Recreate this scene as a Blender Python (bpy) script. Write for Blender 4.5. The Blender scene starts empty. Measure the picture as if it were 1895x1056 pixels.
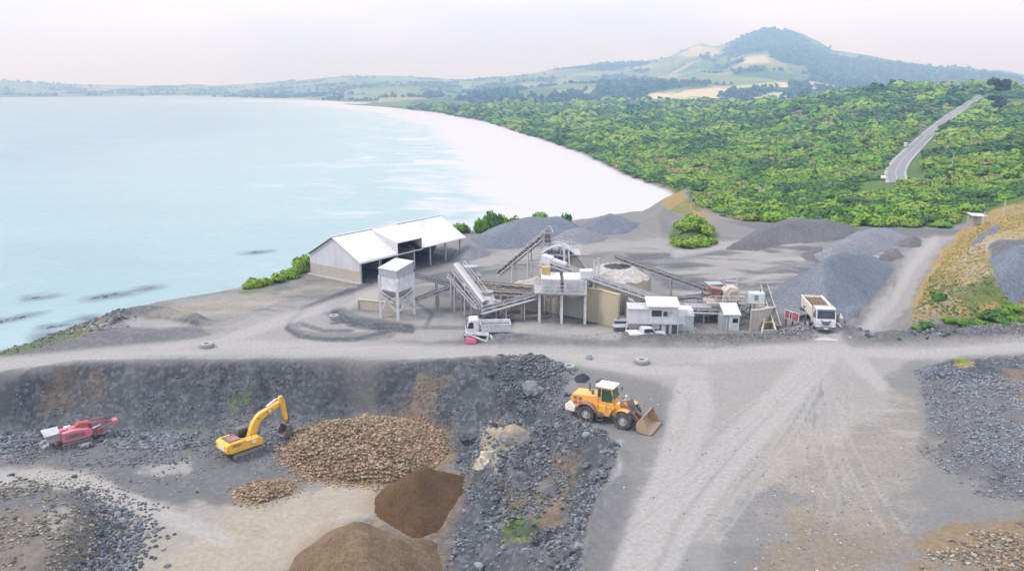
import bpy, bmesh, math, random
import numpy as np
from mathutils import Vector, Matrix

R = math.radians
random.seed(7)
rng = np.random.default_rng(11)
SC = bpy.context.scene
COL = SC.collection

# ------------------------------------------------------------------ camera
CAM_H, PITCH, F, CX, CY = 30.0, R(14.0), 1487.0, 947.5, 528.0
cam_d = bpy.data.cameras.new("camera")
cam_d.sensor_width = 36.0
cam_d.lens = 36.0 * F / 1895.0
cam_d.clip_start = 0.5
cam_d.clip_end = 40000.0
cam = bpy.data.objects.new("camera", cam_d)
COL.objects.link(cam)
cam.location = (0, 0, CAM_H)
cam.rotation_euler = (R(90) - PITCH, 0, 0)
SC.camera = cam

# ------------------------------------------------------------------ exposure
SC.view_settings.view_transform = 'Standard'
SC.view_settings.look = 'None'
SC.view_settings.gamma = 1.0
SC.view_settings.use_curve_mapping = False
SC.view_settings.exposure = -0.24
try:
    SC.cycles.use_denoising = True
    SC.cycles.max_bounces = 6
    SC.cycles.diffuse_bounces = 3
    SC.cycles.volume_bounces = 0
    SC.cycles.transparent_max_bounces = 12
except Exception:
    pass

# ------------------------------------------------------------------ sky
SUN_EL, SUN_AZ = R(52), R(-105)          # azimuth measured from +y towards +x
W = bpy.data.worlds.new("World")
SC.world = W
W.use_nodes = True
wt = W.node_tree
wt.nodes.clear()
def wn(t, **k):
    n = wt.nodes.new(t)
    for a, b in k.items():
        setattr(n, a, b)
    return n
sky = wn('ShaderNodeTexSky', sky_type='NISHITA', sun_disc=False)
sky.sun_elevation = SUN_EL
sky.sun_rotation = SUN_AZ
sky.air_density = 1.0
sky.dust_density = 2.0
tc = wn('ShaderNodeTexCoord')
mp = wn('ShaderNodeMapping')
mp.inputs['Scale'].default_value = (1.0, 1.0, 3.5)
nz = wn('ShaderNodeTexNoise')
nz.inputs['Scale'].default_value = 2.2
nz.inputs['Detail'].default_value = 6
nz.inputs['Roughness'].default_value = 0.55
rp = wn('ShaderNodeValToRGB')
rp.color_ramp.elements[0].position = 0.40
rp.color_ramp.elements[0].color = (10.9, 12.2, 15.4, 1)
rp.color_ramp.elements[1].position = 0.58
rp.color_ramp.elements[1].color = (14.0, 14.7, 18.4, 1)
mx = wn('ShaderNodeMix', data_type='RGBA')
mx.inputs['Factor'].default_value = 0.93      # nearly closed cloud deck
bg = wn('ShaderNodeBackground')
bg.inputs['Strength'].default_value = 0.1
out = wn('ShaderNodeOutputWorld')
L = wt.links.new
L(tc.outputs['Generated'], mp.inputs['Vector'])
L(mp.outputs['Vector'], nz.inputs['Vector'])
L(nz.outputs['Fac'], rp.inputs['Fac'])
L(sky.outputs['Color'], mx.inputs['A'])
L(rp.outputs['Color'], mx.inputs['B'])
# overcast sky: brighter overhead than along the horizon
sepz = wn('ShaderNodeSeparateXYZ'); L(tc.outputs['Generated'], sepz.inputs[0])
mr_ = wn('ShaderNodeMapRange'); mr_.inputs['From Min'].default_value = 0.05; mr_.inputs['From Max'].default_value = 0.9
mr_.inputs['To Min'].default_value = 0.0; mr_.inputs['To Max'].default_value = 1.0
L(sepz.outputs['Z'], mr_.inputs['Value'])
zt = wn('ShaderNodeMix', data_type='RGBA'); L(mr_.outputs['Result'], zt.inputs['Factor'])
zt.inputs['A'].default_value = (1, 1, 1, 1); zt.inputs['B'].default_value = (1.86, 1.86, 1.80, 1)
mlt = wn('ShaderNodeVectorMath', operation='MULTIPLY'); L(mx.outputs['Result'], mlt.inputs[0]); L(zt.outputs['Result'], mlt.inputs[1])
L(mlt.outputs['Vector'], bg.inputs['Color'])
L(bg.outputs['Background'], out.inputs['Surface'])

# ------------------------------------------------------------------ sun behind thin cloud
sl = bpy.data.lights.new("sun", 'SUN')
sl.energy = 3.0
sl.angle = R(10)
sl.color = (1.0, 0.965, 0.92)
so = bpy.data.objects.new("sun", sl)
COL.objects.link(so)
to_sun = Vector((math.cos(SUN_EL) * math.sin(SUN_AZ), math.cos(SUN_EL) * math.cos(SUN_AZ), math.sin(SUN_EL)))
so.rotation_euler = to_sun.to_track_quat('Z', 'Y').to_euler()
so.location = (-60, -20, 120)

# ------------------------------------------------------------------ picture <-> world
SP, CP = math.sin(PITCH), math.cos(PITCH)
def ray(px, py):
    a = (px - CX) / F
    b = (CY - py) / F
    return np.array([a, CP + b * SP, -SP + b * CP])
def G(px, py, z=0.0):
    d = ray(px, py)
    t = (z - CAM_H) / d[2]
    return np.array([d[0] * t, d[1] * t, z])
def PT(px, py, y):
    d = ray(px, py)
    t = y / d[1]
    return np.array([d[0] * t, y, CAM_H + d[2] * t])
def proj(X, Y, Z):
    zz = Z - CAM_H
    dep = Y * CP - zz * SP
    dep = np.where(dep < 0.5, 0.5, dep)
    up = Y * SP + zz * CP
    return CX + F * X / dep, CY - F * up / dep
def GP(pts, z=0.0):
    return np.array([G(p[0], p[1], z)[:2] for p in pts])

# ------------------------------------------------------------------ numpy noise and distances
def _hash(ix, iy, s):
    h = (ix.astype(np.int64) * 374761393 + iy.astype(np.int64) * 668265263 + s * 1442695041) & 0x7fffffff
    h = ((h ^ (h >> 13)) * 1274126177) & 0x7fffffff
    h = (h ^ (h >> 16)) & 0xffffff
    return h / float(0xffffff)
def vnoise(x, y, s=0):
    ix, iy = np.floor(x), np.floor(y)
    fx, fy = x - ix, y - iy
    fx = fx * fx * (3 - 2 * fx)
    fy = fy * fy * (3 - 2 * fy)
    a = _hash(ix, iy, s); b = _hash(ix + 1, iy, s)
    c = _hash(ix, iy + 1, s); d = _hash(ix + 1, iy + 1, s)
    return (a * (1 - fx) + b * fx) * (1 - fy) + (c * (1 - fx) + d * fx) * fy
def fbm(x, y, o=4, s=0, g=0.5):
    v = 0; a = 1; t = 0
    for i in range(o):
        v = v + a * (vnoise(x + 13.7 * i, y - 7.1 * i, s + i) * 2 - 1)
        t += a; a *= g; x = x * 2.03; y = y * 2.03
    return v / t
def sstep(a, b, x):
    t = np.clip((x - a) / (b - a), 0, 1)
    return t * t * (3 - 2 * t)
def line_dist(X, Y, pts, closed=False):
    pts = np.asarray(pts, float)[:, :2]
    n = len(pts)
    best = np.full(np.shape(X), 1e18)
    for i in range(n if closed else n - 1):
        a = pts[i]; b = pts[(i + 1) % n]
        d = b - a
        l2 = max(d @ d, 1e-9)
        t = np.clip(((X - a[0]) * d[0] + (Y - a[1]) * d[1]) / l2, 0, 1)
        e = (X - a[0] - t * d[0]) ** 2 + (Y - a[1] - t * d[1]) ** 2
        best = np.minimum(best, e)
    return np.sqrt(best)
def inside(X, Y, pts):
    pts = np.asarray(pts, float)[:, :2]
    r = np.zeros(np.shape(X), bool)
    n = len(pts)
    j = n - 1
    for i in range(n):
        xi, yi = pts[i]; xj, yj = pts[j]
        if yi != yj:
            c = ((yi > Y) != (yj > Y)) & (X < (xj - xi) * (Y - yi) / (yj - yi) + xi)
            r ^= c
        j = i
    return r
def sd(X, Y, pts, reach=None):
    """signed distance to a closed polygon, positive inside; far away it is only clipped to -reach"""
    pts = np.asarray(pts, float)[:, :2]
    if reach is not None:
        res = np.full(np.shape(X), -float(reach))
        m = (X > pts[:, 0].min() - reach) & (X < pts[:, 0].max() + reach) & (Y > pts[:, 1].min() - reach) & (Y < pts[:, 1].max() + reach)
        if m.any():
            res[m] = sd(X[m], Y[m], pts)
        return res
    d = line_dist(X, Y, pts, True)
    return np.where(inside(X, Y, pts), d, -d)

# ------------------------------------------------------------------ objects
def tag(o, label=None, cat=None, group=None, kind=None):
    if label: o['label'] = label
    if cat: o['category'] = cat
    if group: o['group'] = group
    if kind: o['kind'] = kind
    return o
def link(name, me, parent=None):
    o = bpy.data.objects.new(name, me)
    COL.objects.link(o)
    if parent is not None:
        o.parent = parent
    return o
def thing(name, label, cat, loc=(0, 0, 0), rz=0.0, group=None):
    o = link(name, None)
    o.empty_display_size = 0.5
    o.location = [float(v) for v in loc]
    o.rotation_euler = (0, 0, rz)
    return tag(o, label, cat, group)
def np_mesh(name, V, Fq, mats, smooth=True):
    """V (n,3), Fq (m,3|4) arrays -> mesh"""
    me = bpy.data.meshes.new(name)
    V = np.ascontiguousarray(V, dtype=np.float32)
    Fq = np.ascontiguousarray(Fq, dtype=np.int32)
    k = Fq.shape[1]
    me.vertices.add(len(V)); me.vertices.foreach_set('co', V.ravel())
    me.loops.add(Fq.size); me.loops.foreach_set('vertex_index', Fq.ravel())
    me.polygons.add(len(Fq))
    me.polygons.foreach_set('loop_start', np.arange(0, Fq.size, k, dtype=np.int32))
    me.polygons.foreach_set('loop_total', np.full(len(Fq), k, dtype=np.int32))
    me.update(calc_edges=True)
    me.polygons.foreach_set('use_smooth', np.full(len(Fq), smooth, dtype=bool))
    for m in (mats if isinstance(mats, (list, tuple)) else [mats]):
        me.materials.append(m)
    me.update()
    return me
def set_col(me, name, arr):
    a = me.attributes.new(name, 'FLOAT_COLOR', 'POINT')
    a.data.foreach_set('color', np.ascontiguousarray(arr, dtype=np.float32).ravel())
def grid_faces(nr, nc):
    i = np.arange(nr * nc).reshape(nr, nc)
    return np.stack([i[:-1, :-1].ravel(), i[:-1, 1:].ravel(), i[1:, 1:].ravel(), i[1:, :-1].ravel()], 1)

class MB:
    """collects simple solids and links them as one mesh object"""
    def __init__(s):
        s.v = []; s.f = []
    def add(s, vs, fs):
        o = len(s.v)
        s.v += [tuple(float(c) for c in v) for v in vs]
        s.f += [tuple(o + i for i in f) for f in fs]
        return s
    def box(s, c, d, rz=0.0, M=None):
        x, y, z = d[0] / 2, d[1] / 2, d[2] / 2
        vs = [Vector((a * x, b * y, e * z)) for e in (-1, 1) for b in (-1, 1) for a in (-1, 1)]
        rot = M if M is not None else Matrix.Rotation(rz, 3, 'Z')
        c = Vector(c)
        return s.add([c + rot @ v for v in vs], [(0, 2, 3, 1), (4, 5, 7, 6), (0, 1, 5, 4), (2, 6, 7, 3), (0, 4, 6, 2), (1, 3, 7, 5)])
    def bar(s, p, q, w, h=None, up=(0, 0, 1)):
        """rectangular bar from p to q, w across, h along up"""
        h = w if h is None else h
        p, q, up = Vector(p), Vector(q), Vector(up)
        d = (q - p)
        if d.length < 1e-6: return s
        d.normalize()
        a = d.cross(up)
        if a.length < 1e-3:
            a = d.cross(Vector((0, 1, 0)))
        a.normalize()
        b = a.cross(d)
        vs = []
        for e in (p, q):
            for sa, sb in ((-1, -1), (1, -1), (1, 1), (-1, 1)):
                vs.append(e + a * (sa * w / 2) + b * (sb * h / 2))
        return s.add(vs, [(0, 1, 2, 3), (7, 6, 5, 4), (0, 4, 5, 1), (1, 5, 6, 2), (2, 6, 7, 3), (3, 7, 4, 0)])
    def cyl(s, p, q, r, n=14, r2=None, caps=True):
        p, q = Vector(p), Vector(q)
        r2 = r if r2 is None else r2
        d = (q - p).normalized()
        a = d.orthogonal().normalized(); b = d.cross(a)
        vs = []
        for e, rr in ((p, r), (q, r2)):
            for i in range(n):
                t = 2 * math.pi * i / n
                vs.append(e + a * (rr * math.cos(t)) + b * (rr * math.sin(t)))
        fs = [(i, (i + 1) % n, n + (i + 1) % n, n + i) for i in range(n)]
        if caps:
            fs += [tuple(range(n - 1, -1, -1)), tuple(range(n, 2 * n))]
        return s.add(vs, fs)
    def lathe(s, c, axis, prof, n=24):
        """prof: (radius, height) closed ring profile, revolved about axis through c"""
        c, d = Vector(c), Vector(axis).normalized()
        a = d.orthogonal().normalized(); b = d.cross(a)
        m = len(prof); vs = []
        for i in range(n):
            t = 2 * math.pi * i / n
            e = a * math.cos(t) + b * math.sin(t)
            for r, h in prof:
                vs.append(c + e * r + d * h)
        fs = []
        for i in range(n):
            for j in range(m):
                k = (j + 1) % m; i2 = (i + 1) % n
                fs.append((i * m + j, i2 * m + j, i2 * m + k, i * m + k))
        return s.add(vs, fs)
    def prism(s, poly, off):
        """closed 3-D polygon extruded by the vector off"""
        n = len(poly); off = Vector(off)
        a = [Vector(p) for p in poly]
        vs = a + [p + off for p in a]
        fs = [tuple(range(n - 1, -1, -1)), tuple(range(n, 2 * n))]
        fs += [(i, (i + 1) % n, n + (i + 1) % n, n + i) for i in range(n)]
        return s.add(vs, fs)
    def side(s, poly, y0, y1):
        """polygon in the x-z plane extruded from y0 to y1"""
        return s.prism([(p[0], y0, p[1]) for p in poly], (0, y1 - y0, 0))
    def loft(s, rings, caps=True):
        n = len(rings[0]); vs = [v for r in rings for v in r]; fs = []
        for k in range(len(rings) - 1):
            for i in range(n):
                j = (i + 1) % n
                fs.append((k * n + i, k * n + j, (k + 1) * n + j, (k + 1) * n + i))
        if caps:
            fs += [tuple(range(n - 1, -1, -1)), tuple(range((len(rings) - 1) * n, len(rings) * n))]
        return s.add(vs, fs)
    def build(s, name, m, parent=None, world=False, bevel=0.0, smooth=False):
        me = bpy.data.meshes.new(name)
        off = Vector((0, 0, 0))
        if world and parent is not None:
            r = parent
            while r.parent is not None: r = r.parent
            off = Vector(r.location)
        elif world:
            off = Vector((sum(v[0] for v in s.v) / len(s.v), sum(v[1] for v in s.v) / len(s.v), min(v[2] for v in s.v)))
        me.from_pydata([tuple(Vector(v) - off) for v in s.v], [], s.f)
        bm = bmesh.new(); bm.from_mesh(me)
        bmesh.ops.recalc_face_normals(bm, faces=bm.faces[:])
        bm.to_mesh(me); bm.free()
        me.materials.append(m)
        if smooth:
            me.polygons.foreach_set('use_smooth', [True] * len(me.polygons))
            try: me.set_sharp_from_angle(angle=R(38))
            except Exception: pass
        o = link(name, me, parent)
        if world and parent is None:
            o.location = off
        if bevel:
            b = o.modifiers.new('bevel', 'BEVEL'); b.width = bevel; b.segments = 2; b.limit_method = 'ANGLE'
        return o
# ------------------------------------------------------------------ materials
class NT:
    def __init__(s, name):
        s.m = bpy.data.materials.new(name); s.m.use_nodes = True
        s.t = s.m.node_tree; s.t.nodes.clear()
        s.o = s.t.nodes.new('ShaderNodeOutputMaterial')
        s.b = s.t.nodes.new('ShaderNodeBsdfPrincipled')
        s.t.links.new(s.b.outputs[0], s.o.inputs['Surface'])
    def n(s, t, **k):
        x = s.t.nodes.new(t)
        for a, b in k.items(): setattr(x, a, b)
        return x
    def l(s, a, b): s.t.links.new(a, b)
    def pos(s):
        return s.n('ShaderNodeNewGeometry').outputs['Position']
    def objco(s):
        return s.n('ShaderNodeTexCoord').outputs['Object']
    def scale(s, v, sc):
        m = s.n('ShaderNodeMapping'); m.inputs['Scale'].default_value = sc
        s.l(v, m.inputs['Vector']); return m.outputs[0]
    def noise(s, v, scale, detail=4, rough=0.55):
        n = s.n('ShaderNodeTexNoise'); n.inputs['Scale'].default_value = scale
        n.inputs['Detail'].default_value = detail; n.inputs['Roughness'].default_value = rough
        s.l(v, n.inputs['Vector']); return n.outputs['Fac']
    def voro(s, v, scale, feature='F1', out='Distance'):
        n = s.n('ShaderNodeTexVoronoi', feature=feature); n.inputs['Scale'].default_value = scale
        s.l(v, n.inputs['Vector']); return n.outputs[out]
    def ramp(s, f, *els):
        r = s.n('ShaderNodeValToRGB'); e = r.color_ramp.elements
        while len(e) < len(els): e.new(0.5)
        for x, (p, c) in zip(e, els):
            x.position = p; x.color = (c[0], c[1], c[2], 1) if not np.isscalar(c) else (c, c, c, 1)
        s.l(f, r.inputs['Fac']); return r.outputs['Color']
    def mix(s, f, a, b, mode='MIX'):
        m = s.n('ShaderNodeMix', data_type='RGBA', blend_type=mode)
        for v, i in ((f, 'Factor'), (a, 'A'), (b, 'B')):
            if hasattr(v, 'links') or hasattr(v, 'is_linked'): s.l(v, m.inputs[i])
            elif i == 'Factor': m.inputs[i].default_value = v
            else: m.inputs[i].default_value = (v[0], v[1], v[2], 1)
        return m.outputs['Result']
    def math(s, op, a, b=0.0, clamp=False):
        m = s.n('ShaderNodeMath', operation=op, use_clamp=clamp)
        for v, i in ((a, 0), (b, 1)):
            if hasattr(v, 'is_linked'): s.l(v, m.inputs[i])
            else: m.inputs[i].default_value = v
        return m.outputs[0]
    def bump(s, h, strength=0.5, dist=0.1):
        b = s.n('ShaderNodeBump'); b.inputs['Strength'].default_value = strength; b.inputs['Distance'].default_value = dist
        s.l(h, b.inputs['Height']); s.l(b.outputs[0], s.b.inputs['Normal'])
    def color(s, c): s.l(c, s.b.inputs['Base Color'])
    def attr(s, name):
        a = s.n('ShaderNodeAttribute'); a.attribute_name = name; return a
    def set(s, **k):
        for a, v in k.items(): s.b.inputs[a.replace('_', ' ')].default_value = v
        return s

def paint(name, c, rough=0.5, metal=0.0, dirt=(0.30, 0.27, 0.24), amt=0.5, scale=1.2, streak=True, coat=0.0):
    """painted or bare surface with dust settled in blotches and vertical runs"""
    t = NT(name)
    p = t.objco()
    a = t.noise(p, scale, 5, 0.6)
    b = t.noise(t.scale(p, (3.0, 3.0, 0.35)), scale * 1.3, 4, 0.6) if streak else t.noise(p, scale * 4, 4)
    f = t.math('MULTIPLY', t.ramp(a, (0.42, 0.0), (0.75, 1.0)), amt)
    g = t.math('MULTIPLY', t.ramp(b, (0.5, 0.0), (0.78, 1.0)), amt * 0.8)
    c2 = t.mix(f, c, dirt)
    c3 = t.mix(g, c2, [x * 0.75 for x in dirt])
    t.color(c3)
    t.set(Roughness=rough, Metallic=metal)
    if coat: t.b.inputs['Coat Weight'].default_value = coat
    t.bump(t.noise(p, scale * 9, 3), 0.12, 0.02)
    return t.m
def gravel(name, c1, c2, c3, size=0.35, blotch=0.12, bump=0.6, rough=0.95):
    """loose stone: fine grain, stone-sized cells and slow drifts of colour"""
    t = NT(name)
    p = t.pos()
    lo = t.noise(p, blotch, 5, 0.6)
    hi = t.noise(p, 1.0 / size, 5, 0.7)
    vo = t.voro(p, 1.0 / size, out='Color')
    sep = t.n('ShaderNodeSeparateColor'); t.l(vo, sep.inputs[0])
    a = t.mix(t.ramp(lo, (0.35, 0.0), (0.65, 1.0)), c1, c2)
    b = t.mix(t.math('MULTIPLY', t.ramp(hi, (0.4, 0.0), (0.75, 1.0)), 0.7), a, c3)
    d = t.mix(0.35, b, t.mix(1.0, b, t.ramp(sep.outputs[0], (0.0, 0.35), (1.0, 1.55)), 'MULTIPLY'))
    t.color(d)
    t.set(Roughness=rough)
    t.b.inputs['Specular IOR Level'].default_value = 0.2
    t.bump(t.math('ADD', t.math('MULTIPLY', hi, 0.6), t.voro(p, 1.0 / size)), bump, size * 0.5)
    return t.m

M = {}
M['white'] = paint('white_paint', (0.56, 0.555, 0.56), 0.55, amt=0.6)
M['white_dusty'] = paint('dusty_white_steel', (0.44, 0.43, 0.425), 0.65, amt=0.7)
M['roof'] = paint('pale_roof_sheet', (0.56, 0.545, 0.565), 0.5, amt=0.3, scale=0.35)
M['clad'] = paint('grey_cladding', (0.50, 0.50, 0.50), 0.6, amt=0.35, scale=0.3)
M['concrete'] = paint('tan_concrete', (0.38, 0.345, 0.29), 0.9, dirt=(0.36, 0.31, 0.25), amt=0.8, scale=0.45)
M['yellow_concrete'] = paint('yellowed_concrete', (0.40, 0.335, 0.22), 0.9, dirt=(0.33, 0.30, 0.24), amt=0.8, scale=0.4)
M['grey_concrete'] = paint('grey_concrete', (0.38, 0.37, 0.36), 0.9, amt=0.6, scale=0.5)
M['steel'] = paint('galvanised_steel', (0.36, 0.355, 0.35), 0.55, metal=0.25, amt=0.5)
M['steel_dark'] = paint('dark_steel', (0.11, 0.11, 0.115), 0.6, metal=0.3, amt=0.4)
M['belt'] = paint('rubber_belt', (0.05, 0.05, 0.055), 0.8, amt=0.55, streak=False)
M['belt_dusty'] = paint('dusty_rubber_belt', (0.17, 0.165, 0.16), 0.9, dirt=(0.33, 0.31, 0.29), amt=0.8, streak=False)
M['tan_steel'] = paint('dust_caked_steel', (0.46, 0.40, 0.32), 0.8, amt=0.7, scale=2)
M['ochre'] = paint('ochre_panel', (0.42, 0.29, 0.09), 0.6, amt=0.4)
M['bin_grey'] = paint('grey_bin_sheet', (0.30, 0.31, 0.32), 0.6, amt=0.25)
M['pale_green'] = paint('pale_green_sheet', (0.50, 0.56, 0.53), 0.6, amt=0.35)
M['dark_wall_and_shade'] = paint('dark_store_wall_and_shed_shade', (0.07, 0.07, 0.075), 0.8, amt=0.3)  # dark store wall colour, also serves as painted shade inside the shed
M['orange'] = paint('loader_paint', (0.78, 0.36, 0.045), 0.42, dirt=(0.36, 0.28, 0.2), amt=0.62, scale=0.8, coat=0.2)
M['yellow'] = paint('excavator_paint', (0.80, 0.42, 0.025), 0.42, dirt=(0.34, 0.25, 0.15), amt=0.55, scale=0.9, coat=0.2)
M['cream'] = paint('cream_cab_roof', (0.74, 0.67, 0.55), 0.5, amt=0.25)
M['maroon'] = paint('faded_maroon', (0.24, 0.10, 0.09), 0.6, amt=0.5)
M['red'] = paint('worn_red_paint', (0.58, 0.12, 0.18), 0.5, amt=0.5, scale=0.8)
M['red_dark'] = paint('dark_red_paint', (0.33, 0.05, 0.05), 0.55, amt=0.4)
M['tyre'] = paint('dusty_tyre', (0.04, 0.038, 0.037), 0.9, dirt=(0.15, 0.14, 0.13), amt=0.7, scale=2, streak=False)
M['old_tyre'] = paint('dust_covered_tyre', (0.30, 0.285, 0.28), 0.95, dirt=(0.22, 0.21, 0.21), amt=0.5, scale=1.4, streak=False)
M['rim'] = paint('dusty_rim', (0.42, 0.40, 0.36), 0.6, amt=0.5)
M['track'] = paint('muddy_track_steel', (0.17, 0.155, 0.135), 0.8, dirt=(0.30, 0.26, 0.2), amt=0.7, scale=2)
M['bucket'] = paint('worn_bucket_steel', (0.36, 0.24, 0.13), 0.6, dirt=(0.30, 0.27, 0.24), amt=0.6)
M['bucket_dark'] = paint('dark_bucket_steel', (0.13, 0.10, 0.09), 0.6, amt=0.4)
M['chrome'] = paint('ram_rod', (0.75, 0.74, 0.72), 0.25, metal=0.6, amt=0.2)
M['wood'] = paint('weathered_timber', (0.50, 0.40, 0.24), 0.85, amt=0.4)
M['pole'] = paint('pale_pole', (0.42, 0.40, 0.35), 0.85, amt=0.3)
M['plate'] = paint('number_plate', (0.8, 0.8, 0.78), 0.4, amt=0.1)
t = NT('window_glass'); t.color(t.ramp(t.noise(t.objco(), 1.2, 3), (0.3, (0.015, 0.02, 0.022)), (0.7, (0.04, 0.05, 0.055)))); t.set(Roughness=0.12); M['glass'] = t.m
t = NT('green_tinted_glass'); t.color(t.ramp(t.noise(t.objco(), 1.5, 3), (0.3, (0.02, 0.05, 0.035)), (0.7, (0.05, 0.11, 0.075)))); t.set(Roughness=0.12); M['glass_green'] = t.m
t = NT('headlamp_glass'); t.color(t.ramp(t.noise(t.objco(), 6, 2), (0.3, (0.6, 0.6, 0.6)), (0.7, (0.8, 0.8, 0.78)))); t.set(Roughness=0.15); M['lamp'] = t.m

M['pile_blue'] = gravel('blue_grey_gravel', (0.118, 0.135, 0.158), (0.155, 0.168, 0.186), (0.09, 0.10, 0.118), 0.22, 0.10, 0.35)
M['pile_dusty'] = gravel('pale_grey_gravel', (0.155, 0.16, 0.174), (0.20, 0.20, 0.208), (0.125, 0.128, 0.138), 0.22, 0.10, 0.3)
M['pile_dark'] = gravel('dark_grey_gravel', (0.10, 0.096, 0.10), (0.145, 0.135, 0.135), (0.08, 0.08, 0.085), 0.25, 0.14, 0.4)
M['pile_black'] = gravel('black_gravel', (0.028, 0.03, 0.034), (0.045, 0.045, 0.05), (0.02, 0.02, 0.024), 0.15, 0.3, 0.5)
M['pile_soil'] = gravel('dark_brown_soil', (0.075, 0.043, 0.02), (0.115, 0.068, 0.031), (0.055, 0.033, 0.016), 0.16, 0.22, 0.45)
M['pile_soil_pale'] = gravel('brown_soil', (0.12, 0.08, 0.042), (0.19, 0.135, 0.08), (0.085, 0.056, 0.03), 0.2, 0.18, 0.5)
M['pile_rock_brown'] = gravel('brown_stone_bed', (0.22, 0.14, 0.07), (0.30, 0.20, 0.11), (0.15, 0.09, 0.05), 0.45, 0.22, 0.9)
M['pile_tan'] = gravel('tan_dust', (0.36, 0.335, 0.30), (0.40, 0.37, 0.33), (0.31, 0.285, 0.25), 0.3, 0.2, 0.3)
def stone(name, cols, rough=0.92):
    t = NT(name)
    a = t.attr('tint').outputs['Color']
    p = t.pos()
    n = t.noise(p, 2.5, 5, 0.65)
    t.color(t.mix(1.0, a, t.ramp(n, (0.25, 0.6), (0.75, 1.35)), 'MULTIPLY'))
    t.set(Roughness=rough); t.b.inputs['Specular IOR Level'].default_value = 0.25
    t.bump(t.noise(p, 7, 4, 0.7), 0.6, 0.05)
    return t.m
M['stone'] = stone('broken_stone', None)
t = NT('shrub_leaves')
a = t.attr('tint').outputs['Color']
n = t.noise(t.pos(), 0.9, 3)
t.color(t.mix(1.0, a, t.ramp(n, (0.3, 0.75), (0.7, 1.25)), 'MULTIPLY'))
t.set(Roughness=0.75); t.b.inputs['Specular IOR Level'].default_value = 0.25
t.b.inputs['Subsurface Weight'].default_value = 0.0
M['leaf'] = t.m
M['bark'] = paint('bark', (0.10, 0.08, 0.06), 0.95, amt=0.3)

M['pink'] = paint('sun_faded_red_paint', (0.52, 0.26, 0.26), 0.6, amt=0.4)
# ------------------------------------------------------------------ terrain
SEA, PIT = -22.0, -6.0
def rbf_fit(P, Z):
    n = len(P)
    d = np.linalg.norm(P[:, None] - P[None], axis=2)
    K = np.where(d > 0, d * d * np.log(np.maximum(d, 1e-9)), 0) + np.eye(n) * 0.02
    A = np.zeros((n + 3, n + 3)); A[:n, :n] = K
    A[:n, n] = 1; A[:n, n + 1:] = P; A[n, :n] = 1; A[n + 1:, :n] = P.T
    w = np.linalg.solve(A, np.concatenate([Z, np.zeros(3)]))
    return P, w
def rbf_eval(m, X, Y):
    P, w = m
    s = w[-3] + w[-2] * X + w[-1] * Y
    for i in range(len(P)):
        r2 = np.maximum((X - P[i, 0]) ** 2 + (Y - P[i, 1]) ** 2, 1e-12)
        s = s + w[i] * 0.5 * r2 * np.log(r2)
    return s
# country beyond the quarry: photo point and height
_S = [(1275, 396, -3), (1300, 398, -2.5), (1330, 380, -7), (1400, 398, -2), (1500, 412, -1), (1600, 415, -1), (1700, 415, 0), (1790, 412, 1.5),
      (1262, 380, -16), (1215, 350, -17.5), (1130, 315, -18), (1060, 280, -18), (1000, 258, -18), (900, 225, -18), (800, 206, -18),
      (1500, 330, -8), (1500, 280, -7), (1500, 240, -4), (1300, 300, -13), (1300, 250, -12), (1200, 230, -13), (1300, 210, -9), (1100, 212, -13),
      (1650, 338, -5.6), (1640, 380, -5), (1685, 290, -4), (1740, 228, 2), (1775, 205, 8), (1815, 178, 19), (1640, 172, 22), (1500, 190, 10), (1450, 197, 4),
      (1560, 180, 17), (1770, 166, 25), (1895, 190, 14), (1800, 300, 0), (1890, 250, 6), (1880, 330, 1), (1895, 385, 3), (1740, 166.5, 24),
      (2300, 330, 4), (2300, 230, 14), (2300, 400, 2)]
_P = [G(*p)[:2] for p in _S]; _Z = [p[2] for p in _S]
def _pol(px, d, z):
    a = math.atan2((px - CX) / F, 1.0); _P.append(np.array([d * math.sin(a), d * math.cos(a)])); _Z.append(z)
for px, d, z in [(1640, 1300, 0), (1500, 1400, -6), (1780, 1300, 2), (1895, 1250, 0), (1300, 2000, -10), (1500, 2100, -8), (1700, 2100, -6), (1895, 2100, -4),
                 (1100, 2200, -14), (950, 2300, -17), (850, 2300, -18), (2300, 1300, 6), (2300, 2200, 0), (1300, 2700, -6), (1000, 2700, -14), (1700, 2700, 0)]:
    _pol(px, d, z)
SCRUB = rbf_fit(np.array(_P), np.array(_Z, float))

# quarry platform (level 0) in plan
RIM = [(-900, 900), (-500, 752), (-200, 690), (0, 648), (60, 632), (130, 606), (205, 578), (290, 559), (400, 541), (490, 522), (556, 504), (600, 478),
       (700, 446), (800, 432), (870, 426), (960, 415), (1060, 407), (1130, 398), (1180, 391), (1240, 391), (1285, 402)]
QPOLY = GP(RIM + [(1330, 414), (1420, 418), (1560, 428), (1700, 432), (1790, 432), (1900, 430), (2500, 430)], 0)
QPOLY = np.concatenate([QPOLY, [[140, 20], [140, -60], [-140, -60], [-140, 30]]])
# line where firm ground ends on the seaward side: quarry rim, then the back of the beach
_beach = [(1265, 386, -16), (1215, 351, -18), (1130, 316, -18), (1060, 281, -18), (1000, 259, -18), (900, 226, -18), (800, 207, -18), (700, 197, -19), (640, 193, -19)]
RIMW = [tuple(p) for p in GP(RIM, 0)]
BEACHW = [tuple(G(*p)[:2]) for p in _beach]
_far = [(-560, 2550), (-900, 2800)]
COAST = np.array(RIMW + BEACHW + _far)
LAND = np.concatenate([COAST, [[-900, 6000], [4000, 6000], [4000, -400], [-140, -400], [-140, 20]]])
BEACH_LINE = np.array(BEACHW + _far)

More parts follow.
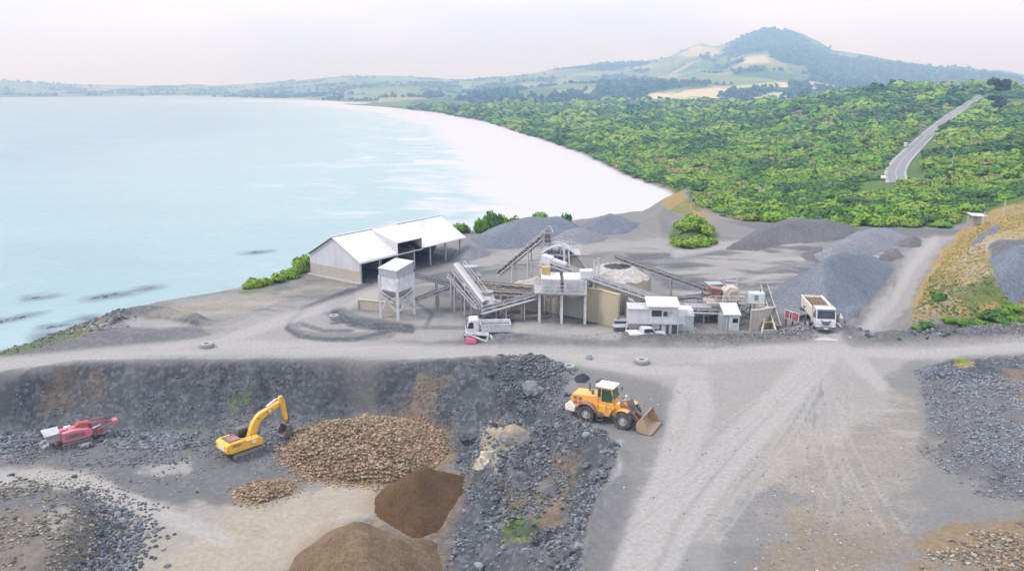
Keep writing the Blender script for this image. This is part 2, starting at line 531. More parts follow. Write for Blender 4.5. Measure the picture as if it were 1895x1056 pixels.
PIT_RIM = GP([(-900, 780), (-400, 712), (-150, 698), (0, 687), (60, 679), (140, 666), (300, 665), (500, 661), (640, 665), (700, 669), (850, 667), (940, 668), (1000, 668),
              (1040, 682), (1058, 712), (1052, 745), (1075, 790), (1140, 845), (1138, 885), (1112, 930), (1085, 985), (1070, 1056), (1060, 1200), (1055, 1500)], 0)
PIT_RIM = np.concatenate([PIT_RIM, [[2, 8], [-120, 8]]])
PIT_FLOOR = GP([(-800, 880), (-300, 815), (0, 794), (100, 787), (250, 792), (420, 784), (560, 780), (650, 768), (740, 778), (820, 800), (860, 850), (850, 900), (822, 950), (800, 1010), (795, 1080), (800, 1200), (810, 1500)], PIT)
PIT_FLOOR = np.concatenate([PIT_FLOOR, [[-5, 13], [-100, 13]]])
MOUND = GP([(-90, 900), (0, 898), (90, 901), (180, 924), (234, 968), (226, 1020), (190, 1085), (150, 1250), (-120, 1250)], PIT)
HEAP = GP([(1686, 684), (1760, 668), (1895, 662), (2050, 680), (2100, 940), (1895, 925), (1800, 915), (1756, 880), (1700, 830), (1718, 760), (1702, 710)], 0)
HEAP2 = GP([(1668, 1080), (1700, 1000), (1760, 975), (1895, 950), (2000, 960), (2000, 1300), (1640, 1300)], 0)
BANK = GP([(1660, 608), (1690, 560), (1700, 530), (1722, 490), (1750, 455), (1778, 428), (1840, 400), (1960, 380), (2400, 370), (2600, 620), (2100, 590), (1895, 599), (1760, 610)], 0)
BERM1 = GP([(925, 634), (1000, 631), (1200, 632), (1400, 630), (1470, 622), (1492, 616)], 0)
BERM2 = GP([(1577, 622), (1610, 632), (1690, 633), (1790, 627), (1895, 610), (2050, 585)], 0)
BERM3 = GP([(205, 596), (245, 581), (300, 584), (366, 599)], 0)
SLUMP = GP([(60, 640), (150, 612), (250, 606), (360, 612), (390, 620), (340, 634), (200, 642)], 0)
FARM = GP([(1140, 424), (1165, 404), (1215, 396), (1262, 398), (1292, 412), (1270, 436), (1235, 452), (1205, 446)], 0)
GREENM = GP([(1236, 452), (1245, 420), (1275, 404), (1318, 415), (1332, 436), (1300, 448)], 0)
SPUR = GP([(905, 770), (915, 800), (925, 850), (930, 880)], -2.5)
RAMPB = GP([(1565, 640), (1598, 600), (1640, 540), (1655, 500), (1640, 492), (1600, 560), (1555, 590)], 0)

ROADC = [(1662, 339, -5.6), (1656, 318, -5.2), (1668, 298, -4.6), (1692, 274, -3.2), (1716, 250, -0.5), (1742, 228, 2.0), (1760, 214, 5.5), (1778, 203, 8.8), (1796, 190, 14), (1815, 178, 19), (1824, 172.5, 22)]
ROADW = np.array([G(*p) for p in ROADC])
def smooth_line(C, n=90):
    t_ = np.linspace(0, 1, len(C)); u_ = np.linspace(0, 1, n)
    Pc = np.column_stack([np.interp(u_, t_, C[:, k]) for k in range(3)])
    for _ in range(10): Pc[1:-1] = (Pc[:-2] + 2 * Pc[1:-1] + Pc[2:]) / 4
    return Pc
ROADS = smooth_line(ROADW)
def dr_w(X, Y): return line_dist(X, Y, np.array(RIMW))
def height(X, Y, detail=True):
    X = np.asarray(X, float); Y = np.asarray(Y, float)
    r = np.hypot(X, Y)
    q = sd(X, Y, QPOLY)
    S = rbf_eval(SCRUB, X, Y)
    S = S + fbm(X / 60, Y / 60, 4, 3) * 2.6 * sstep(150, 330, r)
    Z = S * sstep(0, 24, -q)
    mr = (X > ROADS[:, 0].min() - 30) & (X < ROADS[:, 0].max() + 30) & (Y > ROADS[:, 1].min() - 30) & (Y < ROADS[:, 1].max() + 30)
    if mr.any():
        d2 = (X[mr][:, None] - ROADS[None, :, 0]) ** 2 + (Y[mr][:, None] - ROADS[None, :, 1]) ** 2
        k = d2.argmin(1); dd = np.sqrt(d2[np.arange(len(k)), k])
        f = 1 - sstep(5.5, 14, dd)
        zz = Z[mr]; Z[mr] = zz * (1 - f) + (ROADS[k, 2] - 0.12) * f
    land = sd(X, Y, LAND)
    # seaward side
    db = line_dist(X, Y, BEACH_LINE)
    dr = line_dist(X, Y, np.array(RIMW))
    w = sstep(-12, 12, dr - db)          # 1 = beach side
    land = land + fbm(X / 10, Y / 10, 4, 5) * 1.5 * (r < 260) * (dr_w(X, Y) < 40)
    off = np.maximum(-land, 0)
    cliff = -off * 0.62 + fbm(X / 9, Y / 9, 4, 5) * np.minimum(off * 0.3, 2.4)
    cliff = np.maximum(cliff, -30)
    beach = np.where(off < 75, -19.2 - off * (2.8 / 62), -22.6 - (off - 75) * 0.05)
    beach = np.maximum(beach, -30)
    sea_side = cliff * (1 - w) + beach * w
    # dune face just inside the beach
    Zl = Z * 1.0
    inl = sstep(0, 14, land)
    Zl = np.where((w > 0.5) & (q < 0), (-19.2) * (1 - inl) + Z * inl, Zl)
    Z = np.where(land > 0, Zl, np.where(w > 0.02, sea_side, np.minimum(sea_side, 0)))
    # quarry forms, near field only
    m = (r < 300) & (Y > -5)
    if m.any():
        x, y, z = X[m], Y[m], Z[m]
        n1 = fbm(x / 7.0, y / 7.0, 5, 21)
        n2 = fbm(x / 1.7, y / 1.7, 4, 31)
        a = sd(x, y, PIT_RIM, 40)
        dF = np.maximum(-sd(x, y, PIT_FLOOR, 40), 0)
        a = a + n1 * 0.9
        ip = np.maximum(a, 0)
        tt = np.where(dF <= 0, 1.0, ip / np.maximum(ip + dF, 1e-6))
        prof = np.clip(tt, 0, 1); prof = 1 - (1 - prof) ** 1.45
        slope = np.clip(4 * prof * (1 - prof), 0, 1)
        z = z + PIT * prof * (ip > 0)
        gul = fbm((x * 0.8 + y * 0.5) / 2.6, (y * 0.5 - x * 0.4) / 6.5, 4, 41)
        n3 = np.abs(fbm(x / 2.4 + 0.3 * y, y / 3.2, 4, 47)); led = fbm(x / 5, y / 5, 3, 49) * 2.2 + z * 0.9; led = (np.floor(led) + sstep(0.55, 1.0, led - np.floor(led)) - led)
        z = z + slope * ((-1.1 - 1.3 * sstep(-14, 4, x)) * n3 + 0.45 * led + 0.3 + 0.35 * sstep(-14, 4, x)) * (ip > 0)
        z = z + slope * (gul * 0.95 + n1 * (0.6 + 1.3 * sstep(-14, 4, x)) + n2 * 0.34) * (ip > 0)
        # rocky spur with a pale outcrop
        ds = line_dist(x, y, SPUR)
        z = z + 2.3 * np.exp(-(ds / 2.6) ** 2) * (0.8 + 0.5 * n2)
        # ridge of spoil along the right lip of the pit
        lip = np.exp(-((a - 0.6) / 1.3) ** 2) * sstep(-12, 4, x) * (a > -4)
        z = z + lip * (0.55 + 0.7 * n2 + 0.4 * n1)
        s = sd(x, y, MOUND, 30); z = z + 2.9 * sstep(0, 4.2, s + n1 * 0.8) + (s > 0) * n2 * 0.3
        s = sd(x, y, HEAP, 30); z = z + 1.5 * sstep(0, 3.2, s + n1) + (s > 0) * (n2 * 0.35 + n1 * 0.5)
        s = sd(x, y, HEAP2, 30); z = z + 0.8 * sstep(0, 4, s + n1) + (s > 0) * n2 * 0.25
        s = sd(x, y, BANK, 120)
        sp = np.maximum(s + n1 * 1.3, 0)
        z = z + np.where(s > -2, 8.6 * (1 - np.exp(-sp / 10.5)) + (sp > 0) * (n1 * 0.9 + n2 * 0.3) * np.clip(sp / 4, 0, 1), 0)
        for ln, h, wd in ((BERM1, 0.85, 1.8), (BERM2, 1.15, 2.2), (BERM3, 1.2, 1.3)):
            d = line_dist(x, y, ln)
            z = z + h * np.exp(-(d / wd) ** 2) * (1 + 0.35 * n1 + 0.25 * n2)
        s = sd(x, y, SLUMP, 20); z = z + sstep(0, 4, s + n1) * (0.45 + 0.3 * n2)
        s = sd(x, y, FARM, 40); z = z + 4.0 * sstep(0, 11, s + n1)
        s = sd(x, y, GREENM, 40); z = z + 2.2 * sstep(0, 5, s + n1)
        s = sd(x, y, RAMPB, 30); z = z + 1.3 * sstep(0, 3, s + n1) * (s > -1)
        z = z + n1 * 0.10 + n2 * 0.035
        Z[m] = z
    far = ~m
    Z[far] += fbm(X[far] / 4, Y[far] / 4, 3, 8) * 0.4 * (land[far] > 20)
    return Z
def gz(x, y):
    return float(height(np.array([x]), np.array([y]))[0])

def polar(r0, r1, step, a0, a1, da):
    nr = int(math.log(r1 / r0) / step) + 1
    na = int((a1 - a0) / da) + 1
    rr = r0 * np.exp(np.linspace(0, math.log(r1 / r0), nr))
    aa = np.linspace(a0, a1, na)
    A, Rr = np.meshgrid(aa, rr)
    return Rr * np.sin(A), Rr * np.cos(A), nr, na

# ---- what the ground is made of, by place
def soft(px, py, poly, blur, jit=None):
    poly = np.asarray(poly, float)
    s = sd(px, py, poly, blur * 3 + 4)
    if jit is not None: s = s + jit * blur
    return sstep(-blur * 0.5, blur * 0.5, s)
def stroke(px, py, pts, w, blur=None):
    pts = np.asarray(pts, float)
    blur = w if blur is None else blur
    rs = np.zeros(px.shape)
    pad = w + blur + 2
    m = (px > pts[:, 0].min() - pad) & (px < pts[:, 0].max() + pad) & (py > pts[:, 1].min() - pad) & (py < pts[:, 1].max() + pad)
    if m.any():
        d = line_dist(px[m], py[m], pts)
        rs[m] = 1 - sstep(w * 0.5, w * 0.5 + blur, d)
    return rs

gx, gy, nr, na = polar(24.0, 2750.0, 0.0034, R(-47), R(47), 0.0034)
gh = height(gx, gy)
ppx, ppy = proj(gx, gy, gh)
n1 = fbm(gx / 5, gy / 5, 4, 51); n2 = fbm(gx / 1.2, gy / 1.2, 3, 61)
nbig = fbm(gx / 22, gy / 22, 4, 71)
Z0 = np.zeros_like(gx)
rad = np.hypot(gx, gy)
quarry = sd(gx, gy, QPOLY)
landd = sd(gx, gy, LAND)
pit_in = sd(gx, gy, PIT_RIM, 40) + fbm(gx / 7.0, gy / 7.0, 5, 21) * 0.9
pit_fl = sd(gx, gy, PIT_FLOOR, 40) + n1 * 1.2
def mx_(a, b): return np.maximum(a, b)
jit = n1 * 0.8 + n2 * 0.4

# dust = pale driven surface
dust = Z0.copy()
for poly, b in [
    ([(-50, 700), (0, 664), (150, 655), (300, 636), (390, 618), (480, 590), (560, 566), (640, 548), (700, 545), (690, 565), (600, 590), (545, 620), (700, 628), (900, 640), (1200, 644), (1500, 640),
      (1900, 625), (1990, 600), (1990, 660), (1900, 660), (1700, 668), (1640, 700), (1640, 760), (1560, 800), (1400, 820), (1300, 760), (1300, 705), (1190, 690), (1040, 668), (640, 662), (300, 662), (100, 668), (0, 684)], 26),
    ([(1240, 690), (1640, 690), (1640, 760), (1500, 840), (1360, 960), (1290, 1090), (1120, 1090), (1190, 900), (1240, 780)], 46),
    ([(1580, 612), (1622, 560), (1668, 500), (1690, 450), (1722, 434), (1772, 434), (1740, 460), (1700, 520), (1684, 560), (1650, 606), (1600, 622)], 14),
    ([(-60, 862), (60, 868), (180, 886), (290, 930), (420, 940), (560, 905), (620, 892), (700, 905), (690, 960), (600, 990), (540, 1050), (500, 1100), (230, 1100), (236, 1000), (230, 950), (150, 915), (0, 894), (-60, 895)], 30),
    ([(1300, 470), (1460, 440), (1520, 470), (1450, 520), (1330, 530), (1240, 510)], 30),
    ([(860, 470), (1000, 455), (1130, 442), (1260, 436), (1240, 470), (1130, 470), (1000, 480), (880, 500)], 16),
    ([(545, 590), (640, 575), (760, 570), (900, 600), (1060, 604), (1150, 612), (1140, 630), (880, 632), (640, 634), (560, 622)], 16),
]:
    dust = mx_(dust, soft(ppx, ppy, poly, b, jit))
# wheel tracks, paler still
pale = Z0.copy()
for pts, w in [([(1535, 628), (1500, 668), (1400, 770), (1300, 870), (1230, 960), (1180, 1070)], 20), ([(1545, 630), (1520, 680), (1440, 770), (1350, 870), (1270, 980), (1230, 1070)], 16),
               ([(1530, 625), (1580, 660), (1630, 712)], 13), ([(1540, 632), (1600, 690)], 10), ([(1290, 700), (1300, 760), (1262, 860), (1220, 950), (1180, 1060)], 22),
               ([(1270, 690), (1255, 770), (1225, 870), (1170, 990), (1150, 1070)], 16), ([(0, 676), (200, 655), (420, 640), (700, 650), (1040, 655), (1300, 660), (1520, 645)], 14),
               ([(1530, 650), (1700, 655), (1895, 642)], 9), ([(1300, 690), (1180, 682), (1060, 664)], 10), ([(1600, 612), (1650, 560), (1690, 490), (1730, 445)], 9), ([(1530, 610), (1535, 650)], 26),
               ([(-20, 880), (150, 890), (300, 950), (420, 1000)], 16), ([(390, 640), (500, 600), (620, 562), (720, 535)], 10), ([(1250, 470), (1330, 455), (1400, 452)], 8), ([(960, 605), (1080, 615), (1140, 618)], 12)]:
    pale = mx_(pale, stroke(ppx, ppy, pts, w, w * 0.9) * 0.85)
pale = mx_(pale, 0.8 * soft(ppx, ppy, [(240, 866), (300, 850), (350, 848), (352, 876), (300, 888), (250, 884)], 12, jit * 2))
pale = mx_(pale, 0.7 * soft(ppx, ppy, [(-30, 822), (24, 822), (24, 850), (-30, 850)], 8, jit * 2))
pale = mx_(pale, 0.9 * soft(ppx, ppy, [(240, 962), (278, 964), (282, 995), (245, 1000)], 12, jit * 2))
pale = mx_(pale, 0.7 * soft(ppx, ppy, [(80, 940), (120, 935), (140, 955), (100, 978)], 8, jit * 2))
pale = mx_(pale, 0.8 * soft(ppx, ppy, [(1120, 820), (1150, 815), (1155, 880), (1130, 890)], 8, jit * 2))
pale = mx_(pale, 0.7 * soft(ppx, ppy, [(885, 800), (905, 790), (925, 860), (915, 880), (900, 850)], 10, jit * 2))
pale = mx_(pale, 0.6 * soft(ppx, ppy, [(228, 592), (300, 590), (350, 600), (300, 608), (240, 604)], 6, jit))
pale = mx_(pale, 0.5 * soft(ppx, ppy, [(1600, 760), (1690, 770), (1680, 830), (1600, 820)], 20, jit * 2) * sstep(0.05, 0.4, fbm(gx / 6, gy / 0.8, 3, 91)))
# dark = wet or fresh rock dust, plus shade painted under plant and shed roof
dark = Z0.copy()
slope_m = sstep(-0.3, 0.5, pit_in) * (1 - sstep(0.0, 2.5, pit_fl))
wallv = fbm((gx * 0.9 + gy * 0.3) / 1.6, gy / 7.0, 4, 141)
dark = mx_(dark, slope_m * np.clip(0.9 + 0.35 * wallv + 0.5 * n1, 0.5, 1.0))
dark = mx_(dark, 0.52 * sstep(-0.5, 2.0, pit_fl) * (1 - dust))
for poly, b, v in [
    ([(1686, 684), (1760, 668), (1895, 662), (1990, 680), (1990, 700), (1720, 705)], 10, 1.0),
    ([(1780, 660), (1895, 655), (1960, 660), (1960, 800), (1895, 790), (1860, 720)], 20, 0.5),
    ([(600, 565), (630, 545), (665, 545), (640, 570), (700, 600), (720, 612), (640, 600), (590, 580)], 8, 0.3),
    ([(530, 605), (560, 590), (552, 612), (600, 626), (700, 622), (690, 612), (760, 605), (720, 628), (620, 634), (545, 622)], 7, 0.5),
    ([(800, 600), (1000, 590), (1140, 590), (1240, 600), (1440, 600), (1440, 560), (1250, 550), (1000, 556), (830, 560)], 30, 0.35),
    ([(1130, 690), (1060, 680), (1060, 740), (1150, 800), (1230, 800), (1240, 720)], 20, 0.30),
    ([(1090, 880), (1140, 850), (1180, 880), (1150, 1000), (1120, 1080), (1060, 1080)], 24, 0.34),
    ([(1140, 652), (1300, 656), (1300, 672), (1140, 668)], 8, 0.4),
    ([(330, 640), (400, 634), (410, 646), (340, 648)], 5, 0.4),
    ([(1255, 1000), (1420, 1010), (1440, 1080), (1240, 1080)], 30, 0.3)]:
    dark = mx_(dark, v * soft(ppx, ppy, poly, b, jit))
rt = np.random.default_rng(5)
for k in range(13):
    x0, y0 = 1535 + rt.normal() * 18, 640 + rt.uniform(0, 20)
    x2, y2 = rt.uniform(1080, 1640), rt.uniform(820, 1070)
    xm, ym = (x0 + x2) / 2 + rt.normal() * 50, (y0 + y2) / 2 + rt.normal() * 12
    c_ = [((1 - q) ** 2 * x0 + 2 * q * (1 - q) * xm + q * q * x2, (1 - q) ** 2 * y0 + 2 * q * (1 - q) * ym + q * q * y2) for q in np.linspace(0.05, 1, 14)]
    wdt = rt.uniform(1.2, 2.6)
    for e in (0, 1):
        cc = [(a + e * 26 * (b - 560) / 300, b) for a, b in c_]
        if k % 3 == 0: dark = mx_(dark, 0.4 * stroke(ppx, ppy, cc, wdt, wdt * 1.2))
        else: pale = mx_(pale, 0.42 * stroke(ppx, ppy, cc, wdt, wdt * 1.2))
for k in range(14):
    y0 = 640 + rt.uniform(0, 18); x0 = rt.uniform(100, 900); x2 = x0 + rt.uniform(300, 800)
    cc = [(x0 + (x2 - x0) * q, y0 + 6 * math.sin(q * 3 + k) + (x0 + (x2 - x0) * q - 700) * -0.004) for q in np.linspace(0, 1, 10)]
    if k % 2: dark = mx_(dark, 0.32 * stroke(ppx, ppy, cc, 1.6, 3))
    else: pale = mx_(pale, 0.5 * stroke(ppx, ppy, cc, 1.6, 3))
dark = mx_(dark, 0.85 * soft(ppx, ppy, [(672, 527), (860, 478), (850, 462), (820, 455), (600, 500)], 5))  # shade on the shed floor, painted into the ground colour
# damp drifts across the far yard
streak = fbm(gx / 26 + gy / 60, gy / 3.6 + fbm(gx / 14, gy / 14, 3, 17) * 2.2, 4, 101)
yard = soft(ppx, ppy, [(860, 500), (1000, 470), (1260, 455), (1340, 440), (1700, 450), (1640, 480), (1480, 560), (1400, 570), (1240, 540), (1150, 470), (960, 500), (700, 545)], 20)
streak2 = fbm(gx / 9 + gy / 18, gy / 1.9 + fbm(gx / 6, gy / 6, 3, 19) * 1.6, 4, 111)
stk = 0.6 * streak + 0.65 * streak2
dark = mx_(dark, 0.72 * yard * sstep(0.0, 0.34, stk))
dust = mx_(dust, 0.9 * yard * sstep(0.05, 0.3, -stk))
pale = mx_(pale, 0.6 * yard * sstep(0.14, 0.36, -stk))
lft = soft(ppx, ppy, [(140, 610), (230, 572), (420, 536), (566, 505), (668, 528), (640, 548), (560, 570), (440, 606), (392, 618), (250, 620)], 12, jit)
dark = mx_(dark, 0.5 * lft * sstep(0.02, 0.3, stk)); dust = mx_(dust, 0.6 * lft * sstep(0.05, 0.3, -stk))
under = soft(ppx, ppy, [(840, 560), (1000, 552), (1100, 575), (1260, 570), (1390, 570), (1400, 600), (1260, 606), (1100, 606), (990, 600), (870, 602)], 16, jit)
dark = mx_(dark, 0.85 * under * sstep(-0.2, 0.2, n1 + streak2))  # shade beneath the plant painted into the ground, broken up by noise
dark = mx_(dark, 0.55 * soft(ppx, ppy, [(604, 560), (640, 545), (664, 548), (636, 568), (700, 598), (735, 606), (700, 612), (640, 600), (596, 578)], 5, jit))
for pts, w, v in [([(205, 598), (245, 581), (300, 584), (366, 599)], 4, 0.85), ([(70, 640), (150, 618), (260, 612), (370, 616)], 9, 0.5), ([(690, 522), (640, 540), (600, 556), (560, 574), (536, 594), (532, 608), (550, 620), (600, 628), (660, 627), (700, 618), (740, 606)], 5, 0.85), ([(650, 548), (622, 562), (620, 580), (650, 596), (700, 604), (760, 608)], 9, 0.95), ([(740, 606), (860, 606)], 4, 0.6), ([(560, 600), (600, 612), (650, 612)], 4, 0.7), ([(860, 620), (940, 624), (1000, 612), (1060, 604)], 4, 0.8), ([(770, 560), (800, 580), (790, 600)], 4, 0.6), ([(800, 540), (850, 548), (880, 560)], 6, 0.6), ([(560, 540), (640, 525), (700, 520)], 3, 0.4), ([(340, 575), (450, 555), (560, 535)], 3, 0.35)]:
    dark = mx_(dark, v * stroke(ppx, ppy, pts, w, w))
for pts, w, v in [([(790, 515), (860, 502), (930, 495), (990, 488)], 6, 0.7), ([(870, 510), (960, 490), (1000, 484)], 5, 0.5), ([(610, 560), (640, 590), (740, 605)], 10, 0.7), ([(905, 625), (990, 610), (1040, 600)], 4, 0.6), ([(960, 622), (1030, 612)], 3, 0.5),
                  ([(545, 612), (600, 622), (690, 618)], 5, 0.5), ([(1100, 470), (1240, 472), (1330, 468)], 6, 0.4), ([(1352, 520), (1420, 500), (1470, 490)], 5, 0.5), ([(1350, 480), (1480, 470), (1560, 460)], 5, 0.4),
                  ([(1660, 520), (1650, 545), (1640, 570)], 3, 0.5)]:
    dark = mx_(dark, v * stroke(ppx, ppy, pts, w, w))
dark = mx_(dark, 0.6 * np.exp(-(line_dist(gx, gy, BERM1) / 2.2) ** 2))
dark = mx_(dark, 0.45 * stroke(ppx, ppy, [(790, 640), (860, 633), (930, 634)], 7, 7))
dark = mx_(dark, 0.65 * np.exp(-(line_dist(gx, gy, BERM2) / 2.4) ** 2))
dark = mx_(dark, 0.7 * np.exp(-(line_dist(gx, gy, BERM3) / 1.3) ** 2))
dark = mx_(dark, 0.55 * soft(ppx, ppy, [(0, 660), (60, 634), (150, 612), (250, 604), (370, 606), (392, 618), (300, 634), (150, 652)], 8, jit))
dark = mx_(dark, 0.55 * soft(ppx, ppy, [(1560, 600), (1600, 570), (1640, 530), (1655, 495), (1640, 480), (1560, 580)], 8, jit))
dark = mx_(dark, 0.5 * soft(ppx, ppy, [(1330, 408), (1420, 412), (1560, 420), (1800, 425), (1800, 436), (1700, 440), (1400, 425)], 6))
dark = mx_(dark, 0.75 * soft(ppx, ppy, [(1695, 600), (1900, 590), (1960, 580), (1960, 600), (1895, 618), (1700, 622)], 8))
dark = mx_(dark, 0.52 * sstep(-0.3, 1.0, sd(gx, gy, HEAP, 30) + n1))
dark = mx_(dark, 0.7 * sstep(-0.3, 1.0, sd(gx, gy, MOUND, 30) + n1) * (1 - sstep(2.0, 4.0, sd(gx, gy, MOUND, 30))))
# brown earth and tan subsoil
brown = Z0.copy(); tan = Z0.copy()
heap2 = soft(ppx, ppy, [(1660, 1080), (1700, 1000), (1760, 975), (1895, 950), (2000, 960), (2000, 1300), (1640, 1300)], 26, jit)
brown = mx_(brown, 0.8 * heap2 * sstep(-0.5, 0.2, n1 + n2 * 0.5))
brown = mx_(brown, 0.5 * soft(ppx, ppy, [(1480, 860), (1660, 840), (1760, 930), (1720, 1010), (1560, 1080), (1420, 1040)], 60, jit * 2) * sstep(-0.3, 0.4, nbig))
brown = mx_(brown, 0.55 * soft(ppx, ppy, [(-20, 695), (200, 685), (320, 730), (300, 790), (-20, 775)], 50, jit) * sstep(-0.4, 0.4, n1 + nbig))
brown = mx_(brown, 0.5 * soft(ppx, ppy, [(780, 690), (830, 700), (800, 760), (760, 740)], 20, jit))
brown = mx_(brown, 0.6 * soft(ppx, ppy, [(890, 790), (1000, 780), (1060, 850), (1040, 1000), (960, 960), (920, 880)], 30, jit) * sstep(-0.3, 0.3, n1))
brown = mx_(brown, 0.38 * soft(ppx, ppy, [(-40, 930), (160, 945), (200, 1000), (150, 1090), (-40, 1090)], 20, jit))
brown = mx_(brown, 0.5 * soft(ppx, ppy, [(1840, 690), (1960, 670), (1960, 760), (1880, 760)], 12, jit))
tan = mx_(tan, 0.95 * soft(ppx, ppy, [(420, 950), (560, 900), (640, 885), (720, 895), (700, 960), (640, 960), (520, 1080), (300, 1080), (320, 1010)], 60, jit))
tan = mx_(tan, 0.45 * soft(ppx, ppy, [(-60, 862), (60, 868), (180, 886), (290, 930), (420, 940), (480, 960), (400, 1100), (236, 1100), (230, 950), (150, 915), (0, 894), (-60, 895)], 50, jit))
tan = mx_(tan, 0.8 * soft(ppx, ppy, [(880, 790), (935, 770), (960, 830), (915, 885), (895, 840)], 12, jit))
tan = mx_(tan, 0.4 * soft(ppx, ppy, [(1380, 780), (1660, 760), (1720, 870), (1640, 980), (1400, 960)], 120, jit))
tan = mx_(tan, 0.6 * soft(ppx, ppy, [(665, 545), (705, 540), (705, 570), (670, 570)], 5))
tan = mx_(tan, 0.5 * soft(ppx, ppy, [(640, 512), (520, 535), (300, 570), (230, 585), (330, 590), (450, 572), (560, 545), (660, 530)], 12, jit))
# clay bank and dry grass on the right
bank = sd(gx, gy, BANK, 80) + n1 * 1.2
bankm = sstep(-0.2, 1.2, bank)
tan = mx_(tan, bankm * soft(ppx, ppy, [(1690, 560), (1740, 460), (1780, 420), (1850, 400), (1895, 390), (1960, 380), (1960, 440), (1850, 450), (1830, 520), (1720, 590)], 16, jit))
ochre = bankm * sstep(-0.75, 0.1, n1 + 0.5 * nbig + 0.1)
ochre = mx_(ochre, bankm * soft(ppx, ppy, [(1700, 612), (1760, 590), (1895, 545), (1990, 530), (1990, 600), (1895, 600), (1760, 615)], 10, jit))
ochre = ochre * (1 - 0.85 * soft(ppx, ppy, [(1740, 520), (1800, 460), (1830, 470), (1830, 520), (1780, 545), (1720, 580)], 14, jit * 2) * sstep(-0.2, 0.3, n2 + n1))
bgrey = bankm * soft(ppx, ppy, [(1824, 452), (1850, 440), (1900, 445), (2000, 440), (2000, 490), (1895, 505), (1838, 490)], 8, jit)
ochre = ochre * (1 - bgrey); tan = tan * (1 - bgrey); dark = mx_(dark, 0.65 * bgrey)
ochre = mx_(ochre, 0.75 * soft(ppx, ppy, [(1764, 664), (1800, 664), (1806, 678), (1768, 680)], 5))
# green: scrub land, seaward fringe, algae on the pit wall
green = sstep(4, 16, -quarry + n1 * 4) * sstep(2, 12, landd)
green = mx_(green, 0.7 * soft(ppx, ppy, [(0, 650), (70, 628), (130, 606), (180, 600), (150, 620), (60, 645), (0, 662)], 8, jit))
green = mx_(green, 0.55 * soft(ppx, ppy, [(440, 540), (500, 520), (560, 500), (570, 510), (520, 530), (460, 545)], 6, jit))
green = mx_(green, 0.5 * sstep(0.05, 0.5, -landd) * (gh > -19) * (rad < 230))
green = mx_(green, bankm * 0.75 * soft(ppx, ppy, [(1690, 600), (1740, 550), (1820, 520), (1895, 490), (1990, 480), (1990, 560), (1895, 560), (1760, 605)], 14, jit * 1.5) * sstep(-0.25, 0.15, n1))
green = mx_(green, 0.9 * soft(ppx, ppy, [(930, 955), (955, 940), (975, 960), (960, 985), (930, 980)], 8, jit))
green = mx_(green, 0.45 * soft(ppx, ppy, [(930, 985), (1000, 950), (990, 1000), (920, 1010)], 14, jit))
green = mx_(green, 0.35 * soft(ppx, ppy, [(420, 740), (470, 710), (470, 740), (430, 780)], 14, jit))
green = mx_(green, 0.3 * soft(ppx, ppy, [(310, 795), (350, 780), (400, 800), (350, 850)], 18, jit))
green = mx_(green, 0.8 * soft(ppx, ppy, [(1236, 452), (1245, 420), (1275, 404), (1318, 415), (1332, 436), (1300, 448)], 8, jit))
sandspots = sstep(0.14, 0.3, fbm(gx / 30, gy / 30, 4, 131)) * (rad > 330) * sstep(2, 10, landd)
ochre = mx_(ochre, green * 0.8 * sandspots)
ochre = mx_(ochre, 0.6 * soft(ppx, ppy, [(1600, 330), (1660, 345), (1640, 365), (1560, 370)], 14, jit * 2))
ochre = mx_(ochre, 0.8 * soft(ppx, ppy, [(1240, 395), (1215, 355), (1255, 350), (1310, 395), (1330, 405), (1290, 408)], 8, jit) * sstep(1.0, -2.0, quarry))
sand = sstep(0.5, -3.0, landd) * sstep(-23.5, -21.6, gh) * (1 - sstep(-18.2, -16.5, gh)) * (rad > 235)
sand = mx_(sand, sstep(8, 2, landd) * (rad > 250) * sstep(-16, -18, gh))
turf = soft(ppx, ppy, [(1826, 186), (1895, 180), (1960, 178), (1960, 192), (1895, 196), (1840, 198)], 4)
ochre = mx_(ochre, turf)
edge_cut = sstep(-0.5, 0.25, pit_in) * (1 - sstep(-2.0, 0.0, pit_fl))
dust = dust * (1 - edge_cut); pale = pale * (1 - 0.9 * edge_cut)
for PL, v in (([(532, 826), (545, 797), (590, 783), (690, 775), (780, 782), (826, 800), (830, 840), (802, 872), (720, 896), (640, 891), (575, 880), (540, 856)], 0.8), ([(444, 906), (480, 893), (530, 886), (551, 897), (540, 915), (482, 931), (447, 923)], 0.7),
              ([(690, 935), (700, 905), (756, 880), (815, 877), (862, 888), (852, 925), (812, 985), (770, 998), (722, 977), (695, 955)], 0.5), ([(505, 1085), (548, 1030), (610, 985), (672, 964), (740, 992), (806, 1006), (818, 1060), (800, 1200), (500, 1200)], 0.42)):
    brown = mx_(brown, v * sstep(-1.9, 0.6, sd(gx, gy, GP(PL, PIT), 12) + n1 * 1.3 + n2 * 0.5) * (gh < -2.0))
ochre = mx_(ochre, 0.9 * green * sstep(0.16, 0.3, fbm(gx / 16, gy / 16, 4, 137)) * (rad < 345))
gme = np_mesh('ground', np.stack([gx, gy, gh], 2).reshape(-1, 3), grid_faces(nr, na), [])
def c4(*a): return np.stack([np.clip(x, 0, 1).ravel() for x in a], 1)
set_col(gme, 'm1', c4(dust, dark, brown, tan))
set_col(gme, 'm2', c4(ochre, green, sand, pale))

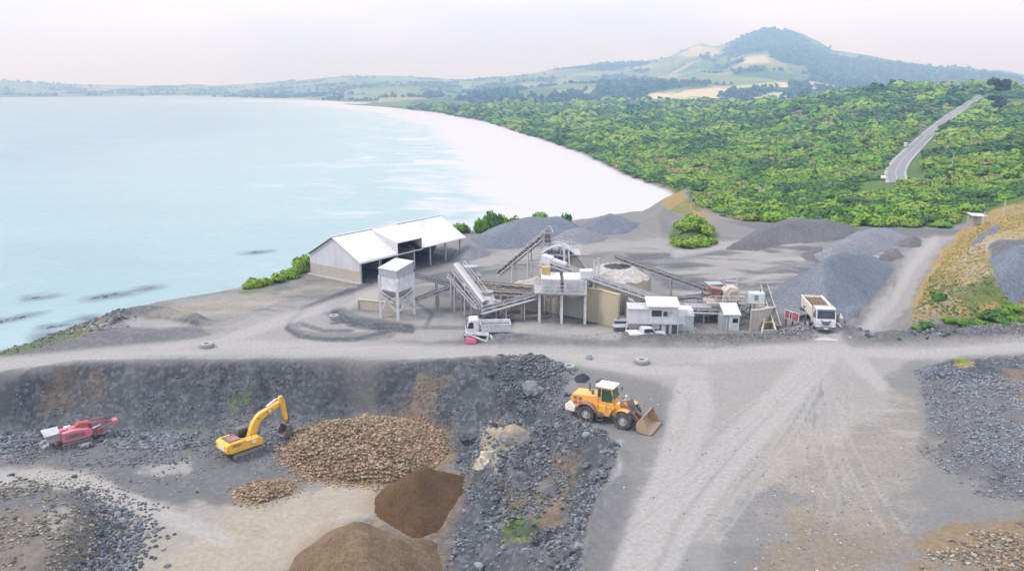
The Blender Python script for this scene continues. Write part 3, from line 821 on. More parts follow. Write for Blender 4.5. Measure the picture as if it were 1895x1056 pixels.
t = NT('quarry_ground')
p = t.pos()
a1, a2 = t.attr('m1'), t.attr('m2')
s1 = t.n('ShaderNodeSeparateColor'); t.l(a1.outputs['Color'], s1.inputs[0])
s2 = t.n('ShaderNodeSeparateColor'); t.l(a2.outputs['Color'], s2.inputs[0])
fine = t.noise(p, 2.6, 6, 0.7); med = t.noise(p, 0.45, 5, 0.6); low = t.noise(p, 0.07, 4, 0.6)
cells = t.voro(p, 2.4, out='Color'); sc_ = t.n('ShaderNodeSeparateColor'); t.l(cells, sc_.inputs[0])
def edge(mask, k=0.5):
    # break the border of a patch with the grain of the ground
    v = t.math('ADD', mask, t.math('MULTIPLY', t.math('SUBTRACT', fine, 0.5), k))
    v = t.math('ADD', v, t.math('MULTIPLY', t.math('SUBTRACT', med, 0.5), k))
    m = t.math('MULTIPLY', mask, 4.0, True)
    return t.math('MULTIPLY', t.ramp(v, (0.1, 0.0), (0.9, 1.0)), m)
base = t.mix(med, (0.148, 0.145, 0.134), (0.186, 0.181, 0.166))
base = t.mix(t.ramp(low, (0.35, 0.0), (0.65, 1.0)), base, (0.185, 0.174, 0.158))
dustc = t.mix(med, (0.224, 0.213, 0.192), (0.26, 0.246, 0.222))
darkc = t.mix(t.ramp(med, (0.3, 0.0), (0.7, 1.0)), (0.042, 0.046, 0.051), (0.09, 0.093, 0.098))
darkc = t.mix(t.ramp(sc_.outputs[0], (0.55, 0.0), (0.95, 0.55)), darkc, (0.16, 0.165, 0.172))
c = t.mix(edge(s1.outputs[0]), base, dustc)
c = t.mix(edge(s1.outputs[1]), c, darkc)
c = t.mix(edge(a1.outputs['Alpha']), c, t.mix(med, (0.25, 0.212, 0.155), (0.34, 0.295, 0.23)))
c = t.mix(edge(s1.outputs[2]), c, t.mix(fine, (0.13, 0.085, 0.045), (0.27, 0.20, 0.125)))
c = t.mix(edge(s2.outputs[0]), c, t.mix(t.ramp(fine, (0.3, 0.0), (0.7, 1.0)), (0.17, 0.12, 0.03), (0.34, 0.25, 0.095)))
c = t.mix(edge(s2.outputs[1], 0.7), c, t.mix(t.ramp(fine, (0.3, 0.0), (0.7, 1.0)), (0.045, 0.085, 0.02), (0.11, 0.16, 0.04)))
c = t.mix(t.math('MULTIPLY', a2.outputs['Alpha'], 0.85), c, t.mix(fine, (0.285, 0.271, 0.246), (0.33, 0.314, 0.287)))
c = t.mix(edge(s2.outputs[2], 0.15), c, (0.45, 0.435, 0.445))
grain = t.ramp(fine, (0.25, 0.80), (0.75, 1.18))
t.color(t.mix(1.0, c, grain, 'MULTIPLY'))
t.set(Roughness=0.95); t.b.inputs['Specular IOR Level'].default_value = 0.15
t.bump(t.math('ADD', t.math('MULTIPLY', fine, 0.7), t.math('MULTIPLY', med, 0.8)), 0.55, 0.35)
M['ground'] = t.m
gme.materials.append(t.m)
ground = tag(link('ground', gme), kind='structure')

# ------------------------------------------------------------------ sea
sx, sy, snr, sna = polar(40.0, 16000.0, 0.009, R(-75), R(42), 0.009)
sdist = line_dist(sx, sy, BEACH_LINE)
slnd = sd(sx, sy, LAND)
spx, spy = proj(sx, sy, np.full_like(sx, SEA))
wv = fbm(sx / 60, sy / 22, 4, 201)
along = fbm(sx / 240, sy / 240, 3, 211)
rag = fbm(sx / 34, sy / 14, 4, 231)
bands = np.sin((sdist + along * 30 + wv * 16) / 7.5) * 0.5 + 0.5
foam = 0.95 * sstep(112, 62, sdist + wv * 22 + along * 16)
foam = np.maximum(foam, 0.6 * sstep(215, 100, sdist + along * 40) * sstep(0.35, 0.95, bands * 0.75 + rag * 0.9 + 0.22))
foam = np.maximum(foam, 0.62 * sstep(260, 120, sdist + along * 60) * sstep(0.05, 0.5, rag + 0.25 * wv))
for pts, w_ in [([(720, 331), (790, 328), (850, 322)], 5), ([(870, 385), (940, 388)], 6), ([(740, 258), (790, 257)], 3), ([(770, 300), (880, 302)], 5), ([(672, 292), (690, 291)], 2.5)]:
    foam = np.maximum(foam, 0.9 * stroke(spx, spy, pts, w_, w_) * sstep(-0.5, 0.1, wv))
rocky = sstep(40, 2, line_dist(sx, sy, np.array(RIMW)))
foam = np.maximum(foam, 0.5 * rocky * sstep(0.1, 0.4, fbm(sx / 6, sy / 3, 3, 221)))
REEFS = [(0, 596, 48, 585), (172, 552, 225, 543), (256, 537, 280, 532), (92, 606, 128, 599), (84, 620, 132, 613), (464, 467, 486, 466), (58, 551, 78, 549), (158, 591, 176, 589)]
shoal = np.zeros_like(foam)
for x0, y0, x1, y1 in REEFS:
    shoal = np.maximum(shoal, sstep(5.0, 0.5, line_dist(sx, sy, np.array([G(x0, y0, SEA)[:2], G(x1, y1, SEA)[:2]])) + 3 * fbm(sx / 5, sy / 3, 3, 251)))
milky = sstep(480, 60, sdist + along * 120)
sme = np_mesh('sea', np.stack([sx, sy, np.full_like(sx, SEA)], 2).reshape(-1, 3), grid_faces(snr, sna), [])
set_col(sme, 'm1', c4(foam, milky, shoal, np.ones_like(foam)))
t = NT('sea_water')
p = t.pos()
a1 = t.attr('m1'); s1 = t.n('ShaderNodeSeparateColor'); t.l(a1.outputs['Color'], s1.inputs[0])
lo = t.noise(t.scale(p, (0.012, 0.022, 1)), 1.0, 5, 0.6)
body = t.mix(t.ramp(lo, (0.35, 0.0), (0.65, 1.0)), (0.15, 0.245, 0.275), (0.205, 0.30, 0.318))
body = t.mix(s1.outputs[1], body, (0.25, 0.36, 0.355))
body = t.mix(t.math('MULTIPLY', s1.outputs[2], 0.9), body, (0.07, 0.10, 0.12))
fo = t.noise(t.scale(p, (0.05, 0.16, 1)), 1.0, 6, 0.65)
ff = t.math('ADD', s1.outputs[0], t.math('MULTIPLY', t.math('SUBTRACT', fo, 0.5), 1.5))
ff = t.math('MULTIPLY', t.ramp(ff, (0.25, 0.0), (0.75, 1.0)), t.math('MULTIPLY', s1.outputs[0], 3.0, True))
t.color(t.mix(ff, body, (0.44, 0.43, 0.44)))
t.l(t.ramp(ff, (0.0, 0.28), (1.0, 0.7)), t.b.inputs['Roughness'])
t.b.inputs['IOR'].default_value = 1.33; t.b.inputs['Specular IOR Level'].default_value = 0.3
hb = t.math('ADD', t.noise(t.scale(p, (0.16, 0.3, 1)), 1.0, 5, 0.6), t.math('MULTIPLY', t.noise(t.scale(p, (0.03, 0.05, 1)), 1.0, 3), 1.5))
t.bump(hb, 0.6, 1.0)
sme.materials.append(t.m)
sea = tag(link('sea', sme), kind='structure')

# ------------------------------------------------------------------ hills beyond the bay
SKYL = np.array([(-900, 150), (-300, 149), (0, 150), (100, 155), (250, 158), (400, 158), (520, 152), (620, 142), (720, 140), (800, 144), (870, 149), (960, 140), (1050, 126), (1110, 118), (1190, 113), (1240, 105),
                 (1268, 90), (1295, 82), (1318, 88), (1335, 87), (1375, 67), (1400, 58), (1418, 56), (1440, 60), (1470, 65), (1505, 80), (1535, 97), (1600, 106), (1650, 116), (1720, 126), (1800, 131), (1850, 134), (1895, 141), (2100, 140), (2600, 150)], float)
hx, hy, hnr, hna = polar(1500.0, 7600.0, 0.0075, R(-48), R(48), 0.0021)
az = np.arctan2(hx, hy); hr = np.hypot(hx, hy)
hpx = CX + F * np.tan(az) / CP                       # column of the photograph at the horizon
top_y = np.interp(hpx, SKYL[:, 0], SKYL[:, 1])
r_top = np.interp(hpx, [-900, 500, 640, 800, 900, 2600], [6400, 6300, 6000, 5800, 5200, 5000])
r_ft = np.interp(hpx, [-900, 300, 560, 640, 760, 860, 1000, 1900, 2600], [4300, 4100, 3100, 2500, 2250, 2000, 1850, 1850, 1850])
el_top = np.arctan((CY - top_y) / F * np.cos(np.arctan(np.tan(az)))) - PITCH
h_top = CAM_H + r_top * np.tan(np.arctan((CY - top_y) / F) - PITCH) * np.cos(az) ** 0.0
u = (hr - r_ft) / (r_top - r_ft)
zf = np.where(hpx < 700, -24.0, -14.0)
uu = np.clip(u, 0, 1)
shape = 0.55 * uu + 0.45 * uu ** 2.2
roll = fbm(hx / 520, hy / 520, 4, 301) * 34 * np.clip(4 * uu * (1 - uu), 0, 1) + fbm(hx / 1300, hy / 900, 3, 311) * 30 * np.clip(4 * uu * (1 - uu), 0, 1)
hz = zf + (h_top - zf) * shape + roll * np.interp(hpx, [600, 1000], [0.25, 1.0])
lim = CAM_H + hr * (h_top - CAM_H) / r_top - 4 - 8 * (1 - uu)      # nothing in front of the skyline stands above it
hz = np.where((u < 0.98), np.minimum(hz, np.maximum(lim, zf)), hz)
hz = np.where(u > 1, h_top - (hr - r_top) * 0.22, hz)
hz = np.where(u < 0, zf + u * 120, hz) + fbm(hx / 70, hy / 70, 3, 321) * 3.0 * np.clip(u * 6, 0, 1)
hpx2, hpy2 = proj(hx, hy, hz)
hn = fbm(hx / 160, hy / 160, 4, 331)
wood = np.zeros_like(hx)
WOODS = [[(862, 176), (880, 160), (960, 152), (975, 165), (955, 176), (1000, 186), (870, 192)],
         [(1090, 175), (1110, 148), (1150, 140), (1240, 150), (1305, 152), (1308, 160), (1220, 170), (1180, 175)],
         [(1330, 104), (1345, 88), (1375, 66), (1418, 50), (1470, 60), (1540, 96), (1530, 108), (1430, 108), (1420, 96), (1350, 102)],
         [(1420, 110), (1540, 100), (1660, 116), (1850, 134), (1900, 150), (1800, 168), (1640, 172), (1560, 160), (1500, 150), (1490, 125)],
         [(1455, 186), (1460, 150), (1490, 148), (1495, 170), (1560, 178), (1550, 192)], [(1330, 186), (1345, 165), (1420, 158), (1410, 178), (1360, 190)],
         [(1350, 130), (1410, 120), (1425, 132), (1360, 140)], [(1298, 103), (1312, 100), (1314, 112), (1300, 112)],
         [(1010, 182), (1060, 163), (1085, 165), (1070, 180)], [(940, 190), (1000, 182), (1060, 190), (1100, 196), (950, 200)],
         [(1050, 128), (1110, 118), (1190, 114), (1200, 122), (1120, 130)], [(760, 178), (800, 170), (830, 176), (790, 184)], [(1190, 160), (1300, 150), (1300, 158), (1200, 168)]]
for wp in WOODS:
    wood = np.maximum(wood, soft(hpx2, hpy2, wp, 5, hn * 1.2))
wood = np.maximum(wood, 0.8 * sstep(0.20, 0.30, hn + 0.2 * fbm(hx / 600, hy / 600, 3, 341)) * (uu > 0.05))
strawp = np.zeros_like(hx)
for wp in [[(1185, 192), (1190, 176), (1310, 162), (1450, 150), (1500, 150), (1600, 170), (1640, 174), (1450, 198)], [(1250, 104), (1290, 84), (1330, 90), (1330, 104)], [(1350, 108), (1420, 100), (1425, 116), (1360, 120)]]:
    strawp = np.maximum(strawp, soft(hpx2, hpy2, wp, 4, hn * 0.6))
hme = np_mesh('hills', np.stack([hx, hy, hz], 2).reshape(-1, 3), grid_faces(hnr, hna), [])
set_col(hme, 'm1', c4(wood, strawp, uu, np.ones_like(hx)))
t = NT('hill_country')
p = t.pos()
a1 = t.attr('m1'); s1 = t.n('ShaderNodeSeparateColor'); t.l(a1.outputs['Color'], s1.inputs[0])
fld = t.voro(t.scale(p, (0.0058, 0.0034, 0.0)), 1.0, out='Color')
sf = t.n('ShaderNodeSeparateColor'); t.l(fld, sf.inputs[0])
pasture = t.ramp(sf.outputs[0], (0.0, (0.06, 0.11, 0.035)), (0.3, (0.11, 0.17, 0.055)), (0.55, (0.20, 0.22, 0.09)), (0.8, (0.09, 0.14, 0.05)), (1.0, (0.27, 0.24, 0.14)))
pasture = t.mix(s1.outputs[1], pasture, t.ramp(sf.outputs[1], (0.0, (0.30, 0.33, 0.12)), (1.0, (0.46, 0.40, 0.25))))
ed = t.voro(t.scale(p, (0.0058, 0.0034, 0.0)), 1.0, feature='DISTANCE_TO_EDGE')
hedge = t.math('MULTIPLY', t.ramp(ed, (0.015, 1.0), (0.03, 0.0)), t.ramp(t.noise(p, 0.006, 3), (0.45, 0.0), (0.55, 1.0)))
c = t.mix(hedge, pasture, (0.03, 0.05, 0.02))
c = t.mix(t.ramp(s1.outputs[0], (0.4, 0.0), (0.6, 1.0)), c, t.mix(t.noise(p, 0.05, 4), (0.016, 0.034, 0.018), (0.035, 0.06, 0.025)))
t.color(c); t.set(Roughness=1.0); t.b.inputs['Specular IOR Level'].default_value = 0.05
hme.materials.append(t.m)
hills = tag(link('hills', hme), kind='structure')

# ------------------------------------------------------------------ haze over the bay
hb = MB().box((400, 3800, 215), (16400, 8000, 490)).build('haze', None)
hb.data.materials.clear()
hm = bpy.data.materials.new('haze_air'); hm.use_nodes = True
hm.node_tree.nodes.clear()
ho = hm.node_tree.nodes.new('ShaderNodeOutputMaterial'); hv = hm.node_tree.nodes.new('ShaderNodeVolumePrincipled')
hv.inputs['Color'].default_value = (0.40, 0.68, 1.0, 1)
hv.inputs['Absorption Color'].default_value = (1, 1, 1, 1)
hv.inputs['Density'].default_value = 3.4e-4
hv.inputs['Anisotropy'].default_value = 0.2
hm.node_tree.links.new(hv.outputs[0], ho.inputs['Volume'])
hb.data.materials.append(hm)
tag(hb, kind='stuff')
# ------------------------------------------------------------------ stockpiles
def pile(name, label, cat, poly, z0, hmax, m, slope=0.62, step=0.4, rough=0.12, flat=1.0, group=None, skew=None):
    """heap at its angle of repose over a footprint; flat<1 rounds the top off"""
    P = GP(poly, z0)
    lo, hi = P.min(0) - 1, P.max(0) + 1
    xs = np.arange(lo[0], hi[0], step); ys = np.arange(lo[1], hi[1], step)
    X, Y = np.meshgrid(xs, ys)
    s = sd(X, Y, P)
    n = fbm(X / 3.5, Y / 3.5, 4, int(abs(P[0, 0] * 7)) % 90 + 400); n2 = fbm(X / 1.1, Y / 1.1, 3, 431)
    s2 = s + n * 0.5
    sp = np.maximum(s2, 0) * slope
    h = hmax * (1 - np.exp(-sp / hmax * 1.25)) * (1 - flat) + np.minimum(sp, hmax + 0.15 * (sp - hmax)) * flat
    h = h + (s2 > 0) * rough * (n * 1.4 + n2) * np.clip(sp / 0.8, 0, 1)
    gzv = height(X, Y)
    Z = gzv + np.where(s2 > 0, h - 0.03, -0.25)
    keep = (s2 > -step * 1.6)
    ny, nx = X.shape
    idx = np.full(X.shape, -1); F4 = grid_faces(ny, nx)
    kf = keep.ravel()[F4].all(1); F4 = F4[kf]
    used = np.unique(F4); mp_ = np.full(X.size, -1); mp_[used] = np.arange(len(used))
    c = np.array([P[:, 0].mean(), P[:, 1].mean(), z0])
    V = np.stack([X.ravel()[used], Y.ravel()[used], Z.ravel()[used]], 1) - c
    o = link(name, np_mesh(name, V, mp_[F4], m))
    o.location = c
    tag(o, label, cat, group)
    return o, (X, Y, Z, s2)

PILES = [
    ('blue grey gravel stockpile with a steep ridge behind the white tipper truck', [(1418, 550), (1446, 528), (1500, 505), (1570, 492), (1636, 490), (1652, 500), (1612, 560), (1584, 596), (1540, 604), (1494, 598), (1452, 580)], 0, 8.6, 'pile_blue', 0.8, 1.0),
    ('long dark brown grey stockpile at the back of the yard below the scrub', [(1340, 462), (1390, 430), (1432, 419), (1560, 424), (1610, 428), (1560, 444), (1450, 452), (1400, 464)], 0, 3.2, 'pile_dark', 0.55, 0.7),
    ('broad grey stockpile between the dark pile and the haul road', [(1486, 480), (1525, 456), (1570, 436), (1620, 430), (1690, 440), (1660, 455), (1600, 480), (1540, 487)], 0, 2.8, 'pile_dusty', 0.5, 0.5),
    ('small dark spoil heap in front of the broad grey stockpile', [(1476, 472), (1500, 462), (1530, 458), (1533, 470), (1515, 485), (1490, 482)], 0, 1.7, 'pile_dark', 0.6, 0.9),
    ('small pointed grey gravel cone beside the haul road', [(1618, 482), (1638, 464), (1668, 464), (1674, 476), (1650, 484)], 0, 2.1, 'pile_dark', 0.62, 0.95),
    ('farthest small gravel cone near the top of the haul road', [(1658, 454), (1680, 440), (1706, 444), (1704, 456), (1680, 459)], 0, 2.0, 'pile_dark', 0.6, 0.9),
    ('pale grey gravel heap spilling from the far end of the shed', [(838, 482), (846, 455), (868, 444), (912, 466), (905, 474), (870, 484)], 0, 2.9, 'pile_dusty', 0.6, 0.8),
    ('long grey gravel bank behind the shed with shrubs along its crest', [(884, 460), (862, 444), (905, 428), (1010, 416), (1062, 413), (1084, 425), (1060, 446), (1000, 456), (930, 462)], 0, 4.6, 'pile_blue', 0.5, 0.5),
    ('rounded blue grey stockpile at the seaward end of the yard', [(1056, 440), (1066, 420), (1108, 405), (1160, 405), (1188, 426), (1150, 434), (1100, 437)], 0, 3.6, 'pile_blue', 0.5, 0.6),
    ('low pale gravel heap in front of the rounded blue grey stockpile', [(1000, 452), (1028, 432), (1080, 426), (1132, 440), (1112, 447), (1050, 454)], 0, 2.2, 'pile_dusty', 0.45, 0.5),
    ('blue grey gravel heap on top of the yellow clay bank', [(1830, 452), (1850, 441), (1895, 447), (1975, 450), (1975, 484), (1890, 490), (1846, 480)], 7.2, 1.6, 'pile_blue', 0.5, 0.6),
    ('small grey heap on the bank crest below the poles', [(1798, 428), (1814, 408), (1850, 404), (1858, 417), (1822, 430)], 6.0, 1.2, 'pile_blue', 0.5, 0.6),
    ('dark brown soil pile with a sharp edge beside the rocky pit slope', [(690, 935), (700, 905), (756, 880), (815, 877), (862, 888), (852, 925), (812, 985), (770, 998), (722, 977), (695, 955)], PIT, 3.8, 'pile_soil', 0.85, 0.92),
    ('large pale brown soil pile in the pit at the bottom edge of the view', [(505, 1085), (548, 1030), (610, 985), (672, 964), (740, 992), (806, 1006), (818, 1060), (800, 1200), (500, 1200)], PIT, 3.9, 'pile_soil_pale', 0.72, 0.9),
    ('tiny black gravel heap behind the wheel loader', [(1058, 700), (1068, 692), (1088, 691), (1099, 699), (1088, 708), (1066, 709)], 0, 0.75, 'pile_black', 0.7, 0.6),
]
for lb, poly, z0, h, mm, sl_, fl in PILES:
    c = 'soil pile' if 'soil' in lb else 'gravel pile'
    pile('soil_pile' if 'soil' in lb else 'gravel_pile', lb, c, poly, z0, h, M[mm], sl_, 0.35 if z0 == PIT or h < 1 else 0.5, 0.2 if z0 == PIT else 0.10, fl, group='stockpiles of loose material')
BROWN1 = [(532, 826), (545, 797), (590, 783), (690, 775), (780, 782), (826, 800), (830, 840), (802, 872), (720, 896), (640, 891), (575, 880), (540, 856)]
BROWN2 = [(444, 906), (480, 893), (530, 886), (551, 897), (540, 915), (482, 931), (447, 923)]
rp1, rg1 = pile('rock_pile', 'wide low pile of brown broken rock in front of the excavator', 'rock pile', BROWN1, PIT, 2.5, M['pile_rock_brown'], 0.55, 0.35, 0.3, 0.35, 'piles of brown rock')
rp2, rg2 = pile('rock_pile', 'small flat strip of brown broken rock behind the excavator', 'rock pile', BROWN2, PIT, 0.6, M['pile_rock_brown'], 0.6, 0.3, 0.15, 0.5, 'piles of brown rock')

# ------------------------------------------------------------------ broken stone
def ico(sub, seed, flat=0.7):
    bm = bmesh.new(); bmesh.ops.create_icosphere(bm, subdivisions=sub, radius=1.0)
    r = np.random.default_rng(seed)
    V = np.array([v.co[:] for v in bm.verts])
    Fq = np.array([[v.index for v in f.verts] for f in bm.faces])
    bm.free()
    for _ in range(7):          # shear off flat faces
        d = r.normal(size=3); d /= np.linalg.norm(d)
        k = r.uniform(0.45, 0.8)
        e = V @ d
        V = V - np.outer(np.maximum(e - k, 0), d)
    V = V * (1 + r.normal(size=(len(V), 1)) * 0.05)
    V = V * np.array([r.uniform(0.8, 1.25), r.uniform(0.7, 1.1), r.uniform(0.5, 0.85)])
    return V, Fq
ROCK1 = [ico(1, 100 + i) for i in range(8)]
ROCK2 = [ico(2, 120 + i) for i in range(8)]
def rot_z(a):
    c, s = np.cos(a), np.sin(a); z = np.zeros_like(a); o = np.ones_like(a)
    return np.stack([np.stack([c, -s, z], -1), np.stack([s, c, z], -1), np.stack([z, z, o], -1)], -2)
def join(temps, pos, size, tint, seed=0, squash=None):
    r = np.random.default_rng(seed); Vs, Fs, Cs, o = [], [], [], 0
    which = r.integers(0, len(temps), len(pos))
    for k, (V, Fq) in enumerate(temps):
        m = which == k
        n = m.sum()
        if not n: continue
        Rm = rot_z(r.uniform(0, 6.283, n))
        P = np.einsum('nij,vj->nvi', Rm, V) * size[m][:, None, None] + pos[m][:, None, :]
        Vs.append(P.reshape(-1, 3))
        Fs.append((Fq[None] + (np.arange(n) * len(V))[:, None, None]).reshape(-1, Fq.shape[1]) + o)
        Cs.append(np.repeat(tint[m], len(V), 0))
        o += n * len(V)
    return np.concatenate(Vs), np.concatenate(Fs), np.concatenate(Cs)
GREY = np.array([(0.115, 0.125, 0.138), (0.165, 0.18, 0.195), (0.22, 0.235, 0.25), (0.085, 0.09, 0.098), (0.15, 0.145, 0.14), (0.235, 0.24, 0.25)])
BLUEGREY = np.array([(0.18, 0.20, 0.23), (0.24, 0.265, 0.295), (0.32, 0.335, 0.36), (0.12, 0.13, 0.15), (0.27, 0.27, 0.28)])
BROWN = np.array([(0.26, 0.165, 0.085), (0.34, 0.225, 0.125), (0.42, 0.30, 0.18), (0.17, 0.105, 0.055), (0.23, 0.16, 0.10), (0.37, 0.27, 0.17)])
TANR = np.array([(0.30, 0.27, 0.20), (0.20, 0.18, 0.13), (0.38, 0.35, 0.27), (0.16, 0.15, 0.13), (0.13, 0.115, 0.09)])
def pick(pal, n, r):
    c = pal[r.integers(0, len(pal), n)] * r.uniform(0.8, 1.2, (n, 1))
    return np.concatenate([c, np.ones((n, 1))], 1)
def region(poly, z, n, seed, clump=0.0, sc=3.0, world=False):
    P = poly if world else GP(poly, z)
    r = np.random.default_rng(seed)
    lo, hi = P.min(0), P.max(0); out = []
    tot = 0
    while tot < n:
        q = r.uniform(lo, hi, (n * 3, 2))
        ok = inside(q[:, 0], q[:, 1], P)
        if z < 0 and not world: ok &= sd(q[:, 0], q[:, 1], PIT_RIM) > (-1.2 if seed in (1, 41) else 0.6)
        if clump:
            v = fbm(q[:, 0] / sc, q[:, 1] / sc, 3, seed % 50)
            ok &= r.uniform(size=len(q)) < sstep(-clump, clump * 0.9, v)
        out.append(q[ok]); tot += ok.sum()
    return np.concatenate(out)[:n]
def sizes(n, a, b, r, k=2.2):
    return a + (b - a) * r.uniform(size=n) ** k
def rubble(name, label, xy, pal, a, b, seed, parent=None, zfun=None, sink=0.25):
    r = np.random.default_rng(seed)
    s = sizes(len(xy), a, b, r) * 0.62
    z = (height(xy[:, 0], xy[:, 1]) if zfun is None else zfun(xy)) + s * (0.55 - sink)
    V, Fq, C = join(ROCK1, np.column_stack([xy, z]), s, pick(pal, len(xy), r), seed)
    if parent is not None: V = V - np.array(parent.location)
    me = np_mesh(name, V, Fq, M['stone'], smooth=False)
    set_col(me, 'tint', C)
    o = link(name, me, parent)
    return tag(o, label, None, None, 'stuff')
LIP = [(940, 672), (1000, 668), (1045, 684), (1062, 715), (1062, 750), (1085, 790), (1146, 846), (1142, 890), (1118, 935), (1092, 990), (1076, 1060), (1070, 1200), (800, 1200), (812, 1000), (850, 900), (860, 850), (840, 790), (880, 740)]
sets = [
    rubble('rubble', 'broken grey stone strewn over the right hand pit slope', region(LIP, -2, 15000, 1, 0.4, 3.2), GREY * 0.78, 0.07, 0.42, 1),
    rubble('rubble', 'broken grey stone strewn over the left hand pit wall', region([(-40, 690), (140, 668), (640, 668), (940, 672), (850, 790), (650, 785), (420, 800), (250, 812), (-40, 806)], -3, 6500, 2, 0.3, 3.0), GREY * 0.75, 0.07, 0.3, 2),
    rubble('rubble', 'heap of dark stone along the foot of the pit wall', np.concatenate([region([(-40, 790), (60, 775), (180, 776), (330, 790), (340, 815), (230, 815), (170, 800), (100, 806), (-40, 832)], -5, 3000, 3, 0.3, 2.5), region([(250, 808), (330, 790), (440, 782), (560, 776), (640, 790), (560, 808), (480, 815), (420, 805), (300, 825)], -5.3, 2400, 4, 0.25, 2.5)]), GREY * 0.8, 0.12, 0.5, 3),
    rubble('rubble', 'blue grey stone heap on the right of the yard', region(HEAP, 0, 15000, 6, 0.45, 3.0, True), BLUEGREY * 0.75, 0.05, 0.28, 6),
    rubble('rubble', 'brown stone heap at the bottom right of the yard', region([(1690, 1070), (1720, 1000), (1895, 955), (2000, 960), (2000, 1150), (1690, 1150)], 0.6, 3600, 7, 0.3, 2), np.concatenate([BROWN * np.array([0.75, 0.8, 0.9]), TANR * 0.8]), 0.06, 0.34, 7),
    rubble('rubble', 'fine stones scattered over the driven yard', np.concatenate([region([(1100, 700), (1690, 690), (1700, 1000), (1660, 1080), (1080, 1080)], 0, 420, 8), region([(1380, 880), (1700, 870), (1700, 1080), (1400, 1080)], 0, 420, 9)]), np.concatenate([BLUEGREY, TANR]) * 1.2, 0.06, 0.2, 8),
    rubble('rubble', 'yellow grey stone and dirt on the boulder ringed mound', region(MOUND, 0, 4200, 10, 0.25, 2, True), TANR * 0.72, 0.07, 0.36, 10),
    rubble('rubble', 'loose stones on the pit floor', region([(-20, 820), (330, 820), (640, 800), (560, 900), (300, 920), (60, 850), (-20, 850)], PIT, 900, 11, 0.2, 3), GREY, 0.08, 0.3, 11),
]
def along(line, w, n, seed):
    r = np.random.default_rng(seed); L_ = np.asarray(line)
    seg = np.linalg.norm(np.diff(L_, axis=0), axis=1); cum = np.concatenate([[0], np.cumsum(seg)])
    u = r.uniform(0, cum[-1], n)
    x = np.interp(u, cum, L_[:, 0]); y = np.interp(u, cum, L_[:, 1])
    return np.column_stack([x + r.normal(size=n) * w, y + r.normal(size=n) * w])
rubble('rubble', 'stony berm along the front of the crushing plant', along(BERM1, 0.75, 2600, 21), np.concatenate([TANR * 0.7, GREY]), 0.07, 0.3, 21)
rubble('rubble', 'stony berm along the foot of the grassy bank', along(BERM2, 1.0, 3600, 22), np.concatenate([GREY, TANR * 0.8]), 0.10, 0.5, 22)
mring = np.concatenate([MOUND[:7]])
rubble('rubble', 'grey stones ringing the mound at the bottom left', along(mring, 1.3, 1700, 23), GREY * 0.75, 0.12, 0.5, 23)
rr_ = np.random.default_rng(51); rl = GP([(-20, 652), (60, 634), (130, 610), (200, 589)], 0)
rubble('rubble', 'dark rocks tumbling down the shore slope at the left', np.concatenate([along(rl, 2.2, 800, 52), along(rl, 1.0, 300, 53)]), np.concatenate([GREY * 0.8, TANR * 0.7]), 0.10, 0.5, 52)
def grid_z(g):
    X, Y, Z, s = g
    def f(xy):
        i = np.clip(np.searchsorted(Y[:, 0], xy[:, 1]), 0, X.shape[0] - 1); j = np.clip(np.searchsorted(X[0], xy[:, 0]), 0, X.shape[1] - 1)
        return Z[i, j]
    return f
for rp_, rg_, poly, n, b in ((rp1, rg1, BROWN1, 14000, 0.42), (rp2, rg2, BROWN2, 1300, 0.42)):
    rubble('rubble', 'brown stones spilled round the edge of a brown rock pile', along(np.concatenate([GP(poly, PIT), GP(poly[:1], PIT)]), 0.7, n // 7, 33), BROWN * 0.85, 0.07, 0.35, 33)
    rubble('loose_rock', None, region(poly, PIT, n, 31), BROWN * np.array([0.74, 0.78, 0.84]), 0.07, b, 31, rp_, grid_z(rg_), 0.15)

# boulders big enough to count
BO = []
for k, (V, Fq) in enumerate(ROCK2):
    for pi, pal in enumerate((GREY, BLUEGREY, TANR)):
        me = np_mesh('boulder', V, Fq, M['stone'], smooth=False)
        r_ = np.random.default_rng(k * 7 + pi)
        set_col(me, 'tint', np.repeat(np.append(pal[r_.integers(0, len(pal))] * 0.8, 1)[None], len(V), 0))
        BO.append(me)
def boulders(xy, pi, a, b, label, group, seed):
    r = np.random.default_rng(seed)
    z = height(xy[:, 0], xy[:, 1])
    for (x, y), zz in zip(xy, z):
        s = a + (b - a) * r.uniform() ** 1.8
        o = link('boulder', BO[int(r.integers(0, 8)) * 3 + pi])
        o.location = (x, y, zz + s * 0.18); o.scale = (s * 0.62, s * 0.62, s * 0.62)
        o.rotation_euler = (r.normal() * 0.3, r.normal() * 0.3, r.uniform(0, 6.28))
        tag(o, label, 'boulder', group)
boulders(region(LIP, -2, 95, 41, 0.3, 3), 0, 0.45, 0.85, 'grey angular boulder lodged in the rubble of the right hand pit slope', 'boulders on the right hand pit slope', 41)
boulders(along(mring, 0.9, 60, 42), 0, 0.42, 0.85, 'grey boulder in the ring around the mound at the bottom left', 'boulders ringing the mound', 42)
boulders(region([(-20, 780), (180, 778), (330, 795), (230, 812), (-20, 815)], -5, 40, 43), 0, 0.6, 1.0, 'dark boulder in the stone heap at the foot of the left hand pit wall', 'boulders at the foot of the pit wall', 43)
boulders(region(HEAP, 0, 45, 44, 0.2, 3, True), 1, 0.35, 0.62, 'blue grey boulder in the stone heap at the right side of the yard', 'boulders in the right hand stone heap', 44)
boulders(along(BERM2[:4], 0.8, 30, 45), 0, 0.45, 0.8, 'grey brown boulder in the berm at the foot of the grassy bank', 'boulders in the bank berm', 45)
boulders(np.array([G(px, py)[:2] for px, py in [(1112, 708), (1106, 714), (1090, 664), (1048, 735), (1085, 812)]]), 1, 0.7, 1.2, 'pale boulder at the pit lip behind the wheel loader', 'boulders behind the wheel loader', 46)

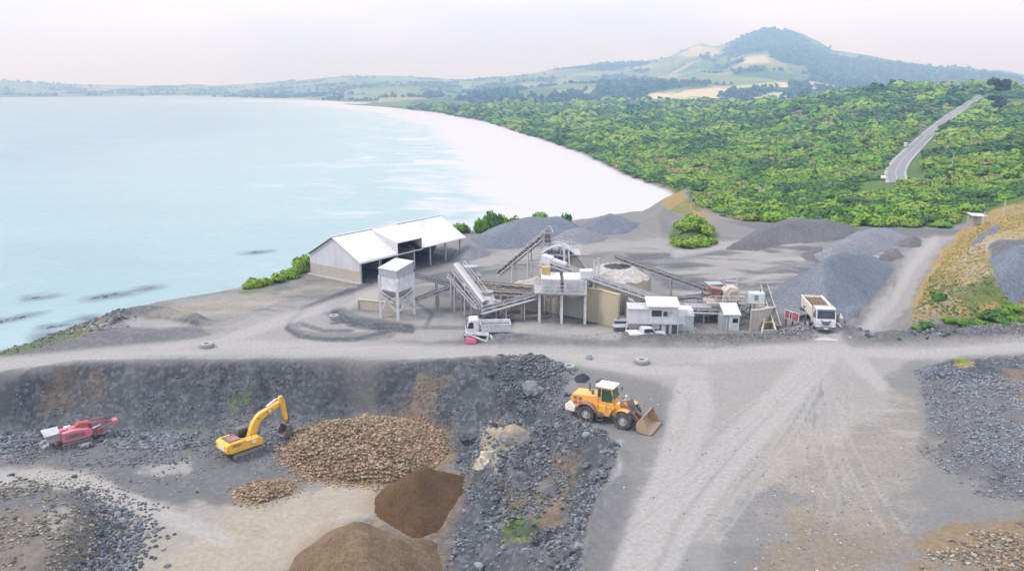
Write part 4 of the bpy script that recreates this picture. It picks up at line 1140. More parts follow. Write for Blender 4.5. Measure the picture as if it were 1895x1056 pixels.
# ------------------------------------------------------------------ dark reefs in the sea
reefs = [((0, 596, 48, 585), 'long dark reef breaking the water at the left edge of the view'), ((172, 552, 225, 543), 'largest dark reef in the water below the left shore'), ((256, 537, 280, 532), 'small dark reef to the right of the largest one'),
         ((92, 606, 128, 599), 'dark reef close in front of the left shore'), ((84, 620, 132, 613), 'dark rocks touching the left shore'), ((464, 467, 486, 466), 'lone dark reef far out in the bay'), ((58, 551, 78, 549), 'thin dark reef between the left edge reef and the largest one'), ((158, 591, 176, 589), 'small dark reef beside the pond wall shore')]
for (x0, y0, x1, y1), lb in reefs:
    a, b = G(x0, y0, SEA), G(x1, y1, SEA)
    r = np.random.default_rng(int(x0))
    n = 16
    u = r.uniform(0, 1, n)
    Lr = np.linalg.norm(b - a)
    P = a[None] + (b - a)[None] * u[:, None] + np.column_stack([r.normal(size=n) * Lr * 0.05, r.normal(size=n) * Lr * 0.10, np.zeros(n)])
    s = r.uniform(0.07, 0.2, n) * Lr
    P[:, 2] = SEA - s * 0.42
    V, Fq, C = join(ROCK2, P, s * np.ones(n), np.tile([0.075, 0.08, 0.085, 1.0], (n, 1)), int(x0))
    V[:, 2] = SEA + (V[:, 2] - SEA) * 0.8
    c = P.mean(0)
    me = np_mesh('reef', V - c, Fq, M['stone'], smooth=False); set_col(me, 'tint', C)
    o = link('reef', me); o.location = c
    tag(o, lb, 'reef', 'dark reefs off the shore')

# ------------------------------------------------------------------ shrubs
def bush_temp(seed, lobes, cards, card, dense=1.0, tall=0.75):
    r = np.random.default_rng(seed)
    Vs, Fs, Cs, o = [], [], [], 0
    L_ = []
    for i in range(lobes):
        if i == 0: c, rr = np.array([0, 0, tall * 0.45]), 0.62
        else:
            t_ = r.uniform(0, 6.283); d = r.uniform(0.3, 0.62)
            c, rr = np.array([math.cos(t_) * d, math.sin(t_) * d, tall * r.uniform(0.2, 0.75)]), r.uniform(0.26, 0.46)
        L_.append((c, rr))
        V, Fq = ico(1, seed * 13 + i)
        V = V / np.linalg.norm(V, axis=1, keepdims=True) * (1 + r.normal(size=(len(V), 1)) * 0.1)
        P = V * rr * 0.82 * np.array([1, 1, 0.85]) + c
        P[:, 2] = np.maximum(P[:, 2], -0.12)
        Vs.append(P); Fs.append(np.column_stack([Fq, Fq[:, 2]]) + o); o += len(P)
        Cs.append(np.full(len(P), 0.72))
    ar = np.array([l[1] ** 2 for l in L_]); ar /= ar.sum()
    k = r.choice(len(L_), cards, p=ar)
    d = r.normal(size=(cards, 3)); d[:, 2] = np.abs(d[:, 2]) * 1.0 - 0.25
    d /= np.linalg.norm(d, axis=1, keepdims=True)
    cc = np.array([L_[i][0] for i in k]); rr = np.array([L_[i][1] for i in k])
    pos = cc + d * rr[:, None] * r.uniform(0.72, 1.08, (cards, 1)) * np.array([1, 1, 0.85])
    nn = d + r.normal(size=(cards, 3)) * 0.24; nn /= np.linalg.norm(nn, axis=1, keepdims=True)
    a = np.cross(nn, r.normal(size=(cards, 3))); a /= np.linalg.norm(a, axis=1, keepdims=True)
    b = np.cross(nn, a)
    s = card * r.uniform(0.6, 1.3, (cards, 1))
    quad = np.stack([pos - a * s - b * s * 0.55, pos + a * s * 0.9 - b * s * 0.7, pos + a * s + b * s * 0.6, pos - a * s * 0.8 + b * s * 0.65], 1)
    quad[:, :, 2] = np.maximum(quad[:, :, 2], -0.1)
    Vs.append(quad.reshape(-1, 3)); Fs.append(np.arange(cards * 4).reshape(-1, 4) + o)
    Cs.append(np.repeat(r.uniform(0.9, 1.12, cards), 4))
    return np.concatenate(Vs), np.concatenate(Fs), np.concatenate(Cs)
def tri_fix(me):
    return me
def bush_mesh(name, V, Fq, C, m=None):
    # core triangles were written as degenerate quads: split them
    tri = Fq[:, 2] == Fq[:, 3]
    me = bpy.data.meshes.new(name)
    V = np.ascontiguousarray(V, np.float32)
    me.vertices.add(len(V)); me.vertices.foreach_set('co', V.ravel())
    T, Q = Fq[tri][:, :3], Fq[~tri]
    loops = np.concatenate([T.ravel(), Q.ravel()]).astype(np.int32)
    me.loops.add(len(loops)); me.loops.foreach_set('vertex_index', loops)
    tot = np.concatenate([np.full(len(T), 3), np.full(len(Q), 4)]).astype(np.int32)
    me.polygons.add(len(tot)); me.polygons.foreach_set('loop_start', (np.cumsum(tot) - tot).astype(np.int32)); me.polygons.foreach_set('loop_total', tot)
    me.update(calc_edges=True)
    me.polygons.foreach_set('use_smooth', np.ones(len(tot), bool))
    me.materials.append(m or M['leaf'])
    set_col(me, 'tint', C)
    return me
NEARB = [bush_temp(500 + i, 7, 330, 0.095) for i in range(6)]
MIDB = [bush_temp(520 + i, 5, 100, 0.15) for i in range(6)]
FARB = [bush_temp(540 + i, 3, 30, 0.26) for i in range(5)]
GREENS = np.array([(0.095, 0.19, 0.022), (0.07, 0.15, 0.024), (0.13, 0.225, 0.026), (0.052, 0.115, 0.026), (0.16, 0.235, 0.034), (0.040, 0.09, 0.024), (0.15, 0.21, 0.045)]) * np.array([1.2, 1.2, 0.8])
def bush_join(temps, pos, size, tint, seed):
    r = np.random.default_rng(seed); Vs, Fs, Cs, o = [], [], [], 0
    which = r.integers(0, len(temps), len(pos))
    for k, (V, Fq, cv) in enumerate(temps):
        m = which == k; n = int(m.sum())
        if not n: continue
        P = np.einsum('nij,vj->nvi', rot_z(r.uniform(0, 6.283, n)), V) * size[m][:, None, :] + pos[m][:, None, :]
        Vs.append(P.reshape(-1, 3)); Fs.append((Fq[None] + (np.arange(n) * len(V))[:, None, None]).reshape(-1, 4) + o)
        c = tint[m][:, None, :] * cv[None, :, None]
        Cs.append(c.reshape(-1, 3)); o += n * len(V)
    C = np.concatenate(Cs); C = np.concatenate([C, np.ones((len(C), 1))], 1)
    return np.concatenate(Vs), np.concatenate(Fs), C

# jittered polar lattice
pts = []
r = np.random.default_rng(77)
rr = 150.0
while rr < 1750:
    s = max(2.5, 0.0083 * rr)
    na_ = int(R(90) * rr / s)
    th = R(-45) + (np.arange(na_) + r.uniform(-0.5, 0.5, na_)) * s / rr
    q = rr + r.uniform(-0.5, 0.5, na_) * s
    pts.append(np.column_stack([q * np.sin(th), q * np.cos(th), np.full(na_, s)]))
    rr += s * 0.95
pts = np.concatenate(pts)
X_, Y_ = pts[:, 0], pts[:, 1]
qq = sd(X_, Y_, QPOLY); ll = sd(X_, Y_, LAND)
rd = line_dist(X_, Y_, ROADW)
Zs = height(X_, Y_)
bpx, bpy_ = proj(X_, Y_, Zs)
spots = fbm(X_ / 30, Y_ / 30, 4, 131)
ok = (qq < -7) & (ll > 7) & (rd > 6.0 + 0.35 * pts[:, 2]) & (bpx > -150) & (bpx < 2050)
straw = ((spots > 0.15) & (np.hypot(X_, Y_) > 330)) | ((fbm(X_ / 16, Y_ / 16, 4, 137) > 0.22) & (np.hypot(X_, Y_) < 345))
straw &= r.uniform(size=len(pts)) < 0.8
ok &= ~inside(bpx, bpy_, [(1236, 398), (1205, 346), (1235, 345), (1318, 392), (1330, 406), (1290, 408)])
ok &= ~inside(bpx, bpy_, [(1600, 334), (1680, 340), (1650, 362), (1570, 366)])
ok &= ~inside(bpx, bpy_, [(1824, 186), (1960, 178), (1960, 196), (1836, 198)])
ok &= ~((sd(X_, Y_, BANK) > -3))
ok &= ~((rd < 10.5) & (X_ > np.interp(Y_, ROADS[:, 1], ROADS[:, 0])))
P_ = pts[ok]; Zk = Zs[ok]; rk = np.hypot(P_[:, 0], P_[:, 1])
big = fbm(P_[:, 0] / 45, P_[:, 1] / 45, 3, 151)
sz = P_[:, 2] * r.uniform(0.55, 1.1, len(P_)) * np.where(r.uniform(size=len(P_)) < 0.16, 1.6, 1.0) * 1.15
hgt = sz * r.uniform(0.45, 0.85, len(P_)) * (1 + 0.35 * big)
sk = straw[ok]; sz = np.where(sk, sz * 0.6, sz); hgt = np.where(sk, hgt * 0.4, hgt)
S3 = np.column_stack([sz, sz, hgt])
ti = np.clip((big * 1.5 + r.normal(size=len(P_)) * 0.13 + 0.7 * fbm(P_[:, 0] / 13, P_[:, 1] / 13, 3, 153) + 0.38) * 6, 0, 6).astype(int)
T3 = GREENS[np.array([5, 3, 1, 0, 2, 4, 6])[ti]] * r.uniform(0.86, 1.14, (len(P_), 1))
T3 = np.where(sk[:, None], np.array([0.27, 0.24, 0.095]) * r.uniform(0.75, 1.2, (len(P_), 1)), T3)
pos = np.column_stack([P_[:, 0], P_[:, 1], Zk - 0.1])
near = rk < 300; mid = (rk >= 300) & (rk < 620); farm = rk >= 620
vis = near & (bpx[ok] > 0) & (bpx[ok] < 1895)
order = np.argsort(np.where(vis & ~sk, rk / np.maximum(sz, 0.1), 1e9))
indiv = np.zeros(len(P_), bool); indiv[order[:220]] = True
BM = []
for i, (V, Fq, cv) in enumerate(NEARB):
    for g in (0, 2, 3, 4):
        c = np.concatenate([GREENS[g][None] * cv[:, None], np.ones((len(cv), 1))], 1)
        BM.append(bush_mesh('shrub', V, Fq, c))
for i in np.where(indiv)[0]:
    o = link('shrub', BM[(int(i) * 7 + 3) % len(BM)])
    o.location = pos[i]; o.scale = S3[i]; o.rotation_euler = (0, 0, float(r.uniform(0, 6.28)))
    tag(o, 'bushy green shrub in the front rows of the dense scrub beyond the quarry yard', 'shrub', 'shrubs at the front of the coastal scrub')
Vs, Fs, Cs, o_ = [], [], [], 0
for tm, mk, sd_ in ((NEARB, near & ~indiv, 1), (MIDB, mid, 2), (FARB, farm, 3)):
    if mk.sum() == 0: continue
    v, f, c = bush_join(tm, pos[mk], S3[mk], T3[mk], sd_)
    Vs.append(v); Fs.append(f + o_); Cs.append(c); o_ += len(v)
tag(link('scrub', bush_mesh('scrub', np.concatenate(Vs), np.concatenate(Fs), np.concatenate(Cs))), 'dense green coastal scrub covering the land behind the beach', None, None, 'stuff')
print('scrub', len(P_), o_)

def shrub(px, py, d_or_z, w, h, g, label, group, seed, dz=-0.1):
    p = G(px, py, d_or_z)
    z = gz(p[0], p[1])
    o = link('shrub', BM[(seed * 5 + g) % len(BM)])
    o.location = (p[0], p[1], z + dz); o.scale = (w, w, h); o.rotation_euler = (0, 0, seed * 1.7)
    return tag(o, label, 'shrub', group)
for i, (px, py, w, h, lb) in enumerate([(893, 428, 2.2, 2.9, 'leftmost rounded shrub on the crest behind the shed'), (908, 426, 2.8, 3.9, 'tallest shrub on the crest behind the shed'), (928, 424, 2.2, 3.0, 'shrub just right of the tallest one behind the shed'), (954, 421, 2.4, 2.4, 'low wide shrub midway along the grey gravel bank'),
                                        (1002, 418, 2.7, 3.2, 'dome shaped shrub alone near the middle of the gravel bank crest'), (1046, 416, 1.9, 2.6, 'small dark shrub at the right end of the gravel bank crest'), (848, 430, 1.5, 2.0, 'tiny shrub above the far corner of the shed roof'), (860, 429, 1.4, 1.8, 'small shrub between the shed roof corner and the tall shrubs')]):
    shrub(px, py + 2, 0, w, h * 1.3, i, lb, 'shrubs on the seaward crest', i, 0.0)
for i, (px, py, w, h, lb) in enumerate([(470, 528, 1.9, 1.5, 'low dark shrub at the left end of the row by the cliff edge'), (490, 524, 1.6, 1.2, 'low shrub in the middle of the cliff edge row'), (515, 518, 1.9, 1.3, 'spreading shrub in the cliff edge row near the shed'), (540, 510, 2.2, 1.7, 'green shrub beside the shed gable on the cliff edge'), (557, 501, 2.0, 2.6, 'tallest shrub against the corner of the shed gable'), (565, 492, 2.0, 2.6, 'shrub half hidden behind the shed gable')]):
    shrub(px, py + 3, 0, w, h * 1.2, i + 2, lb, 'shrubs along the cliff edge by the shed', i + 9)
for i, (px, py, w, h) in enumerate([(1254, 440, 2.2, 2.0), (1268, 428, 2.8, 2.6), (1284, 422, 3.0, 2.8), (1302, 426, 2.8, 2.6), (1296, 440, 3.0, 2.6), (1276, 444, 2.6, 2.2), (1316, 438, 2.0, 1.8)]):
    shrub(px, py, 1.5, w, h, i + 1, 'green shrub in the clump on the small mound behind the plant', 'shrubs on the small mound', i + 20)
for i, (px, py, z, w, h) in enumerate([(1838, 530, 5, 1.5, 1.5), (1820, 545, 4.6, 1.3, 1.2), (1850, 520, 5.6, 1.6, 1.5), (1868, 512, 6, 1.5, 1.5), (1800, 560, 3.6, 1.2, 1.0), (1780, 572, 2.6, 1.1, 0.9), (1735, 562, 2.2, 1.3, 1.3), (1760, 575, 2.4, 1.0, 0.9), (1715, 598, 0.8, 1.0, 0.8), (1695, 604, 0.4, 0.8, 0.6), (1865, 545, 4.6, 1.4, 1.2), (1888, 530, 5.4, 1.4, 1.2), (1830, 565, 3, 1.0, 0.8), (1885, 500, 6.6, 1.3, 1.0)]):
    shrub(px, py, z, w * 1.15, h, i + 2, 'dark green shrub growing on the yellow grass face of the right hand bank', 'shrubs on the right hand bank', i + 40)
shrub(1783, 672, 0, 1.0, 0.5, 6, 'yellow green tuft on the dark stone heap beside the road', None, 3, 0.3)
shrub(945, 968, -4.5, 0.8, 0.5, 2, 'single bright green weed clump low on the rocky pit slope', None, 8)

# rough grass on the clay bank
rg_ = np.random.default_rng(91)
q_ = region([(1660, 612), (1690, 560), (1730, 480), (1778, 428), (1840, 402), (1960, 385), (1990, 440), (1990, 590), (1895, 600), (1760, 612)], 3.0, 14000, 92, 0.7, 4.0)
px_, py_ = proj(q_[:, 0], q_[:, 1], height(q_[:, 0], q_[:, 1]))
kp = (sd(q_[:, 0], q_[:, 1], BANK) > 0.6) & ~inside(px_, py_, [(1824, 452), (1850, 438), (1900, 440), (2000, 440), (2000, 490), (1895, 498), (1838, 486)])
low = (py_ > 500) | (rg_.uniform(size=len(q_)) < 0.35)
q_ = q_[kp & low]; py_ = py_[kp & low]; n_ = len(q_)
gcol = np.array([(0.29, 0.245, 0.08), (0.25, 0.23, 0.065), (0.32, 0.265, 0.10), (0.19, 0.19, 0.045), (0.11, 0.15, 0.035)])
gi = np.clip((fbm(q_[:, 0] / 4, q_[:, 1] / 4, 3, 95) * 1.8 + 0.42 + rg_.normal(size=n_) * 0.15) * 5, 0, 4).astype(int)
gi = np.where((py_ < 512) | (py_ > 585), np.minimum(gi, 2), gi)
gs = rg_.uniform(0.12, 0.32, n_)
v, f, c = bush_join(FARB, np.column_stack([q_, height(q_[:, 0], q_[:, 1]) - 0.03]), np.column_stack([gs, gs, gs * 0.6]), gcol[gi], 93)
tag(link('bank_grass', bush_mesh('bank_grass', v, f, c)), 'rough yellow and green grass on the clay bank at the right', None, None, 'stuff')

# pale rock outcrop in the pit slope
def outcrop(px, py, z, s, pal, label, seed):
    c = G(px, py, z); zz = gz(c[0], c[1])
    V, Fq = ico(3, seed)
    V = V / np.linalg.norm(V, axis=1, keepdims=True)
    n = fbm(V[:, 0] * 1.7 + seed, V[:, 1] * 1.7 + V[:, 2] * 1.3, 4, seed); n2 = fbm(V[:, 0] * 5 + seed, V[:, 1] * 5 - V[:, 2] * 4, 3, seed + 3)
    st = np.round((V[:, 2] + 0.5 * V[:, 0]) * 5 + n * 2) / 5 - (V[:, 2] + 0.5 * V[:, 0])
    V = V * (1 + 0.42 * n + 0.12 * n2 + 0.25 * st)[:, None] * np.array(s)
    me = np_mesh('rock_outcrop', V, Fq, M['stone'], smooth=False)
    k = np.clip((n * 1.6 + n2 * 0.8 + 0.5) * len(pal), 0, len(pal) - 1).astype(int)
    set_col(me, 'tint', np.concatenate([np.array(pal)[k], np.ones((len(V), 1))], 1))
    o = link('rock_outcrop', me); o.location = (c[0], c[1], zz - s[2] * 0.35); o.rotation_euler = (0, 0, seed)
    tag(o, label, 'rock')
outcrop(908, 830, -2.4, (1.3, 1.5, 1.7), [(0.42, 0.37, 0.28), (0.30, 0.26, 0.19), (0.48, 0.44, 0.37), (0.22, 0.20, 0.16)], 'pale tan rock outcrop jutting from the pit slope left of the loader', 4)
outcrop(960, 800, -1.6, (1.9, 1.6, 1.2), [(0.14, 0.13, 0.115), (0.20, 0.165, 0.12), (0.11, 0.115, 0.12), (0.26, 0.215, 0.15)], 'brown grey rock outcrop just right of the pale tan one', 9)
outcrop(880, 760, -1.5, (1.6, 1.2, 1.0), [(0.10, 0.105, 0.11), (0.14, 0.145, 0.15), (0.075, 0.08, 0.085)], 'dark rock outcrop high on the pit slope behind the pale tan one', 25)
outcrop(1010, 890, -2.2, (1.5, 1.7, 1.0), [(0.13, 0.115, 0.10), (0.17, 0.14, 0.11), (0.10, 0.10, 0.10)], 'brown grey rock outcrop midway down the right side of the pit slope', 29)
outcrop(985, 700, -0.6, (1.4, 1.2, 0.8), [(0.15, 0.155, 0.16), (0.10, 0.105, 0.11), (0.21, 0.215, 0.22)], 'grey rock ledge at the crest of the pit slope left of the black heap', 33)
outcrop(712, 742, -2.5, (1.5, 1.0, 0.8), [(0.13, 0.135, 0.14), (0.09, 0.095, 0.10), (0.17, 0.17, 0.17)], 'dark rock ledge in the pit wall above the brown rock pile', 21)

# ------------------------------------------------------------------ sealed road up the hill
def ribbon(name, C, w0, w1, lift, m, n=90):
    Pc = smooth_line(C, n)
    d = np.gradient(Pc, axis=0); nrm = np.column_stack([d[:, 1], -d[:, 0]]); nrm /= np.linalg.norm(nrm, axis=1, keepdims=True)
    rows = []
    ws = np.linspace(w0, w1, 7)
    zc = Pc[:, 2]
    for w_ in ws:
        xy = Pc[:, :2] + nrm * w_
        rows.append(np.column_stack([xy, zc + lift]))
    V = np.stack(rows, 1).reshape(-1, 3)
    return np_mesh(name, V, grid_faces(n, len(ws)), m)
t = NT('road_asphalt'); p = t.pos(); n = t.noise(p, 0.4, 5)
t.color(t.mix(n, (0.15, 0.15, 0.157), (0.20, 0.198, 0.20))); t.set(Roughness=0.9); t.bump(t.noise(p, 5, 4), 0.3, 0.03); M['asphalt'] = t.m
t = NT('road_gravel'); p = t.pos(); n = t.noise(p, 0.5, 5)
t.color(t.mix(n, (0.26, 0.25, 0.235), (0.34, 0.325, 0.31))); t.set(Roughness=0.95); M['verge'] = t.m
tag(link('road_verge', ribbon('road_verge', ROADW, -4.3, 4.0, 0.06, M['verge'])), kind='structure')
tag(link('road', ribbon('road', ROADW, -3.1, 3.0, 0.12, M['asphalt'])), kind='structure')
t = NT('road_paint'); p = t.pos()
t.color(t.mix(t.noise(p, 1.5, 4), (0.30, 0.30, 0.29), (0.5, 0.5, 0.48))); t.set(Roughness=0.8); M['line'] = t.m
tag(link('road_centre_line', ribbon('road_centre_line', ROADW, -0.09, 0.09, 0.16, M['line'])), kind='structure')

# ------------------------------------------------------------------ trees
def tree(px, py, d, h, w, label, group, seed, col=(0.03, 0.045, 0.02), temps=None, z=None, parts=True, meshes={}):
    p = PT(px, py, d)
    zz = gz(p[0], p[1]) if z is None else z
    t_ = thing('tree', label, 'tree', (p[0], p[1], zz), seed * 1.3, group)
    rj = np.random.default_rng(seed)
    mb = MB(); mb.cyl((0, 0, -0.5), (0.02 * h, 0, h * 0.55), h * 0.035, 8, h * 0.02)
    for k in range(4):
        a = k * 1.7 + seed
        mb.cyl((0.01 * h, 0, h * (0.3 + 0.05 * k)), (math.cos(a) * w * 0.3, math.sin(a) * w * 0.3, h * (0.55 + 0.06 * k)), h * 0.014, 6, h * 0.006)
    mb.build('trunk', M['bark'], t_, smooth=True)
    P = []; S = []
    for k in range(11):
        a = rj.uniform(0, 6.283); e = rj.uniform(0.2, 0.92); q = rj.uniform(0, 0.5) * w * (1.15 - 0.75 * abs(e - 0.5)) * 0.62
        P.append((math.cos(a) * q, math.sin(a) * q, h * e - h * 0.12)); ss = rj.uniform(0.2, 0.32) * w; S.append((ss, ss, ss * 1.05))
    v, f, c = bush_join(temps or MIDB, np.array(P), np.array(S), np.tile(np.array(col), (11, 1)) * rj.uniform(0.75, 1.3, (11, 1)), seed)
    link('crown', bush_mesh('crown', v, f, c), t_)
    return t_
tree(1851, 186, 640, 33, 22, 'large dark spreading tree alone on the hilltop at the right beside the road', None, 5, (0.028, 0.04, 0.022), NEARB, gz(*PT(1851, 186, 640)[:2]))
def hill_z(x, y):
    i = np.argmin((hx - x) ** 2 + (hy - y) ** 2); return float(hz.ravel()[i])
TL = [(952, 11), (968, 13), (984, 12), (1000, 11), (1016, 13), (1034, 14), (1050, 12), (1064, 10), (1080, 13), (1098, 15), (1112, 16), (1126, 15), (1140, 13), (1156, 15), (1172, 16), (1188, 14), (1204, 17), (1222, 19), (1240, 13), (1262, 10), (1282, 9), (1310, 11), (1330, 9), (1352, 10), (1390, 12), (1418, 11), (1440, 9)]
for i, (px, h) in enumerate(TL):
    y_ = 1830 + (i * 37 % 60)
    p = PT(px, 190, y_)
    tree(px, 190, y_, h, h * 1.35, 'dark bushy tree in the row at the foot of the hills behind the scrub', 'trees at the foot of the hills', i + 60, (0.022, 0.042, 0.022), FARB, gz(p[0], p[1]) - 1)
# far woods as one mass
wm = (wood > 0.5).ravel() & (uu.ravel() > 0.01)
idx = np.where(wm)[0]
r = np.random.default_rng(9)
wgt = (hr.ravel()[idx]) ** 2.0 * 1.0
sel = r.choice(idx, 11000, p=wgt / wgt.sum())
pw = np.column_stack([hx.ravel()[sel] + r.normal(size=11000) * 8, hy.ravel()[sel] + r.normal(size=11000) * 8, hz.ravel()[sel] - 1.5])
sw = r.uniform(7, 14, 11000); s3 = np.column_stack([sw, sw, sw * r.uniform(0.9, 1.5, 11000)])
v, f, c = bush_join([bush_temp(560 + i, 3, 10, 0.34) for i in range(4)], pw, s3, np.tile([0.020, 0.038, 0.020], (11000, 1)) * r.uniform(0.7, 1.3, (11000, 1)), 5)
tag(link('woodland', bush_mesh('woodland', v, f, c)), 'dark plantation woods on the hazy hills', None, None, 'stuff')
# ------------------------------------------------------------------ storage shed
def V3(a): return Vector((float(a[0]), float(a[1]), float(a[2])))
def shed():
    c0 = V3(G(667.6, 525)); l0 = V3(G(568.6, 508)); f0 = V3(G(853, 475.5))
    ex = (f0 - c0); LEN = ex.length; ex.normalize()
    ey = Vector((-ex.y, ex.x, 0)); WID = (l0 - c0).length * 0.99
    rz = math.atan2(ex.y, ex.x)
    t_ = thing('storage_shed', 'long pale gabled storage shed with open bays beside the sea cliff', 'shed', c0, rz)
    # local frame: x along the shed away from the gable, y across towards the sea
    EH, RH = 3.5, 6.75; mid = WID / 2; OV = 0.3
    sl_ = (RH - EH) / mid
    th = 0.14
    g = MB()
    # near gable: concrete plinth below, sheet above
    MB().box((0.1, WID / 2, 0.95), (0.22, WID, 1.9)).build('plinth', M['concrete'], t_)
    g.side([(0, 1.9), (WID, 1.9), (WID, EH), (mid, RH), (0, EH)], 0, 0)
    g = MB(); g.prism([(0.02, 0, 1.9), (0.02, WID, 1.9), (0.02, WID, EH), (0.02, mid, RH), (0.02, 0, EH)], (0.12, 0, 0))
    g.build('gable_wall', M['clad'], t_)
    g = MB(); g.prism([(LEN - 0.2, WID * 0.55, 0), (LEN - 0.2, WID, 0), (LEN - 0.2, WID, EH), (LEN - 0.2, mid, RH), (LEN - 0.2, mid * 0.4, RH - 0.6 * mid * sl_), (LEN - 0.2, WID * 0.45, 2.4)], (0.14, 0, 0))
    g.build('gable_wall', M['clad'], t_)
    MB().box((LEN / 2, WID - 0.12, 1.5), (LEN - 0.5, 0.2, 3.0)).build('rear_wall', M['dark_wall_and_shade'], t_)  # coloured dark so the shade of the open bays is in the wall
    # roof: sea side in one sheet, yard side in three lengths with a raised middle length
    def slope_sheet(x0, x1, y0, z0, y1, z1, nm='roof'):
        m = MB(); m.prism([(x0, y0, z0), (x1, y0, z0), (x1, y1, z1), (x0, y1, z1)], (0, 0, th))
        o = m.build(nm, M['roof'], t_)
        m = MB(); m.prism([(x0 + 0.1, y0 + (0.1 if y0 < y1 else -0.1), z0 - 0.03), (x1 - 0.1, y0 + (0.1 if y0 < y1 else -0.1), z0 - 0.03), (x1 - 0.1, y1, z1 - 0.06), (x0 + 0.1, y1, z1 - 0.06)], (0, 0, 0.02)); m.build('roof_shade_sheet', M['dark_wall_and_shade'], t_)  # second sheet is added below the roof as painted interior shade
        return o
    e0 = EH - OV * sl_
    slope_sheet(-0.35, LEN + 1.2, WID + OV, e0, mid, RH)
    a, b = LEN * 0.33, LEN * 0.57
    slope_sheet(-0.35, a, -OV, e0, mid, RH)
    slope_sheet(b, LEN + 1.2, -OV, e0, mid, RH)
    slope_sheet(a, b, -OV, e0 + 1.75, mid, RH + 0.02, 'raised_roof')
    for x, nm in ((a, 'roof_cheek'), (b, 'roof_cheek')):
        m = MB(); m.prism([(x, -OV, e0 + 0.16), (x, -OV, e0 + 1.75), (x, mid, RH + 0.01)], (0.08 if x == a else -0.08, 0, 0))
        m.build(nm, M['clad'], t_)
    m = MB(); m.bar((-0.35, -OV - 0.06, e0 - 0.06), (b, -OV - 0.06, e0 - 0.06), 0.14, 0.16); m.build('gutter', M['white'], t_)
    m = MB(); m.bar((-0.35, mid, RH + th + 0.03), (LEN + 1.2, mid, RH + th + 0.03), 0.4, 0.06); m.build('ridge_cap', M['roof'], t_)
    for k in range(7):
        x = 0.12 + (LEN - 0.3) * k / 6
        m = MB(); m.bar((x, 0.0, -0.1), (x, 0.0, EH - 0.04), 0.24, 0.24)
        m.build('post', M['steel'], t_)
        if k:
            m = MB(); m.bar((x, 0, EH - 0.1), (x, mid, RH - 0.15), 0.12, 0.24); m.bar((x, mid, RH - 0.15), (x, WID - 0.25, EH - 0.1), 0.12, 0.24)
            m.build('rafter', M['steel_dark'], t_)
    for x in (LEN * 0.33, LEN * 0.66):
        MB().box((x, mid + 1.5, 1.2), (0.25, WID - 4, 2.4)).build('partition', M['grey_concrete'], t_)
    MB().box((-0.25, WID / 2, 0.06), (0.4, WID + 0.6, 0.22)).build('footing', M['white_dusty'], t_)
    # stored gravel inside
    c = c0 + ex * (LEN * 0.52) + ey * (WID * 0.62)
    P_ = [c + ex * u + ey * v for u, v in ((-9, -2.5), (9, -2.5), (9.5, 3.0), (-9, 3.0))]
    return t_
shed()

# ------------------------------------------------------------------ elevated loading bin
def loading_bin():
    a, b, c = V3(G(737, 594)), V3(G(705, 587)), V3(G(767, 582))
    u, v = (b - a), (c - a)
    d = a + u + v
    t_ = thing('loading_bin', 'grey topped loadout bin on four tall white legs in front of the shed', 'bin', a)
    O = Vector((0, 0, 0)); H = 5.7
    for q in (O, u, v, u + v):
        m = MB(); m.bar(q + Vector((0, 0, -0.1)), q + Vector((0, 0, H)), 0.34, 0.34); m.build('leg', M['white'], t_)
    def quad(z, k=0.0):
        cc = (u + v) / 2
        return [(cc + (q - cc) * (1 - k)) + Vector((0, 0, z)) for q in (O, u, u + v, v)]
    m = MB(); m.loft([quad(H - 1.6, 0.02), quad(H + 0.05, 0.02)]); m.build('hopper', M['white'], t_)
    m = MB(); m.loft([quad(H - 1.6, 0.02), quad(H - 2.35, 0.22), quad(H - 3.0, 0.62)]); m.build('hopper_cone', M['bin_grey'], t_)
    q = quad(H + 0.05, -0.03); top = [q[0] + Vector((0, 0, 0.95)), q[1] + Vector((0, 0, 0.95)), q[2] + Vector((0, 0, 1.55)), q[3] + Vector((0, 0, 1.55))]
    m = MB(); m.loft([q, top]); m.build('top_box', M['bin_grey'], t_)
    cc = sum(top, Vector()) / 4
    rt = [cc + (p - cc) * 1.04 + Vector((0, 0, 0.01)) for p in top]
    m = MB(); m.loft([rt, [p + Vector((0, 0, 0.08)) for p in rt]]); m.build('roof', M['pale_green'], t_)
    for p, q in ((O, u), (O, v), (u, u + v), (v, u + v)):
        m = MB(); m.bar(p + Vector((0, 0, 1.0)), q + Vector((0, 0, 3.4)), 0.13); m.bar(q + Vector((0, 0, 1.0)), p + Vector((0, 0, 3.4)), 0.13, 0.11)
        m.build('cross_brace', M['white_dusty'], t_)
    for p, q in ((O, u), (O, v), (u, u + v), (v, u + v)):
        m = MB(); m.bar(p + Vector((0, 0, H - 1.72)), q + Vector((0, 0, H - 1.72)), 0.16, 0.2); m.build('ring_beam', M['white'], t_)
    return t_
loading_bin()

